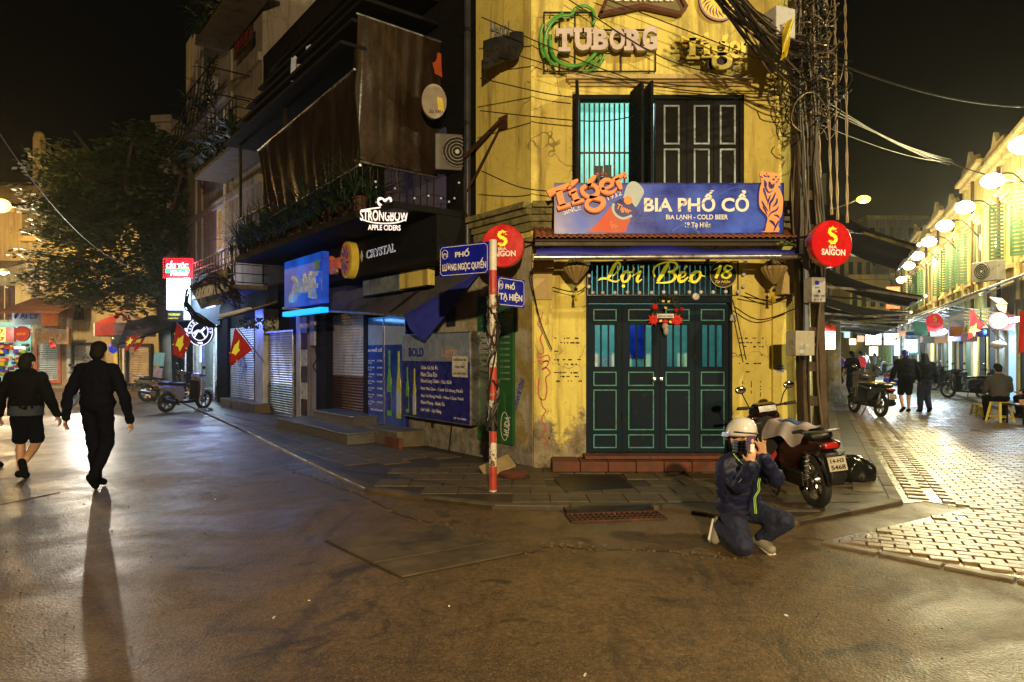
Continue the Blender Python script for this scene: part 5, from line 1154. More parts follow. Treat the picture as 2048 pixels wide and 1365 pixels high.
# orange fabric corner and round beer sign behind the blind
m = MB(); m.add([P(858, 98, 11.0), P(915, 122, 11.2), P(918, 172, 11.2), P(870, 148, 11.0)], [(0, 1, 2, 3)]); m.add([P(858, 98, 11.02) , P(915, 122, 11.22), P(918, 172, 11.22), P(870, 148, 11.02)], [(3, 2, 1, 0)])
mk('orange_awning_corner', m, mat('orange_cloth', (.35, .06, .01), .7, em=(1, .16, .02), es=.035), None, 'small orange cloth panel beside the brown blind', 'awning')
rs = thing('round_lightbox', P(868, 204, 10.4), 'round white beer glass sign half behind the brown blind', 'sign')
fr_ = Fr(P(868, 204, 10.5), (1, .25))
m = MB(fr_); T = Matrix.Scale(.72, 4, (1, 0, 0)); m.lathe([(0, -.03), (.265, -.03), (.265, .05), (0, .05)], (0, 0, 0), 'y', 36, T); mk('sign_disc', m, mat('dull_white_sign', (.30, .27, .24), .5), rs, smooth=True)
m = MB(fr_); m.prism([(.04, .07), (.13, .05), (.15, -.15), (.06, -.13)], -.036, -.031); mk('glass_print', m, M['goldlet'], rs)
m = MB(fr_); m.text('bia hơi', -.08, .1, -.19, -.12, -.037, .002, shear=.3); mk('sign_print', m, M['blackmatt'], rs)
m = MB(fr_); m.bar((.1, .05, 0), (.25, .9, 0), .03); mk('sign_arm', m, M['iron'], rs)
# ---- STRONGBOW sign
sb = thing('strongbow_sign', P(768, 460, 9.8), 'white lit STRONGBOW APPLE CIDERS sign with bow and apple logo', 'sign')
fs = Fr(P(768, 430, 9.8) * Vector((1, 1, 0)) , (1, .12)); wl = glow('warm_white_letters', (1.0, .86, .78), .95)
m = MB(fs)
pt(m, fs, 'STRONGBOW', 720, 422, 816, 441, 0, .03, off=.012); mk('name_letters', m, wl, sb)
m = MB(fs); pt(m, fs, 'APPLE CIDERS', 736, 451, 801, 460, 0, .02, off=.008); mk('small_letters', m, wl, sb)
m = MB(fs); q = lambda u, v: Vector(fs.px(u, v, 0))
sp = smoothpts([q(722, 421), q(745, 417), q(768, 415), q(795, 417), q(815, 423)], 5); m.strip(sp, .013, 0, .03); sp = smoothpts([q(726, 440), q(745, 445), q(770, 447), q(795, 445), q(812, 439)], 5); m.strip(sp, .013, 0, .03)
mk('bow_arcs', m, wl, sb)
m = MB(fs); sp = smoothpts([q(772, 418), q(758, 408), q(757, 399), q(764, 397), q(770, 401), q(778, 396), q(782, 402), q(778, 412), q(784, 419)], 5); m.strip(sp, [.02 + .018 * math.sin(i * .4) ** 2 for i in range(len(sp))], 0, .03); mk('apple_logo', m, wl, sb)
m = MB(fs)
for z in (433,): a, b = fs.px(725, z, .04), fs.px(812, z, .04); m.box(a[0], b[0], .03, .05, a[1] - .01, a[1] + .01)
a = fs.px(768, 433, .05); m.bar((a[0], .05, a[1]), (a[0], .9, a[1] + .1), .03); mk('sign_rail', m, M['iron'], sb)
# fairy bulbs on the dark balcony
fb = thing('bulb_string', P(800, 400, 11), 'string of small white globe bulbs on the dark balcony', 'string lights')
pts = [(751, 364), (753, 375), (754, 385), (790, 377), (829, 397), (857, 392), (882, 397), (898, 404), (909, 397), (918, 366), (752, 396), (753, 405)]
m = MB(); sp = smoothpts([P(u, v - 3, 10.6) for u, v in pts[3:10]], 4); m.tube(sp, .006, 5); mk('bulb_wire', m, M['cable'], fb)
for u, v in pts: m = MB(); m.ball(P(u, v, 10.6), .018, 8, 6); mk('bulb', m, mat('pale_bulb', (.6, .55, .55), .4, em=(1, .9, .95), es=.12) if 'pb' not in M else M['pb'], fb, smooth=True)
m = MB(FL); m.box(-4.3, -2.2, -.01, .015, 3.75, 5.2); mk('balcony_doors', m, mat('dim_blue_doors', (.05, .05, .10), .5, em=(.2, .2, .6), es=.02), bh)
# ---- CCTV / bracket lights pair
lt = thing('floodlight_pair', P(605, 120, 13), 'pair of white angled floodlight fittings on the dark canopy', 'light fitting')
for (u0, v0, u1, v1) in ((588, 118, 586, 162), (618, 95, 616, 130)):
 m = MB(); m.bar(P(u0, v0, 12.5), P(u1, v1, 12.4), .09, .07); m.bar(P(u0, v0 + 4, 12.5), P(u0 + 6, v0 - 2, 12.5), .12, .05); mk('flood_head', m, mat('grey_white_plastic', (.35, .35, .4), .5, em=(.7, .75, 1), es=.05), lt, bevel=.008)
m = MB(); m.bar(P(586, 142, 12.6), P(620, 108, 12.6), .04); mk('mount_arm', m, M['greybox'], lt)
# ---- AC unit
def acunit(c, yaw, lab, k=1.0, grp=None):
 f = Fr(c, (math.cos(yaw), math.sin(yaw))); t = thing('air_conditioner', c, lab, 'air conditioner', grp, rz=yaw)
 m = MB(f); m.box(-.4 * k, .4 * k, 0, .3 * k, -.28 * k, .28 * k); mk('casing', m, M['greybox' if k < 1 or c[1] > 15 else 'dimcase'] if 'dimcase' in M else M['greybox'], t, bevel=.015)
 m = MB(f); m.lathe([(.24 * k, -.004), (.24 * k, -.02), (0, -.02)], (-.06 * k, 0, 0), 'y', 24); mk('fan_opening', m, M['blackmatt'], t)
 m = MB(f)
 for r in (.08, .13, .18, .23): m.tube([(-.06 * k + r * k * math.cos(a * .314), -.028, r * k * math.sin(a * .314)) for a in range(20)], .004, 4, closed=True)
 m.ball((-.06 * k, -.03, 0), (.035 * k, .01, .035 * k), 10, 6); mk('fan_grille', m, M['white'], t)
 return t
acunit(P(922, 305, 10.6), R(10), 'outdoor air conditioner unit high on the dark wall beside the gutter pipe')
# gutter pipe at the yellow edge
gp = thing('gutter_pipe', P(950, 560, 10.0), 'tall dark drainpipe running up the edge of the yellow house', 'pipe')
m = MB(); a = FL.w(-1.42, -.10, 3.05); m.tube([a, FL.w(-1.42, -.10, 8.5)], .055, 12); mk('pipe_length', m, mat('blue_black_pvc', (.03, .035, .055), .35), gp, smooth=True)
for z in (3.6, 5.0, 6.4): m = MB(); m.tube([FL.w(-1.42, -.10, z), FL.w(-1.42, -.10, z + .06)], .066, 12); mk('pipe_collar', m, M['black'], gp)
# small bracket on the yellow side wall
m = MB(FL); m.box(-.75, -.55, -.02, .0, 4.75, 4.95); m.bar((-.6, -.05, 4.9), (-1.35, -.2, 4.5), .04); m.bar((-.65, -.05, 4.8), (-1.35, -.15, 4.0), .02); mk('wall_bracket', m, M['rust'], None, 'rusty bracket and cables let into the yellow side wall', 'bracket')
# ---- grey-blue slack awning in front of the wall
ag = thing('slack_awning', FL.w(-3, -1, 2.5), 'slack dark fabric awning with a navy corner hanging over the menu board', 'awning', rz=FL.rot)
B0, B1_ = P(566, 617, 14.6), P(806, 631, 10.95); W0, W1 = FL.w(XL(645), -.05, 3.0), FL.w(-1.15, -.05, 2.80)
C0 = P(985, 556, 9.75)
def faw(i, j):
 a = W0.lerp(W1, i); b = B0.lerp(B1_, i); p = a.lerp(b, j); p = p - Vector((0, 0, .10 * math.sin(math.pi * j) + .02 * math.sin(i * 14))); return p
m = MB(); m.grid(faw, 30, 10); mk('awning_fabric', m, M['greyfab'], ag, smooth=2)
m = MB(); m.tube([B0, B1_], .03, 10); mk('front_rail', m, M['alu'], ag, smooth=True)
m = MB(); m.tube([B0 + Vector((.1, .1, -.1)), B0.lerp(B1_, .4) + Vector((0, .25, -.03))], .022, 8); m.bar(B0.lerp(B1_, .12), W0.lerp(W1, .05), .03); m.bar(B0.lerp(B1_, .9), W0.lerp(W1, .8), .03); mk('folding_arm', m, M['iron'], ag)
tipp = P(848, 681, 10.7)
def fcorner(i, j):
 a = B1_.lerp(W1, j); b = tipp.lerp(W1 + Vector((-.02, -.05, -.06)), j); p = a.lerp(b, i)
 return p + Vector((-.05, -.08, 0)) * math.sin(math.pi * i) * (1 - j) + Vector((.02, -.03, 0)) * math.sin(7 * i + 3 * j)
m = MB(); m.grid(fcorner, 10, 12); mk('hanging_corner', m, M['bluefab'], ag, smooth=2)
# ---- menu light box and boards
mb_ = fthing(FL, 'menu_lightbox', -3, 'blue and silver HANOI BOLD menu light box with printed snack list', 'menu board', y=-.2, z=.7)
y0 = -.22; f1 = Fr(FL.w(0, -.22, 0), (FL.x.x, FL.x.y))
a = FL.px(804, 0, y0); x0 = FL.px(804, 700, y0)[0]; x1 = FL.px(941, 700, y0)[0]; zt = FL.px(872, 666, y0)[1]; zb = FL.px(872, 842, y0)[1]
m = MB(FL); m.box(x0, x1, y0, -.002, zb, zt); mk('box_body', m, M['alu'], mb_, bevel=.006)
hh = zt - zb; ww = x1 - x0; zc = zt - hh * .325
m = MB(FL); m.box(x0 + .02, x1 - .02, y0 - .006, y0 - .001, zc, zt - .02); mk('silver_header', m, mat('silver_blue_header', (.22, .28, .42), .25, var=.2, coat=.5), mb_)
m = MB(FL); m.box(x0 + .02, x1 - .02, y0 - .006, y0 - .001, zb + .02, zc - .002); mk('blue_field', m, M['bluedk'], mb_)
tx = lambda m, t, a, b, c, d, **k: m.text(t, x0 + ww * a, x0 + ww * b, zt - hh * d, zt - hh * c, y0 - .009, .002, **k)
m = MB(FL); tx(m, 'BOLD', .12, .355, .165, .275, off=.045); mk('bold_print', m, M['bluedk'], mb_)
m = MB(FL); tx(m, 'Hanoi', .18, .31, .08, .14); tx(m, 'Hanoi', .64, .78, .08, .14); mk('brand_print', m, mat('grey_print', (.15, .18, .28), .5), mb_)
m = MB(FL); tx(m, 'Light', .62, .84, .16, .31, off=.01); mk('light_print', m, mat('copper_print', (.55, .28, .14), .4), mb_)
m = MB(FL)
for k, (t, w_) in enumerate((('Chân Gà Sả Ớt', .25), ('Nem Chua Rán', .24), ('Khoai Lang Chiên - Xúc Xích', .44), ('Phô Mai Que - Cánh Gà Rang Muối', .59), ('Sụn Gà Rang Muối - Nem Chua Tươi', .60), ('Nem Phùng - Bánh Đa', .35), ('Lạc Luộc - Lạc Rang', .30))):
 tx(m, t, .315, .315 + w_, .365 + k * .083, .365 + k * .083 + .055, off=.0)
tx(m, '18 Tạ Hiện', .79, .95, .925, .955); mk('menu_lines', m, M['whiteclean'], mb_)
def bottle(m, x, z0, h, y, w):
 pr_ = [(0, 0), (w, .0), (w * 1.05, .03), (w, .48), (w * .8, .58), (w * .36, .72), (w * .32, .93), (w * .4, .94), (w * .4, 1), (0, 1)]
 pts = [(x + r, z0 + z * h) for r, z in pr_] + [(x - r, z0 + z * h) for r, z in reversed(pr_[1:-1])]
 m.prism(pts, y, y + .006)
def bottles(xa, xb, zb_, h, y, par, w):
 m = MB(FL); bottle(m, xa, zb_, h, y, w); mk('green_bottle', m, M['bottleg'], par); m = MB(FL); bottle(m, xb, zb_ - .02, h, y, w); mk('yellow_bottle', m, M['bottley'], par)
 m = MB(FL); m.box(xa - w, xa + w, y - .004, y - .001, zb_ + .08 * h, zb_ + .36 * h); mk('bottle_label', m, M['bluedk'], par); m = MB(FL); m.box(xb - w, xb + w, y - .004, y - .001, zb_ + .06 * h, zb_ + .38 * h); mk('bottle_label', m, M['skyprint'], par)
bottles(x0 + ww * .10, x0 + ww * .215, zb + hh * .05, hh * .55, y0 - .014, mb_, .045)
m = MB(FL); m.box(x0 + ww * .77, x0 + ww * .97, y0 - .012, y0 - .009, zt - hh * .49, zt - hh * .265); mk('paper_notice', m, M['white'], mb_)
m = MB(FL)
for t, a_, b_, c_, d_ in (('TUYỂN NHÂN VIÊN', .785, .955, .285, .315), ('Chạy Bàn', .80, .93, .365, .40), ('LH: 0972103', .785, .945, .44, .465)):
 m.text(t, x0 + ww * a_, x0 + ww * b_, zt - hh * d_, zt - hh * c_, y0 - .015, .002, off=.02)
mk('notice_print', m, M['blackmatt'], mb_)
# left blue price board, two leaves
pbd = fthing(FL, 'price_board', -5, 'tall glossy blue price board with beer bottles left of the light box', 'menu board', y=-.1, z=.6)
y0 = -.08; x0 = FL.px(732, 700, y0)[0]; xm = FL.px(768, 700, y0)[0]; x1 = FL.px(811, 700, y0)[0]; zt = FL.px(770, 634, y0)[1]; zb = FL.px(770, 850, y0)[1]; hh = zt - zb; zc = zt - hh * .26
for a, b, nm in ((x0, xm - .01, 'left_leaf'), (xm + .01, x1, 'right_leaf')):
 m = MB(FL); m.box(a, b, y0, -.01, zb, zt); d = mk('board_leaf', m, M['bluedk'], pbd, bevel=.004)
 m = MB(FL); m.box(a + .01, b - .01, y0 - .006, y0 - .001, zc, zt - .01); mk('silver_header', m, mat('glossy_silver_header', (.35, .45, .62), .12, coat=.8, var=.1), d)
 m = MB(FL); m.box(a + .01, b - .01, y0 - .006, y0 - .001, zb + .01, zc - .002); mk('blue_field', m, mat('glossy_blue_field', (.015, .04, .32), .2, coat=.6, c2=(.03, .12, .5), scale=1.2, var=.3), d)
 m = MB(FL); frame4(m, a, b, zb, zt, .012, y0 - .012, y0 - .006); mk('board_frame', m, M['alu'], d)
w1 = xm - x0; rr = random.Random(8)
m = MB(FL); tx = lambda t, a, b, c, d, **k: m.text(t, x0 + w1 * a, x0 + w1 * b, zt - hh * d, zt - hh * c, y0 - .009, .002, **k)
tx('BIA PHỐ CỔ', .07, .92, .285, .325, off=.03)
for k, t in enumerate(('Bia hơi', 'Bia Tươi', 'Bia Trúc Bạch', 'Nước Cam', 'Coca Cola', 'Hạt Bí', 'Trà Đá')):
 z = .40 + k * .065; tx(t, .06, .5, z, z + .016); tx('25.000', .64, .93, z, z + .016); tx('Chai / Lon', .06, .35, z + .024, z + .036)
tx('ĐỊA CHỈ: CÂU DÙ', .3, .95, .86, .885, off=.01); tx('18 Tạ Hiện', .04, .3, .95, .965); mk('price_lines', m, M['whiteclean'], pbd)
w2 = x1 - xm; bottles(xm + w2 * .28, xm + w2 * .72, zb + hh * .09, hh * .60, y0 - .014, pbd, .075)
# green poster board on the side wall, behind the striped pole
gpb = fthing(FL, 'green_price_poster', -1, 'tall green price poster with bottle, behind the striped street-name pole', 'poster', y=-.05, z=.5)
y0 = -.05; x0 = FL.px(955, 700, y0)[0]; x1 = FL.px(1025, 700, y0)[0]; zt = FL.px(990, 590, y0)[1]; zb = FL.px(990, 885, y0)[1]; hh = zt - zb; w1 = x1 - x0
m = MB(FL); m.box(x0, x1, y0, -.003, zb, zt); mk('poster_panel', m, M['greenp'], gpb)
m = MB(FL); tx = lambda t, a, b, c, d, **k: m.text(t, x0 + w1 * a, x0 + w1 * b, zt - hh * d, zt - hh * c, y0 - .004, .002, **k)
tx('BIA PHỐ CỔ', .1, .9, .05, .08)
for k, t in enumerate(('BIA HƠI', 'HÀ NỘI', 'BIA SÀI GÒN', 'BIA LON', 'BIA TIGER', 'BIA KEN', 'NƯỚC', 'COCA', 'CHANH', 'TRÀ ĐÁ', 'TRÀ BẮC', 'KHÁC')):
 z = .12 + k * .04; tx('• ' + t, .08, .42, z, z + .014); tx('15.000', .68, .93, z, z + .014)
mk('poster_lines', m, mat('faded_white_print', (.25, .35, .33), .6), gpb)
m = MB(FL); bottle(m, x0 + w1 * .78, zb + .02, hh * .33, y0 - .006, .07); mk('poster_bottle', m, mat('dark_green_print', (.03, .14, .03), .4), gpb)
m = MB(FL); T = Matrix.Translation((x0 + w1 * .84, 0, zb + .12)) @ Matrix.Rotation(-R(82), 4, 'Y'); m.text('HUDA', 0, .28, -.06, .06, y0 - .010, .002, M=T, off=.02)
sp = [(x0 + w1 * .8 + .09 * math.cos(a * .4), zb + .25 + .2 * math.sin(a * .4)) for a in range(17)]; m.strip(sp, .010, y0 - .010, y0 - .008); mk('poster_brand', m, M['whiteclean'], gpb)
m = MB(FL); m.box(-2.15, -1.9, -.02, -.003, 2.0, 2.3); m.box(-2.6, -2.55, -.03, -.003, .35, .9); mk('wall_patch', m, M['blackmatt'], cb)
m = MB(FL); m.tube(smoothpts([(-1.9, -.05, .75), (-1.88, -.06, .6), (-1.95, -.05, .4), (-1.98, -.07, .06)], 4), .014, 6); mk('wall_hose', m, M['cable'], cb)
# ---- striped street-name pole
pc = Vector(G(986, 991)); pc.z = 0
sp_ = thing('street_name_pole', pc, 'red and white striped street-name pole wrapped in black cable', 'sign pole')
Zp = lambda v: CH + (YH - v) / F * pc.y
bands = [(480, 541, 'w'), (541, 590, 'r'), (590, 680, 'w'), (680, 705, 'w'), (705, 735, 'w'), (735, 778, 'r'), (778, 800, 'r'), (800, 860, 'w'), (860, 885, 'r'), (885, 933, 'w'), (933, 980, 'r'), (980, 991, 'w')]
wp = mat('chipped_white_paint', (.60, .57, .52), .5, dirt=(.14, .04, .025), dscale=14, dlo=.52, dhi=.56); rp = mat('chipped_red_paint', (.42, .045, .03), .5, dirt=(.35, .3, .27), dscale=14, dlo=.6, dhi=.64)
wc_ = mat('fresh_white_paint', (.62, .60, .58), .5)
for v0, v1, k in bands:
 m = MB(); m.cyl(pc + Vector((0, 0, max(.0, Zp(v1)))), pc + Vector((0, 0, Zp(v0) - .001)), .042, n=20); mk('pole_band', m, (wc_ if v1 < 600 else wp) if k == 'w' else rp, sp_, smooth=True)
rr = random.Random(2); m = MB()
for s in range(11):
 z0, z1 = (Zp(700), Zp(595)) if s < 6 else (Zp(858), Zp(760)); ph = rr.uniform(0, 6); tw = rr.uniform(2, 7) * rr.choice((-1, 1)); pts = []
 for i in range(22):
  t = i / 21; r = .048 + rr.uniform(0, .028); a = ph + tw * t; pts.append(pc + Vector((r * math.cos(a), r * math.sin(a), z0 + (z1 - z0) * t + rr.uniform(-.02, .02))))
 m.tube(pts, .013, 5)
m.tube([pc + Vector((.05 * math.cos(.8 * i), .05 * math.sin(.8 * i), Zp(770) + i * (Zp(640) - Zp(770)) / 12)) for i in range(13)], .018, 6)
m.tube([pc + Vector((-.046 * math.cos(.3 * i) , -.05, Zp(800) + i * (Zp(650) - Zp(800)) / 12)) for i in range(13)], .012, 6)
mk('cable_wrapping', m, M['cable'], sp_, smooth=True)
m = MB(); m.cyl(pc + Vector((0, 0, Zp(862))), pc + Vector((0, 0, Zp(815))), .05, n=16); mk('tape_sleeve', m, M['black'], sp_, smooth=True)
def nameplate(o, xd, w, h, lines, par, lab=None):
 f = Fr(o, xd); m = MB(f); m.box(0, w, -.004, .004, 0, h); d = mk('name_plate', m, M['bluesign'], par, bevel=.003)
 m = MB(f); e = .018; c = .03; pl = [(e + c, e), (w - e - c, e), (w - e, e + c), (w - e, h - e - c), (w - e - c, h - e), (e + c, h - e), (e, h - e - c), (e, e + c), (e + c, e)]
 m.strip(pl, .006, -.007, -.005);
 for t, a, b, c_, d_ in lines: m.text(t, a * w, b * w, c_ * h, d_ * h, -.007, .002, off=.03)
 cx, cz, r_ = .12 * w, .72 * h, .13 * h
 m.tube([(cx + r_ * .9 * math.cos(k * .52), -.006, cz + r_ * 1.15 * math.sin(k * .52)) for k in range(12)], .003, 4, closed=True)
 m.strip([(cx - .5 * r_, cz - .7 * r_), (cx - .3 * r_, cz), (cx, cz + .35 * r_), (cx + .3 * r_, cz), (cx + .5 * r_, cz - .7 * r_)], .008, -.007, -.005); m.strip([(cx - .7 * r_, cz + .1 * r_), (cx + .7 * r_, cz + .1 * r_)], .006, -.007, -.005)
 mk('plate_lettering', m, M['whiteclean'], d)
# left plate runs away along the left street, right plate along the right street
lp = P(898, 490, 7.9); o = Vector((pc.x - .042, pc.y - .01, 0));
w_ = .70; dx = Vector((.84, -.54, 0)); o1 = pc + Vector((-.045, .0, Zp(548))) - dx * w_
for o_, xd, w_, ln in ((o1, (dx.x, dx.y), .70, (('PHỐ', .33, .62, .60, .86), ('LƯƠNG NGỌC QUYẾN', .07, .95, .13, .52))),):
 nameplate(o_, xd, w_, .36, ln, sp_)
nameplate(pc + Vector((.045, .0, Zp(612))), (.60, .80), .52, .33, (('PHỐ', .28, .62, .60, .86), ('TẠ HIỆN', .07, .90, .16, .52)), sp_)
# things at the foot of the pole
bk = thing('woven_basket', G(985, 958), 'upturned pale wooden board and red pot rubble behind the striped pole', 'debris')
m = MB(); m.cbox(G(985, 955) + Vector((.06, .1, .12)), (.42, .26, .035), (.5, -.35, .3)); mk('wooden_board', m, mat('pale_wood', (.30, .22, .12), .6), bk, bevel=.012)
m = MB(); m.lathe([(.17, .055), (.19, .10), (.14, .12), (.0, .11)], tuple(G(1028, 962)), 'z', 16); mk('broken_pot', m, M['brickstep'], bk, smooth=True)
# =================================================================== grey corner building and the barber shop
gb = fthing(FL, 'grey_apartment_house', -12, 'tall pale grey house with black iron balconies beside the dark bar building', 'building')
g0, g1 = XL(372, 0), XL(525, 0) - .002
OP = [(-14.9, -13.3)]
m = MB(FL); m.box(g0, g1, 0, .3, 3.0, 13.0); mk('front_wall', m, M['cream'], gb)
m = MB(FL); m.box(g0, g1, .302, 6, 3.0, 13.0); m.box(g0 - .001, g0 + .1, .0, 6, 3, 13); mk('house_body', m, M['cream'], gb)
m = MB(FL); m.box(XL(527), g1, 0.001, .3, 0, 2.998); m.box(XL(437), XL(458), -.05, .3, 0, 2.998); m.box(XL(458), XL(527), .06, .3, 0, 2.998); mk('ground_floor_wall', m, M['blackwall'], gb)
def lwin(u0, u1, v0, v1, par, fr=FL, y=0, lit=0):
 a = fr.px(u0, v1, y); x0 = a[0]; x1 = fr.px(u1, v1, y)[0]; um = (u0 + u1) / 2; z0, z1 = fr.px(um, v1, y)[1], fr.px(um, v0, y)[1]
 m = MB(fr); frame4(m, x0, x1, z0, z1, .07, y - .05, y - .002); m.box((x0 + x1) / 2 - .03, (x0 + x1) / 2 + .03, y - .045, y - .003, z0 + .07, z1 - .07); w = mk('window', m, M['white'], par, bevel=.006)
 m = MB(fr); m.box(x0 + .07, x1 - .07, y - .012, y - .004, z0 + .07, z1 - .07); mk('pane', m, lit and glow('warm_window', (1, .6, .15), lit) or M['glass'], w)
 m = MB(fr); m.box(x0 - .12, x1 + .12, y - .16, y - .002, z1 + .12, z1 + .20); m.box(x0 - .06, x1 + .06, y - .09, y - .002, z1 + .02, z1 + .118); mk('hood_moulding', m, M['cream'], w, bevel=.01)
 return x0, x1, z0, z1
lwin(436, 458, 412, 500, gb, lit=.05); lwin(419, 436, 180, 270, gb)
m = MB(FL)
for u in (392, 404, 462): m.box(XL(u), XL(u) + .22, -.07, -.002, 3.05, 12.9)
mk('wall_pilaster', m, M['cream'], gb, bevel=.01)
m = MB(FL)
for z in (3.0, 6.15, 9.4): m.box(g0, g1, -.12, -.001, z, z + .22)
mk('floor_band', m, M['cream'], gb, bevel=.02)
m = MB(FL); m.tube([FL.M.inverted() @ FL.w(XL(458), -.12, z) for z in (2.8, 9.0)], .05, 8); mk('drain_pipe', m, M['white'], gb, smooth=True)
def lbalc(u0, u1, z, h, d, lab, mid=True):
 x0, x1 = XL(u0, -d), XL(u1, -d); t = fthing(FL, 'iron_balcony', (x0 + x1) / 2, lab, 'balcony', y=-d / 2, z=z)
 m = MB(FL); m.box(x0, x1, -d, -.125, z, z + .1); mk('balcony_floor', m, M['concrete'], t)
 m = MB(FL)
 for k in range(5): zz = z + .15 + (h - .15) * k / 4; m.box(x0, x1, -d, -d + .02, zz, zz + .02); m.box(x1 - .02, x1, -d + .022, -.1, zz, zz + .02); m.box(x0, x0 + .02, -d + .022, -.1, zz, zz + .02)
 mk('rail', m, M['iron'], t)
 n = int((x1 - x0) / .3)
 for k in range(n + 1): x = x0 + (x1 - x0 - .02) * k / n; m = MB(FL); m.box(x, x + .02, -d + .021, -d + .04, z + .1, z + h); mk('baluster', m, M['iron'], t)
 m = MB(FL)
 for k in range(n):
  x = x0 + (x1 - x0) * (k + .5) / n; m.tube([FL.M.inverted() @ FL.w(x + .09 * math.cos(a * .52), -d + .03, z + h * .5 + .2 * math.sin(a * .52)) for a in range(12)], .01, 4, closed=True)
 mk('scrollwork', m, M['iron'], t); return x0, x1
lbalc(384, 468, 3.2, 1.05, .95, 'iron balcony low on the grey house, just above the tilted black signboard')
xa, xb = lbalc(388, 470, 6.7, 1.2, 1.0, 'second-floor iron balcony of the grey house overgrown with plants')
xc, xd = lbalc(390, 480, 10.6, 1.1, 1.0, 'topmost iron balcony of the grey house, against the night sky')
rr = random.Random(31)
for (a, b, z, lab) in ((xa, xb, 6.8, 'dark creeper filling the second-floor balcony of the grey house'), (xc, xd, 10.7, 'dark creeper hanging from the topmost grey balcony')):
 mf = MB()
 for i in range(26): fronds(mf, FL.w(a + (b - a) * rr.random(), -1.0, z + rr.uniform(0, .5)), 7, .8, rr, 1.1, .05)
 t = mk('creeper_plant', mf, M['leafdk'], None, lab, 'plant')
m = MB(FL);
for k in range(3): z = 7.9 + k * .7; m.box(XL(420) + k * .1, XL(520), -1.3 + k * .1, -1.27 + k * .1, z, z + .03); m.box(XL(430), XL(430) + .03, -1.2, -.01, z, z + .03); m.box(XL(500), XL(500) + .03, -1.2, -.01, z, z + .03)
for k in range(9): x = XL(430) + k * .5; m.bar((x, -1.25, 7.9), (x + .3, -1.1, 9.3), .02)
tr = mk('iron_trellis', m, M['iron'], None, 'rusty open iron trellis with creepers in front of the grey house', 'trellis')
mf = MB()
for i in range(30): fronds(mf, FL.w(XL(430) + (XL(515) - XL(430)) * rr.random(), -1.1, 8.0 + rr.uniform(0, 1.4)), 4, .5, rr, 1.0, .035)
mk('creeper_plant', mf, M['leafdk'], None, 'thin creeper climbing through the iron trellis', 'plant')
# small shop sign board high up
m = MB(FL); a = FL.px(470, 92, -.3); b = FL.px(507, 78, -.3); m.box(a[0], b[0], -.32, -.3, a[1], b[1]); t = mk('shop_plate', m, M['blackmatt'], None, 'small dark name plate high on the grey house', 'sign')
m = MB(FL); m.text('Đại Lý Số 39', a[0] + .05, b[0] - .05, a[1] + .12, b[1] - .08, -.325, .002); mk('plate_print', m, M['red'], t)
# farther bay of the same row, lit warm from the left
fb2 = fthing(FL, 'corner_bay_house', -18, 'narrow pale house front with hooded windows behind the neon hair-salon sign', 'building')
h0, h1 = XL(345, 0), g0 - .003
FB2 = Fr(FL.w(h1, 0, 0), (.98, -.2)) ; w2 = 1.55
Bq2 = FL.w(g0, -.5, 0); fbx = Fr((Bq2.x, Bq2.y, 0), (1, -.12))
m = MB(fbx); m.box(-.62, 0, 0, 5, 3.0, 10.2); mk('bay_wall', m, M['cream'], fb2)
m = MB(fbx); m.box(-.72, .05, -.14, 0, 10.0, 10.25); m.box(-.72, .05, -.14, 0, 7.7, 7.95); m.box(-.78, .05, -.3, 0, 5.9, 6.1); m.box(-.70, .05, -.1, 0, 5.55, 5.7); mk('cornice', m, M['cream'], fb2, bevel=.02)
for z0, z1 in ((3.2, 5.1), (6.4, 7.6)):
 m = MB(fbx); frame4(m, -.52, -.1, z0, z1, .05, -.04, -.002); w = mk('window', m, M['white'], fb2); m = MB(fbx); m.box(-.47, -.15, -.012, -.003, z0 + .05, z1 - .05); mk('pane', m, M['glass'], w)
m = MB(fbx); m.box(-.62, -.35, .6, 5, 0, 2.998); mk('ground_floor_wall', m, M['blackwall'], fb2)
# barber shop front : lit glass recess
bsx0, bsx1 = XL(352), XL(437) - .002
bs_ = fthing(FL, 'barber_shop_front', (bsx0 + bsx1) / 2, 'brightly lit barber shop front with glass door and blue neon', 'shop front')
m = MB(FL); m.box(bsx0, bsx1, .9, .95, 0, 3.0); mk('shop_back_wall', m, mat('pale_shop_wall', (.45, .55, .55), .6), bs_)
m = MB(FL); m.box(bsx0, bsx1, -.1, .9, 2.95, 3.0); m.box(bsx0, bsx0 + .05, 0, .9, 0, 2.95); m.box(bsx1 - .06, bsx1, 0, .9, 0, 2.95); mk('shop_reveal', m, M['white'], bs_)
m = MB(FL); m.box(bsx1 - .10, bsx1 - .065, .10, .2, .3, 2.3); mk('neon_post', m, glow('white_blue_tube', (.75, .85, 1.0), 3.2), bs_)
m = MB(FL); a, b = XL(388), XL(425); m.box(a, a + .06, 0, .06, 0, 2.3); m.box(b, b + .06, 0, .06, 0, 2.3); m.box(a, b, 0, .06, 2.25, 2.32); m.box((a + b) / 2, (a + b) / 2 + .05, .0, .05, 0, 2.25); mk('door_frame', m, M['alu'], bs_)
m = MB(FL); a = XL(360); m.box(a, a + .6, .02, .05, .9, 2.2); mk('shop_poster', m, mat('dim_poster', (.08, .12, .3), .4), bs_)
m = MB(FL); a = XL(372); m.box(a, a + .12, -.05, -.02, .9, 1.9); mk('strip_label', m, M['white'], bs_)
m = MB(FL); m.box(bsx0, bsx1 + .05, -.35, -.12, 2.35, 2.95); mk('sign_fascia', m, M['blackwall'], bs_)
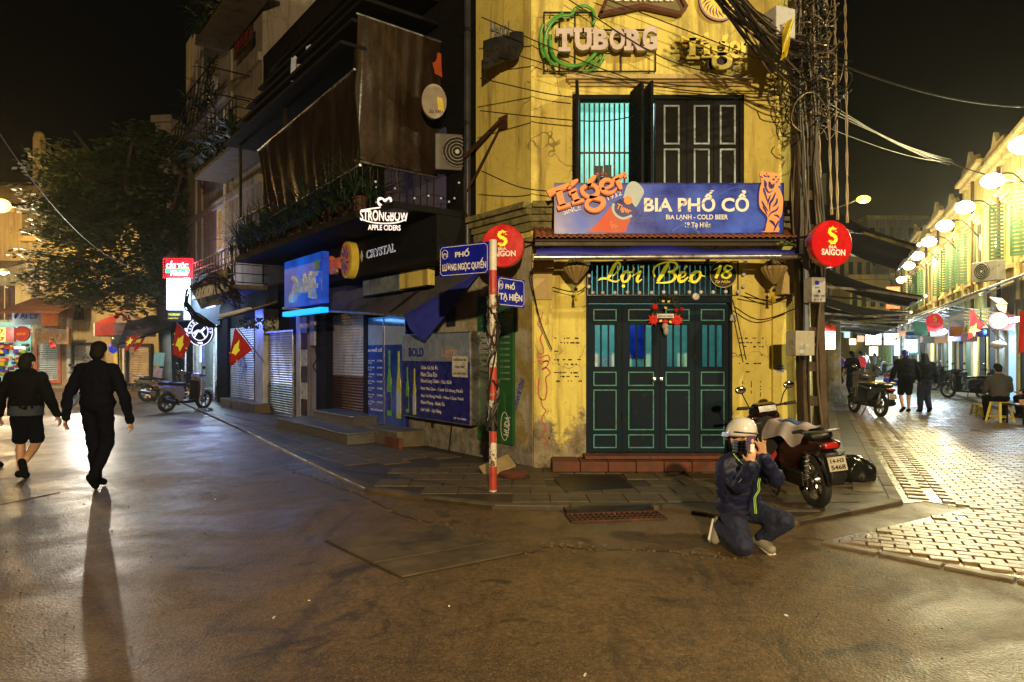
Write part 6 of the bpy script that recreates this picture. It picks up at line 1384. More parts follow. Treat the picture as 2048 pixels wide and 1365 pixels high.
m = MB(FL); m.tube([FL.M.inverted() @ FL.w(x, -.40, 2.96) for x in (bsx0 + .3, bsx1 + .1)], .02, 6); m.tube([FL.M.inverted() @ FL.w(XL(428), -.40, z) for z in (1.3, 2.7)], .03, 6); mk('blue_neon_tube', m, glow('blue_neon', (.08, .15, 1.0), 10), bs_)
lamp('neon_glow', 'POINT', FL.w(XL(425, -.9), -1.0, 2.5), 90, (.10, .16, 1.0), .12, parent=bs_)
lamp('shop_light', 'POINT', FL.w((bsx0 + bsx1) / 2, .4, 2.5), 230, (.7, .9, 1.0), .12, parent=bs_)
m = MB(FL); a = FL.px(369, 668, -.45); b = FL.px(386, 655, -.45); m.text('W', a[0], b[0], a[1] - .05, b[1], -.45, .03, off=.03); mk('neon_letters', m, glow('white_neon', (.8, .9, 1), 2.2), bs_)
# round barber sign
c = P(402, 664, 20.0); fc = Fr(c, (1, -.15)); rb_ = thing('round_barber_sign', c, 'round black and white lit barber sign with a scissors swoosh', 'sign')
m = MB(fc); m.lathe([(0, -.05), (.40, -.05), (.40, .05), (0, .05)], (0, 0, 0), 'y', 36); mk('sign_disc', m, M['black'], rb_)
lw = glow('white_lit_ring', (.85, .9, 1), 1.1); m = MB(fc)
for r in (.40, .255): m.tube([(r * math.cos(a * .196), -.055, r * math.sin(a * .196)) for a in range(32)], .014, 5, closed=True)
mk('lit_ring', m, lw, rb_)
for k, ch in enumerate('BARBER SHOP'):
 a = math.pi * (1.02 - k * .104); T = Matrix.Translation((.325 * math.cos(a), 0, .325 * math.sin(a))) @ Matrix.Rotation(-(a - math.pi / 2), 4, 'Y')
 if ch != ' ': m = MB(fc); m.text(ch, -.032, .032, -.045, .045, -.06, .004, M=T, off=.02); mk('ring_letter', m, lw, rb_)
m = MB(fc); m.strip(smoothpts([Vector(p) for p in ((-.2, -.06), (-.08, .02), (.05, .02), (.16, .12))], 4), .07, -.06, -.053); m.strip([(-.05, .05), (-.17, -.16)], .04, -.06, -.053); m.strip([(.05, -.0), (.17, -.17)], .05, -.06, -.053); m.box(-.09, .09, -.06, -.053, -.36, -.3); mk('scissors_logo', m, lw, rb_)
# neon hair-salon sign and the light box under it
ns = thing('hair_salon_sign', P(358, 555, 21), 'red and green dotted neon CAT TOC hair salon sign over a white light box', 'sign')
fn_ = Fr((P(358, 555, 20.8).x, 20.8, 0), (1, 0)); rn = glow('red_neon', (1, .02, .03), 2.2); gn = glow('green_neon', (.05, 1, .25), 1.6); wn_ = glow('pink_white_neon', (1, .75, .8), 3.0)
q = lambda u, v: fn_.px(u, v, 0)
m = MB(fn_); pb(m, fn_, 330, 520, 386, 555, .0, .08); mk('sign_board', m, mat('dark_red_board', (.25, .01, .02), .5, em=(1, .02, .05), es=.55), ns)
m = MB(fn_); pb(m, fn_, 331, 538, 378, 546, -.012, -.002); mk('green_band', m, gn, ns)
m = MB(fn_); pt(m, fn_, 'CẮT TÓC', 332, 522, 376, 537, -.04, .02, off=.03); mk('neon_name', m, wn_, ns)
m = MB(fn_); pt(m, fn_, 'Thành', 340, 541, 376, 552, -.04, .02, shear=.4, off=.02); mk('neon_script', m, glow('mint_neon', (.6, 1, .8), 2), ns)
m = MB(fn_)
for k in range(13):
 for v, vv in ((518, 0), (556, 0)): a = q(330 + k * 4.6, v); m.ball((a[0], -.03, a[1]), .022, 5, 4)
for k in range(8):
 for u in (328, 386): a = q(u, 520 + k * 5); m.ball((a[0], -.03, a[1]), .022, 5, 4)
mk('neon_dots', m, rn, ns)
m = MB(fn_); pb(m, fn_, 333, 557, 366, 620, .02, .2); mk('light_box', m, glow('white_light_box', (.72, .93, 1.0), 2.6), ns)
m = MB(fn_); pb(m, fn_, 334, 621, 366, 643, .02, .2); mk('dark_panel', m, M['black'], ns)
m = MB(fn_); pt(m, fn_, 'PHUONG NAM', 337, 627, 360, 632, .01, .005); pt(m, fn_, 'barber shop', 337, 635, 356, 639, .01, .005); mk('panel_print', m, M['goldlet'], ns)
m = MB(fn_); pb(m, fn_, 368, 545, 378, 640, .05, .15); mk('side_tube', m, glow('white_cyan', (.6, .9, 1.0), 2.0), ns)
m = MB(fn_); pb(m, fn_, 378, 550, 440, 650, .3, .45); mk('backing_board', m, mat('blue_grey_board', (.06, .08, .12), .5), ns)
m = MB(fn_); m.bar((.3, .3, 3.8), (1.0, 1.2, 3.8), .05); mk('sign_arm', m, M['iron'], ns)
lamp('salon_light', 'POINT', P(352, 590, 20.2), 190, (.65, .88, 1.0), .3, parent=ns); lamp('salon_red', 'POINT', P(380, 530, 20.3), 30, (1, .08, .1), .1, parent=ns)
# tilted black signboard
tb_ = thing('tilted_signboard', P(430, 600, 18.5), 'black signboard tilted down with white letters over the flags', 'sign')
A3, B3, C3, D3 = P(378, 572, 19.2), P(455, 535, 17.6), P(478, 600, 17.0), P(402, 618, 18.4)
m = MB(); n3 = (B3 - A3).cross(D3 - A3).normalized() * .06; m.add([A3, B3, C3, D3, A3 + n3, B3 + n3, C3 + n3, D3 + n3], [(0, 1, 2, 3), (7, 6, 5, 4), (0, 4, 5, 1), (1, 5, 6, 2), (2, 6, 7, 3), (3, 7, 4, 0)]); mk('sign_board', m, mat('gloss_black', (.02, .02, .03), .25), tb_)
xd_ = (C3 - D3).normalized(); zd_ = (A3 - D3); zd_ = (zd_ - xd_ * zd_.dot(xd_)).normalized(); yd_ = zd_.cross(xd_); o3 = D3.lerp(A3, .35) + xd_ * .1
if yd_.y < 0: yd_ = -yd_
T3 = Matrix(((xd_.x, yd_.x, zd_.x, o3.x), (xd_.y, yd_.y, zd_.y, o3.y), (xd_.z, yd_.z, zd_.z, o3.z), (0, 0, 0, 1)))
m = MB(T3); m.text('CR CHON VANK SY', 0, (C3 - D3).length * .9, 0, .32, -.09, .03); mk('raised_letters', m, M['whiteclean'], tb_)
rr = random.Random(6); m = MB()
for k in range(9):
 p = [P(376 + rr.uniform(-4, 4), 590 + rr.uniform(-20, 30), 18.3), P(372 + rr.uniform(-4, 4), 610 + rr.uniform(-10, 10), 18.2), P(395 + rr.uniform(-5, 5), 638 + rr.uniform(-10, 10), 17.9), P(420 + rr.uniform(-5, 20), 655, 17.6)]
 m.tube(smoothpts(p, 5), .022, 5)
for k in range(14):
 p = [P(380 + rr.uniform(0, 10), 580, 18.3), P(410 + rr.uniform(-5, 20), 560 + rr.uniform(-14, 10), 17.8), P(450 + rr.uniform(-20, 10), 575 + rr.uniform(-20, 20), 17.3), P(490 + rr.uniform(-20, 10), 600 + rr.uniform(-10, 30), 17)]
 m.tube(smoothpts(p, 5), .016, 4)
mk('cable_tangle', m, M['cable'], None, 'black cables tangled round the tilted signboard and barber shop corner', 'cables')
# dark awning run between the barber shop and the bar
da = thing('dark_awning', FL.w(-10.5, -1, 2.7), 'dark low awning run over the white shutters, flags below it', 'awning', rz=FL.rot)
m = MB(); q0, q1 = P(436, 640, 17.6), P(556, 605, 15.2); w0, w1 = FL.w(XL(445), -.05, 3.3), FL.w(XL(560), -.05, 3.35)
m.grid(lambda i, j: w0.lerp(w1, i).lerp(q0.lerp(q1, i), j) - Vector((0, 0, .12 * math.sin(3.14 * j) + .04 * math.sin(i * 21) * j)), 20, 8); mk('awning_fabric', m, M['blackfab'], da, smooth=2)
m = MB(); m.tube([q0, q1], .03, 8); mk('awning_rail', m, M['iron'], da)
m = MB(); m.bar(P(440, 632, 17.4), P(500, 618, 16.5), .10, .06); mk('light_batten', m, mat('pale_batten', (.5, .45, .35), .5, em=(1, .9, .6), es=.15), da)
mf = MB(); rr = random.Random(44)
for i in range(160):
 p = P(478 + rr.uniform(0, 75), 640 + rr.uniform(-6, 16) - 0, 15.8 + rr.uniform(-.5, .5)); s = rr.uniform(.04, .08); d = Vector((rr.uniform(-1, 1), rr.uniform(-1, 1), rr.uniform(-1, .2))).normalized() * s; e = d.cross(Vector((rr.uniform(-1, 1), rr.uniform(-1, 1), .3))).normalized() * s * .6
 mf.add([p, p + d * .5 + e, p + d, p + d * .5 - e], [(0, 1, 2, 3)])
mk('trailing_vine', mf, M['leafdk'], None, 'trailing leafy vine hanging under the dark awning by the flags', 'plant')
# ---- flags
def flag_(name, pts, pole, lab, star=None, par_grp=None, mt=None):
 """pts: corner points of the cloth (top-left, top-right, bottom-right, bottom-left)"""
 a, b, c, d = [Vector(p) for p in pts]; t = thing('national_flag', (a + b + c + d) / 4, lab, 'flag', 'red flags with a yellow star')
 n = (b - a).cross(d - a).normalized()
 if n.y > 0: n = -n
 def f(i, j):
  p = a.lerp(b, i).lerp(d.lerp(c, i), j); return p + n * (.05 * math.sin(i * 8 + j * 3) * (b - a).length)
 m = MB(); m.grid(f, 16, 16); mk('flag_cloth', m, mt or M['flag'], t, smooth=2)
 m = MB(); m.tube([pole[0], pole[1]], .014, 6); mk('flag_pole', m, M['cable3'], t)
 if star:
  ci, cj, rs, ri = star; ctr = f(ci, cj); ux = (f(min(1, ci + .1), cj) - f(ci - .1, cj)).normalized(); uz = (f(ci, cj - .1) - f(ci, cj + .1)).normalized(); vs = [ctr + n * .035]
  for k in range(10): r = rs if k % 2 == 0 else rs * .4; an = k * math.pi / 5 + ri; vs.append(ctr + ux * (r * math.sin(an)) + uz * (r * math.cos(an)) + n * .035)
  m = MB(); m.add(vs, [(0, 1 + k, 1 + (k + 1) % 10) for k in range(10)]); mk('yellow_star', m, M['gold'], t)
 return t
flag_('f', (P(350, 648, 18), P(354, 648, 18), P(372, 692, 18), P(345, 718, 18)), None or (P(352, 646, 18), P(392, 682, 18.3)), 'x') if False else None
def tri_flag(p, pole, lab, star, mt=None): return flag_('f', p, pole, lab, star, mt=mt)
tri_flag((P(353, 648, 18), P(383, 680, 18.1), P(365, 719, 18.1), P(345, 708, 18)), (P(353, 646, 18), P(400, 692, 18.4)), 'pink-red star flag hanging in front of the lit barber shop door', (.42, .5, .27, .2))
tri_flag((P(470, 655, 16.6), P(505, 700, 16.7), P(462, 733, 16.7), P(458, 722, 16.6)), (P(472, 652, 16.6), P(528, 725, 17.0)), 'deep red star flag hanging before the white graffitied shutter', (.40, .5, .25, -.1))
# ---- street things of the left side
pp_ = thing('potted_plant', G(434, 806) + Vector((.1, 0, .05)), 'small green potted plant by the white shutter step of the barber shop', 'plant')
c = Vector(G(431, 803)); m = MB(); m.lathe([(.12, .06), (.16, .32), (.17, .34), (0, .32)], tuple(c), 'z', 12); mk('plant_pot', m, M['brickstep'], pp_, smooth=True)
mf = MB(); fronds(mf, c + Vector((0, 0, .33)), 40, .55, random.Random(5), .5, .03); mk('plant_foliage', mf, M['leaf'], pp_)
# =================================================================== shops across the far end of the left street
YB = 31.0
xb = lambda u: (u - 1024) / F * YB; zb_ = lambda v: CH + (YH - v) / F * YB
def farshop(u0, u1, ztop, wall, lab, roof=None):
 t = thing('terrace_house', (xb((u0 + u1) / 2), YB, 0), lab, 'building', 'terrace houses across the far street'); m = MB(); m.box(xb(u0) + .01, xb(u1) - .01, YB, YB + 6, 0, ztop); mk('house_wall', m, wall, t)
 m = MB(); m.box(xb(u0) + .01, xb(u1) - .01, YB - .25, YB, ztop - .25, ztop); mk('house_cornice', m, M['trim'], t, bevel=.03); return t
def shut(t, u0, u1, v0, v1, mt='steel', fr='orange', name='roller_shutter'):
 m = MB(); n = 22; x0, x1, z0, z1 = xb(u0), xb(u1), zb_(v1), zb_(v0)
 for i in range(n): z = z0 + (z1 - z0) * i / n; h = (z1 - z0) / n; m.add([(x0, YB - .01, z), (x1, YB - .01, z), (x1, YB - .05, z + h / 2), (x0, YB - .05, z + h / 2), (x1, YB - .01, z + h), (x0, YB - .01, z + h)], [(0, 1, 2, 3), (3, 2, 4, 5)])
 mk(name, m, M[mt], t); m = MB(); frame4(m, x0 - .12, x1 + .12, z0 - .1, z1 + .1, .12, YB - .12, YB - .005); mk('shutter_surround', m, fr, t, bevel=.01)
ora = mat('orange_painted_post', (.60, .14, .03), .6, dirt=(.3, .12, .05))
h1_ = farshop(-90, 44, 8.2, M['farwall'], 'far corner shop with lit display under the STOP and SHOP board')
m = MB(); m.box(xb(-80), xb(62), YB - .02, YB, 0, 3.0); mk('shop_opening', m, mat('shop_interior', (.22, .4, .36), .6, em=(.5, .95, .8), es=.35), h1_)
rr = random.Random(77); cols = [M['red'], M['yellowplastic'], M['bluebanner'], M['white'], M['leaf'], M['orange'], M['purple']]
for k in range(90):
 u, v = rr.choice((rr.uniform(0, 14), rr.uniform(16, 56))), rr.uniform(692, 752); m = MB(); w = rr.uniform(.08, .2); m.box(xb(u), xb(u) + w, YB - .12 - rr.random() * .15, YB - .03, zb_(v), zb_(v) + rr.uniform(.08, .2)); mk('shop_goods', m, rr.choice(cols), h1_)
m = MB(); m.box(xb(38), xb(56), YB - .3, YB - .2, zb_(698), zb_(694)); mk('shop_tube', m, glow('shop_tube', (.8, 1, .95), 5), h1_)
lamp('shop_light', 'POINT', (xb(30), YB - 1.2, 2.6), 70, (.75, 1, .9), .2, parent=h1_)
sg = thing('stop_shop_sign', (xb(10), YB - .4, zb_(680)), 'red and yellow STOP & SHOP board over the far lit shop', 'sign')
m = MB(); m.box(xb(-60), xb(44), YB - .5, YB - .35, zb_(684), zb_(656)); mk('sign_board', m, mat('maroon_board', (.28, .04, .03), .5, em=(1, .1, .05), es=.06), sg); m = MB(); m.box(xb(5), xb(28), YB - .53, YB - .501, zb_(684), zb_(656)); mk('yellow_panel', m, mat('yellow_board', (.7, .5, .08), .5, em=(1, .7, .1), es=.12), sg)
m = MB(); m.text('STOP', xb(8), xb(25), zb_(667), zb_(659), YB - .56, .02, off=.04); m.text('&', xb(24), xb(27), zb_(671), zb_(667), YB - .56, .02); m.text('SHOP', xb(7), xb(26), zb_(682), zb_(674), YB - .56, .02, off=.04); mk('red_letters', m, M['red'], sg)
h2_ = farshop(44, 128, 6.9, M['farwall'], 'far house with white roller shutter between orange posts')
shut(h2_, 77, 119, 668, 762, 'steel', ora)
h3_ = farshop(128, 232, 6.4, M['farwall'], 'far house with grey shutter under a wide rusty awning and dark board')
shut(h3_, 150, 192, 690, 770, 'steel', M['iron'])
m = MB(); m.box(xb(139), xb(146), YB - .2, YB - .06, .4, 3.2); mk('wall_pier', m, M['white'], h3_)
h4_ = farshop(232, 350, 7.5, M['farwall'], 'far house with brown shutter and yellow pier behind the street tree')
shut(h4_, 258, 300, 692, 768, 'steelwarm', M['iron']); m = MB(); m.box(xb(232), xb(244), YB - .2, YB - .006, 0, 3.4); mk('yellow_pier', m, M['yellow'], h4_); m = MB(); m.box(xb(252), xb(256), YB - .3, YB - .15, 0, 2.6); mk('white_post', m, M['whiteclean'], h4_)
for t, u0, u1, v0, v1 in ((h1_, -30, 8, 572, 640), (h1_, 13, 30, 572, 640), (h2_, 60, 76, 600, 650), (h3_, 150, 168, 590, 640), (h4_, 250, 270, 560, 620)):
 m = MB(); frame4(m, xb(u0), xb(u1), zb_(v1), zb_(v0), .12, YB - .08, YB - .005); w = mk('window', m, M['rust'], t); m = MB(); m.box(xb(u0) + .12, xb(u1) - .12, YB - .03, YB - .006, zb_(v1) + .12, zb_(v0) - .12); mk('pane', m, M['glass'], w)
# upper storey with gable, behind, and its awnings
up = thing('gabled_house', (xb(20), 36, 0), 'larger ochre house with a sloping eave behind the far shops, lit by the orange lamp', 'building')
m = MB(); m.box(-36, -24.2, 36, 44, 0, 10.6); mk('house_wall', m, M['farwall'], up)
m = MB(); m.add([(-37, 35.2, 10.4), (-23.6, 35.2, 10.4), (-23.6, 40, 12.2), (-37, 40, 12.2), (-37, 35.2, 10.25), (-23.6, 35.2, 10.25), (-23.6, 40, 12.05), (-37, 40, 12.05)], [(0, 1, 2, 3), (7, 6, 5, 4), (0, 4, 5, 1), (1, 5, 6, 2)]); mk('house_roof', m, M['roofdk'], up)
m = MB(); m.box(-25.0, -24.6, 35.6, 36, 8, 12.9); m.ball((-24.8, 35.8, 13.0), .25); m.box(-30, -29.6, 35.6, 36, 8, 12); mk('gable_finial', m, M['trim'], up)
m = MB(); m.box(-36, -24.2, 35.6, 36, 7.0, 7.4); m.box(-36, -24.2, 35.7, 36, 9.7, 10); mk('cornice', m, M['trim'], up, bevel=.03)
m = MB(); m.box(-28.5, -25.4, 35.9, 35.99, 7.7, 9.5); mk('balcony_recess', m, M['rust'], up)
def slab_awn(u0, u1, z0, z1, d, lab, mt='corr', tri=.0):
 m = MB(); a, b = xb(u0), xb(u1); m.add([(a, YB - d, z0), (b, YB - d, z0), (b, YB, z1), (a, YB, z1), (a, YB - d, z0 - .06), (b, YB - d, z0 - .06), (b, YB, z1 - .06), (a, YB, z1 - .06)], [(0, 1, 2, 3), (7, 6, 5, 4), (0, 4, 5, 1), (1, 5, 6, 2), (2, 6, 7, 3), (3, 7, 4, 0)])
 mk('metal_awning', m, M[mt], None, lab, 'awning')
slab_awn(66, 184, 3.35, 4.1, 2.2, 'wide rusty sheet awning between the orange-posted shutter and the air conditioner', 'rust')
slab_awn(-60, 60, 5.3, 5.8, 1.6, 'dark sheet awning over the far upper windows at the left edge')
m = MB(); m.box(xb(110), xb(176), YB - 1.3, YB - 1.15, zb_(690), zb_(660)); t = mk('hanging_board', m, mat('grey_brown_board', (.12, .10, .09), .6, dirt=(.3, .2, .1)), None, 'long grey-brown hanging signboard under the wide rusty awning', 'sign')
m = MB(); m.text('THIÊN NGA', xb(114), xb(166), zb_(681), zb_(664), YB - 1.34, .02); m.box(xb(172), xb(176), YB - 1.36, YB - 1.3, zb_(690), zb_(656)); mk('board_letters', m, mat('ochre_letter', (.3, .16, .05), .6), t)
m = MB(); m.lathe([(0, -.05), (.33, -.05), (.33, .05), (0, .05)], (xb(95), YB - 1.6, zb_(670)), 'y', 24); t = mk('round_red_sign', m, mat('dull_red_round', (.32, .04, .04), .5), None, 'dull round red sign over the orange-posted white shutter', 'sign')
m = MB(); m.text('BIA SÀI GÒN', xb(87), xb(103), zb_(673), zb_(667), YB - 1.68, .01); mk('sign_print', m, M['orange'], t)
# printed banners of the far shops
def banner(u0, u1, v0, v1, mt, lab, txt=None, tmt='whiteclean', y=YB - .7, tr=None):
 m = MB(); s_ = y / YB; X_ = lambda u: (u - 1024) / F * y; Z_ = lambda v: CH + (YH - v) / F * y; m.box(X_(u0), X_(u1), y, y + .05, Z_(v1), Z_(v0)); t = mk('shop_banner', m, mt, None, lab, 'banner')
 if txt: m = MB(); h = v1 - v0; w = u1 - u0; m.text(txt, X_(u0 + w * .08), X_(u1 - w * .08), Z_(v1 - h * .25), Z_(v0 + h * .25), y - .03, .01, off=.02); mk('banner_print', m, M[tmt], t)
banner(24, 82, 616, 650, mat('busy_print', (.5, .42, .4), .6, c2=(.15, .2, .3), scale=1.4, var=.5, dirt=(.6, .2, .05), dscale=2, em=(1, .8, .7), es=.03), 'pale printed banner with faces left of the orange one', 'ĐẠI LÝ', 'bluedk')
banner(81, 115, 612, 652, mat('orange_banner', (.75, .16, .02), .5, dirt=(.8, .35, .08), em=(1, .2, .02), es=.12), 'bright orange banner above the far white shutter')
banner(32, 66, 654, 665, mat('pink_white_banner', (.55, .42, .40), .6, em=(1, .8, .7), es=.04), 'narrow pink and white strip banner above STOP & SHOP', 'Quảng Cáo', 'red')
banner(52, 96, 527, 582, mat('pale_cloth_sheet', (.42, .36, .33), .8, dirt=(.12, .1, .09)), 'large pale spotted sheet on the far upper wall', y=YB - .5)
acunit(P(208, 658, 30.0), 0, 'white air conditioner on the far wall right of the rusty awning', 1.0)
street_lamp((-21.5, 24, 0), (-19.0, 25.5, 4.6), 950, (1.0, .74, .42), 'warm street lamp out of view left, lighting the far shops', (1, .75, .45))
# market parasol
pa = thing('market_parasol', (xb(252) * .9, 27.5, 0), 'white and red beer parasol standing behind the tree trunk', 'parasol')
pc2 = P(250, 621, 27.5); m = MB()
for k in range(8):
 a0, a1 = k * math.pi / 4 + .2, (k + 1) * math.pi / 4 + .2; m = MB(); r = 1.15; top = pc2; e0 = pc2 + Vector((r * math.cos(a0), r * math.sin(a0), -.55)); e1 = pc2 + Vector((r * math.cos(a1), r * math.sin(a1), -.55)); dn = Vector((0, 0, -.5))
 m.add([top, e0, e1, e0 + dn, e1 + dn], [(0, 1, 2), (1, 3, 4, 2)]); mk('parasol_panel', m, M['red'] if k in (5,) else mat('parasol_white', (.6, .5, .5), .7) if k == 0 else bpy.data.materials['parasol_white'], pa)
m = MB(); m.cyl((pc2.x, 27.5, 0), tuple(pc2), .025); mk('parasol_pole', m, M['alu'], pa)
m = MB(); fpa = Fr((pc2.x, 26.3, 0), (1, 0)); m = MB(fpa); pt(m, fpa, 'SAGOTA', 237, 662, 252, 666, -.02, .01); pt(m, fpa, 'BIA', 245, 630, 262, 642, -.3, .01, off=.04); mk('parasol_print', m, M['red'], pa)
# awning with two flags near the tree
aw2 = thing('tattered_awning', P(290, 650, 24), 'low patched awning beside the tree trunk with two red flags under it', 'awning')
m = MB(); q0, q1, q2_, q3 = P(236, 690, 22.5), P(345, 655, 21.5), P(345, 628, 25), P(255, 640, 26)
m.grid(lambda i, j: q0.lerp(q1, i).lerp(q3.lerp(q2_, i), j) - Vector((0, 0, .25 * math.sin(3.14 * j) * math.sin(3.14 * i) + .05 * math.sin(9 * i))), 16, 8); mk('awning_fabric', m, M['greyfab'], aw2, smooth=2)
m = MB(); m.tube([q0, q1], .03, 6); m.tube([q0, P(238, 770, 24)], .025, 6); mk('awning_frame', m, M['iron'], aw2)
tri_flag((P(252, 676, 22), P(278, 668, 22), P(263, 694, 22), P(251, 704, 22)), (P(250, 674, 22), P(282, 666, 22)), 'left one of two small flags under the patched awning', (.4, .4, .16, 0))
tri_flag((P(272, 668, 22.4), P(292, 674, 22.4), P(280, 694, 22.4), P(268, 705, 22.4)), (P(270, 666, 22.4), P(296, 674, 22.4)), 'right one of two small flags under the patched awning', (.4, .35, .15, 0))
tri_flag((P(100, 680, 27), P(114, 694, 27), P(106, 699, 27), P(98, 690, 27)), (P(104, 675, 27), P(118, 700, 27.5)), 'tiny flag hanging in front of the far white shutter', None)
# lanterns, sack and posters round the tree
m = MB(); m.ball(P(226, 697, 26), (.16, .16, .2)); mk('blue_lantern', m, mat('blue_lantern', (.02, .03, .5), .5, em=(.05, .08, 1), es=.25), None, 'small round blue lantern hanging by the yellow pier', 'lantern', smooth=True)
m = MB(); m.cbox(P(318, 719, 21.5), (.30, .04, .42), (0, .1, .1)); t = mk('pinned_sheet', m, mat('green_white_sheet', (.25, .45, .35), .6), None, 'pale green sheet pinned left of the tree trunk', 'poster')
m = MB(); m.cbox(P(316, 746, 21.4), (.26, .04, .3), (0, .15, .1)); mk('pinned_sheet', m, mat('red_white_sheet', (.4, .12, .12), .6, c2=(.5, .45, .4), scale=8), None, 'red and white poster leaning below the pale green sheet', 'poster')
m = MB(); m.ball(P(240, 684, 24), (.3, .2, .25)); mk('plastic_sack', m, mat('pale_plastic', (.2, .25, .28), .3), None, 'pale plastic sack hanging at the left end of the patched awning', 'sack', smooth=True)
# ---- the street tree
tt = thing('street_tree', G(330, 795), 'large leafy street tree with dark trunk in front of the far shops', 'tree')
tb0 = G(330, 795); m = MB(); T0 = Vector(tb0)
pts = [T0 + Vector(p) for p in ((0, 0, -.05), (.03, 0, .6), (-.02, .05, 1.6), (-.1, .1, 2.8), (-.25, .1, 4.0), (-.7, 0, 5.4), (-1.0, 0, 7.2), (-1.2, .1, 8.6))]
m.tube(smoothpts(pts, 3), [.30, .25, .22, .21, .20, .20, .20, .20, .2, .2, .2, .19, .18, .17, .16, .14, .12, .1, .08, .06, .05, .04][:22], 12);
limbs = [((-.2, .1, 3.6), (-1.8, -.6, 4.6), (-3.8, -1.2, 5.0)), ((-.4, .0, 4.6), (-1.2, .8, 6.2), (-2.6, 1.2, 7.6)), ((-.7, 0, 5.4), (.4, -.4, 6.6), (.9, -.6, 8.0)), ((-.25, .1, 4.0), (-1.4, .6, 4.2), (-3.0, .9, 3.9)), ((-.9, 0, 6.6), (-2.0, -.5, 8.2), (-2.9, -.6, 9.4)), ((-.3, .1, 4.0), (-.6, -.8, 4.2), (-1.6, -1.6, 4.0)), ((-.8, 0, 6), (-.9, -.9, 7.4), (-.4, -1.4, 8.8))]
for L in limbs: m.tube(smoothpts([T0 + Vector(p) for p in L], 4), [.14, .13, .12, .1, .09, .07, .06, .05, .04], 7)
mk('trunk', m, M['bark'], tt, smooth=True)
m = MB(); rr = random.Random(15); clusters = []
def inside(u, v):
 # rough crown outline in the photo
 return True
crown = [(-2.0, 7.2, 1.9, 1.6), (-3.1, 6.3, 1.3, 1.2), (-.7, 8.3, 1.5, 1.4), (-3.4, 8.1, 1.1, 1.0), (-1.2, 5.9, 1.8, 1.2), (-3.6, 5.0, 1.3, .8), (-2.4, 4.4, 1.6, .8), (-.8, 4.6, 1.3, .9), (-4.3, 4.4, .8, .55), (.1, 6.8, .9, 1.3), (-1.6, 3.6, 1.4, .6), (-3.2, 3.7, 1.1, .5), (-.3, 3.9, .7, .6), (-.1, 9.2, .8, .7), (-4.0, 6.9, .6, .7), (.25, 5.3, .5, .8)]
for (cx, cz, rx, rz_) in crown:
 for _ in range(int(70 * rx * rz_)):
  while True:
   d = Vector((rr.uniform(-1, 1), rr.uniform(-1, 1), rr.uniform(-1, 1)))
   if .35 < d.length < 1: break
  clusters.append(T0 + Vector((cx + d.x * rx, d.y * 1.6, cz + d.z * rz_)))
def leafcl(m, c, n, sp, rr, s0=.07, s1=.15):
 for _ in range(n):
  p = c + Vector((rr.gauss(0, sp), rr.gauss(0, sp), rr.gauss(0, sp * .45))); s = rr.uniform(s0, s1); a = rr.uniform(0, 6.283); d = Vector((math.cos(a), math.sin(a), rr.uniform(-.55, .15))) * s; e = Vector((-math.sin(a), math.cos(a), rr.uniform(-.3, .3))) * s * .42
  m.add([p, p + d * .5 + e, p + d, p + d * .5 - e], [(0, 1, 2, 3)])
for c in clusters: leafcl(m, c, 24, .2, rr, .11, .24)
mk('crown', m, M['leaf'], tt)
# orange street lamp at the left edge
ol = thing('street_lamp', G(-60, 775), 'orange street lamp glowing at the left edge of the picture', 'street lamp', 'street lamps'); lp = P(2, 412, 27.0)
m = MB(); m.tube([Vector((lp.x - 1.6, 27, 0)), Vector((lp.x - 1.6, 27, lp.z - .4)), Vector((lp.x - .8, 27, lp.z + .25)), lp + Vector((0, 0, .15))], [.1, .08, .05, .04], 8); mk('lamp_post', m, M['iron'], ol, smooth=True)
m = MB(); m.ball(lp, (.38, .25, .28)); mk('lamp_bulb', m, glow('sodium_orange', (1.0, .62, .16), 4), ol, smooth=True)
lamp('lamp_light', 'POINT', lp - Vector((0, 1.4, .3)), 1300, (1.0, .58, .16), .2, parent=ol)
# =================================================================== the lit street on the right
rlamp = glow('white_sodium', (1.0, .90, .55), 40); tubeg = glow('stall_light', (.80, .95, 1.0), 9)
labs = ['nearest', 'second', 'third', 'fourth', 'fifth', 'sixth', 'seventh', 'eighth', 'ninth']
W = 4.3
def louvre(par, x, w, z0, z1, yaw):
 T = FR.M @ Matrix.Translation((x, -.02, 0)) @ Matrix.Rotation(yaw, 4, 'Z'); m = MB(T); s = 1 if w > 0 else -1; a, b = (0, w) if w > 0 else (w, 0)
 frame4(m, a, b, z0, z1, .05, -.02, .02); n = 16
 for k in range(n): z = z0 + .06 + (z1 - z0 - .12) * k / n; m.box(a + .05, b - .05, -.015, .01, z, z + (z1 - z0 - .12) / n * .65)
 mk('louvred_shutter', m, M['greenshut'], par)
hwalls = [M['lime'], m_wall('ochre_cream_wall', (.62, .50, .24), (.2, .15, .08), (.3, .22, .1)), m_wall('yellow_green_wall', (.50, .50, .10), (.2, .18, .06), (.28, .24, .08))]
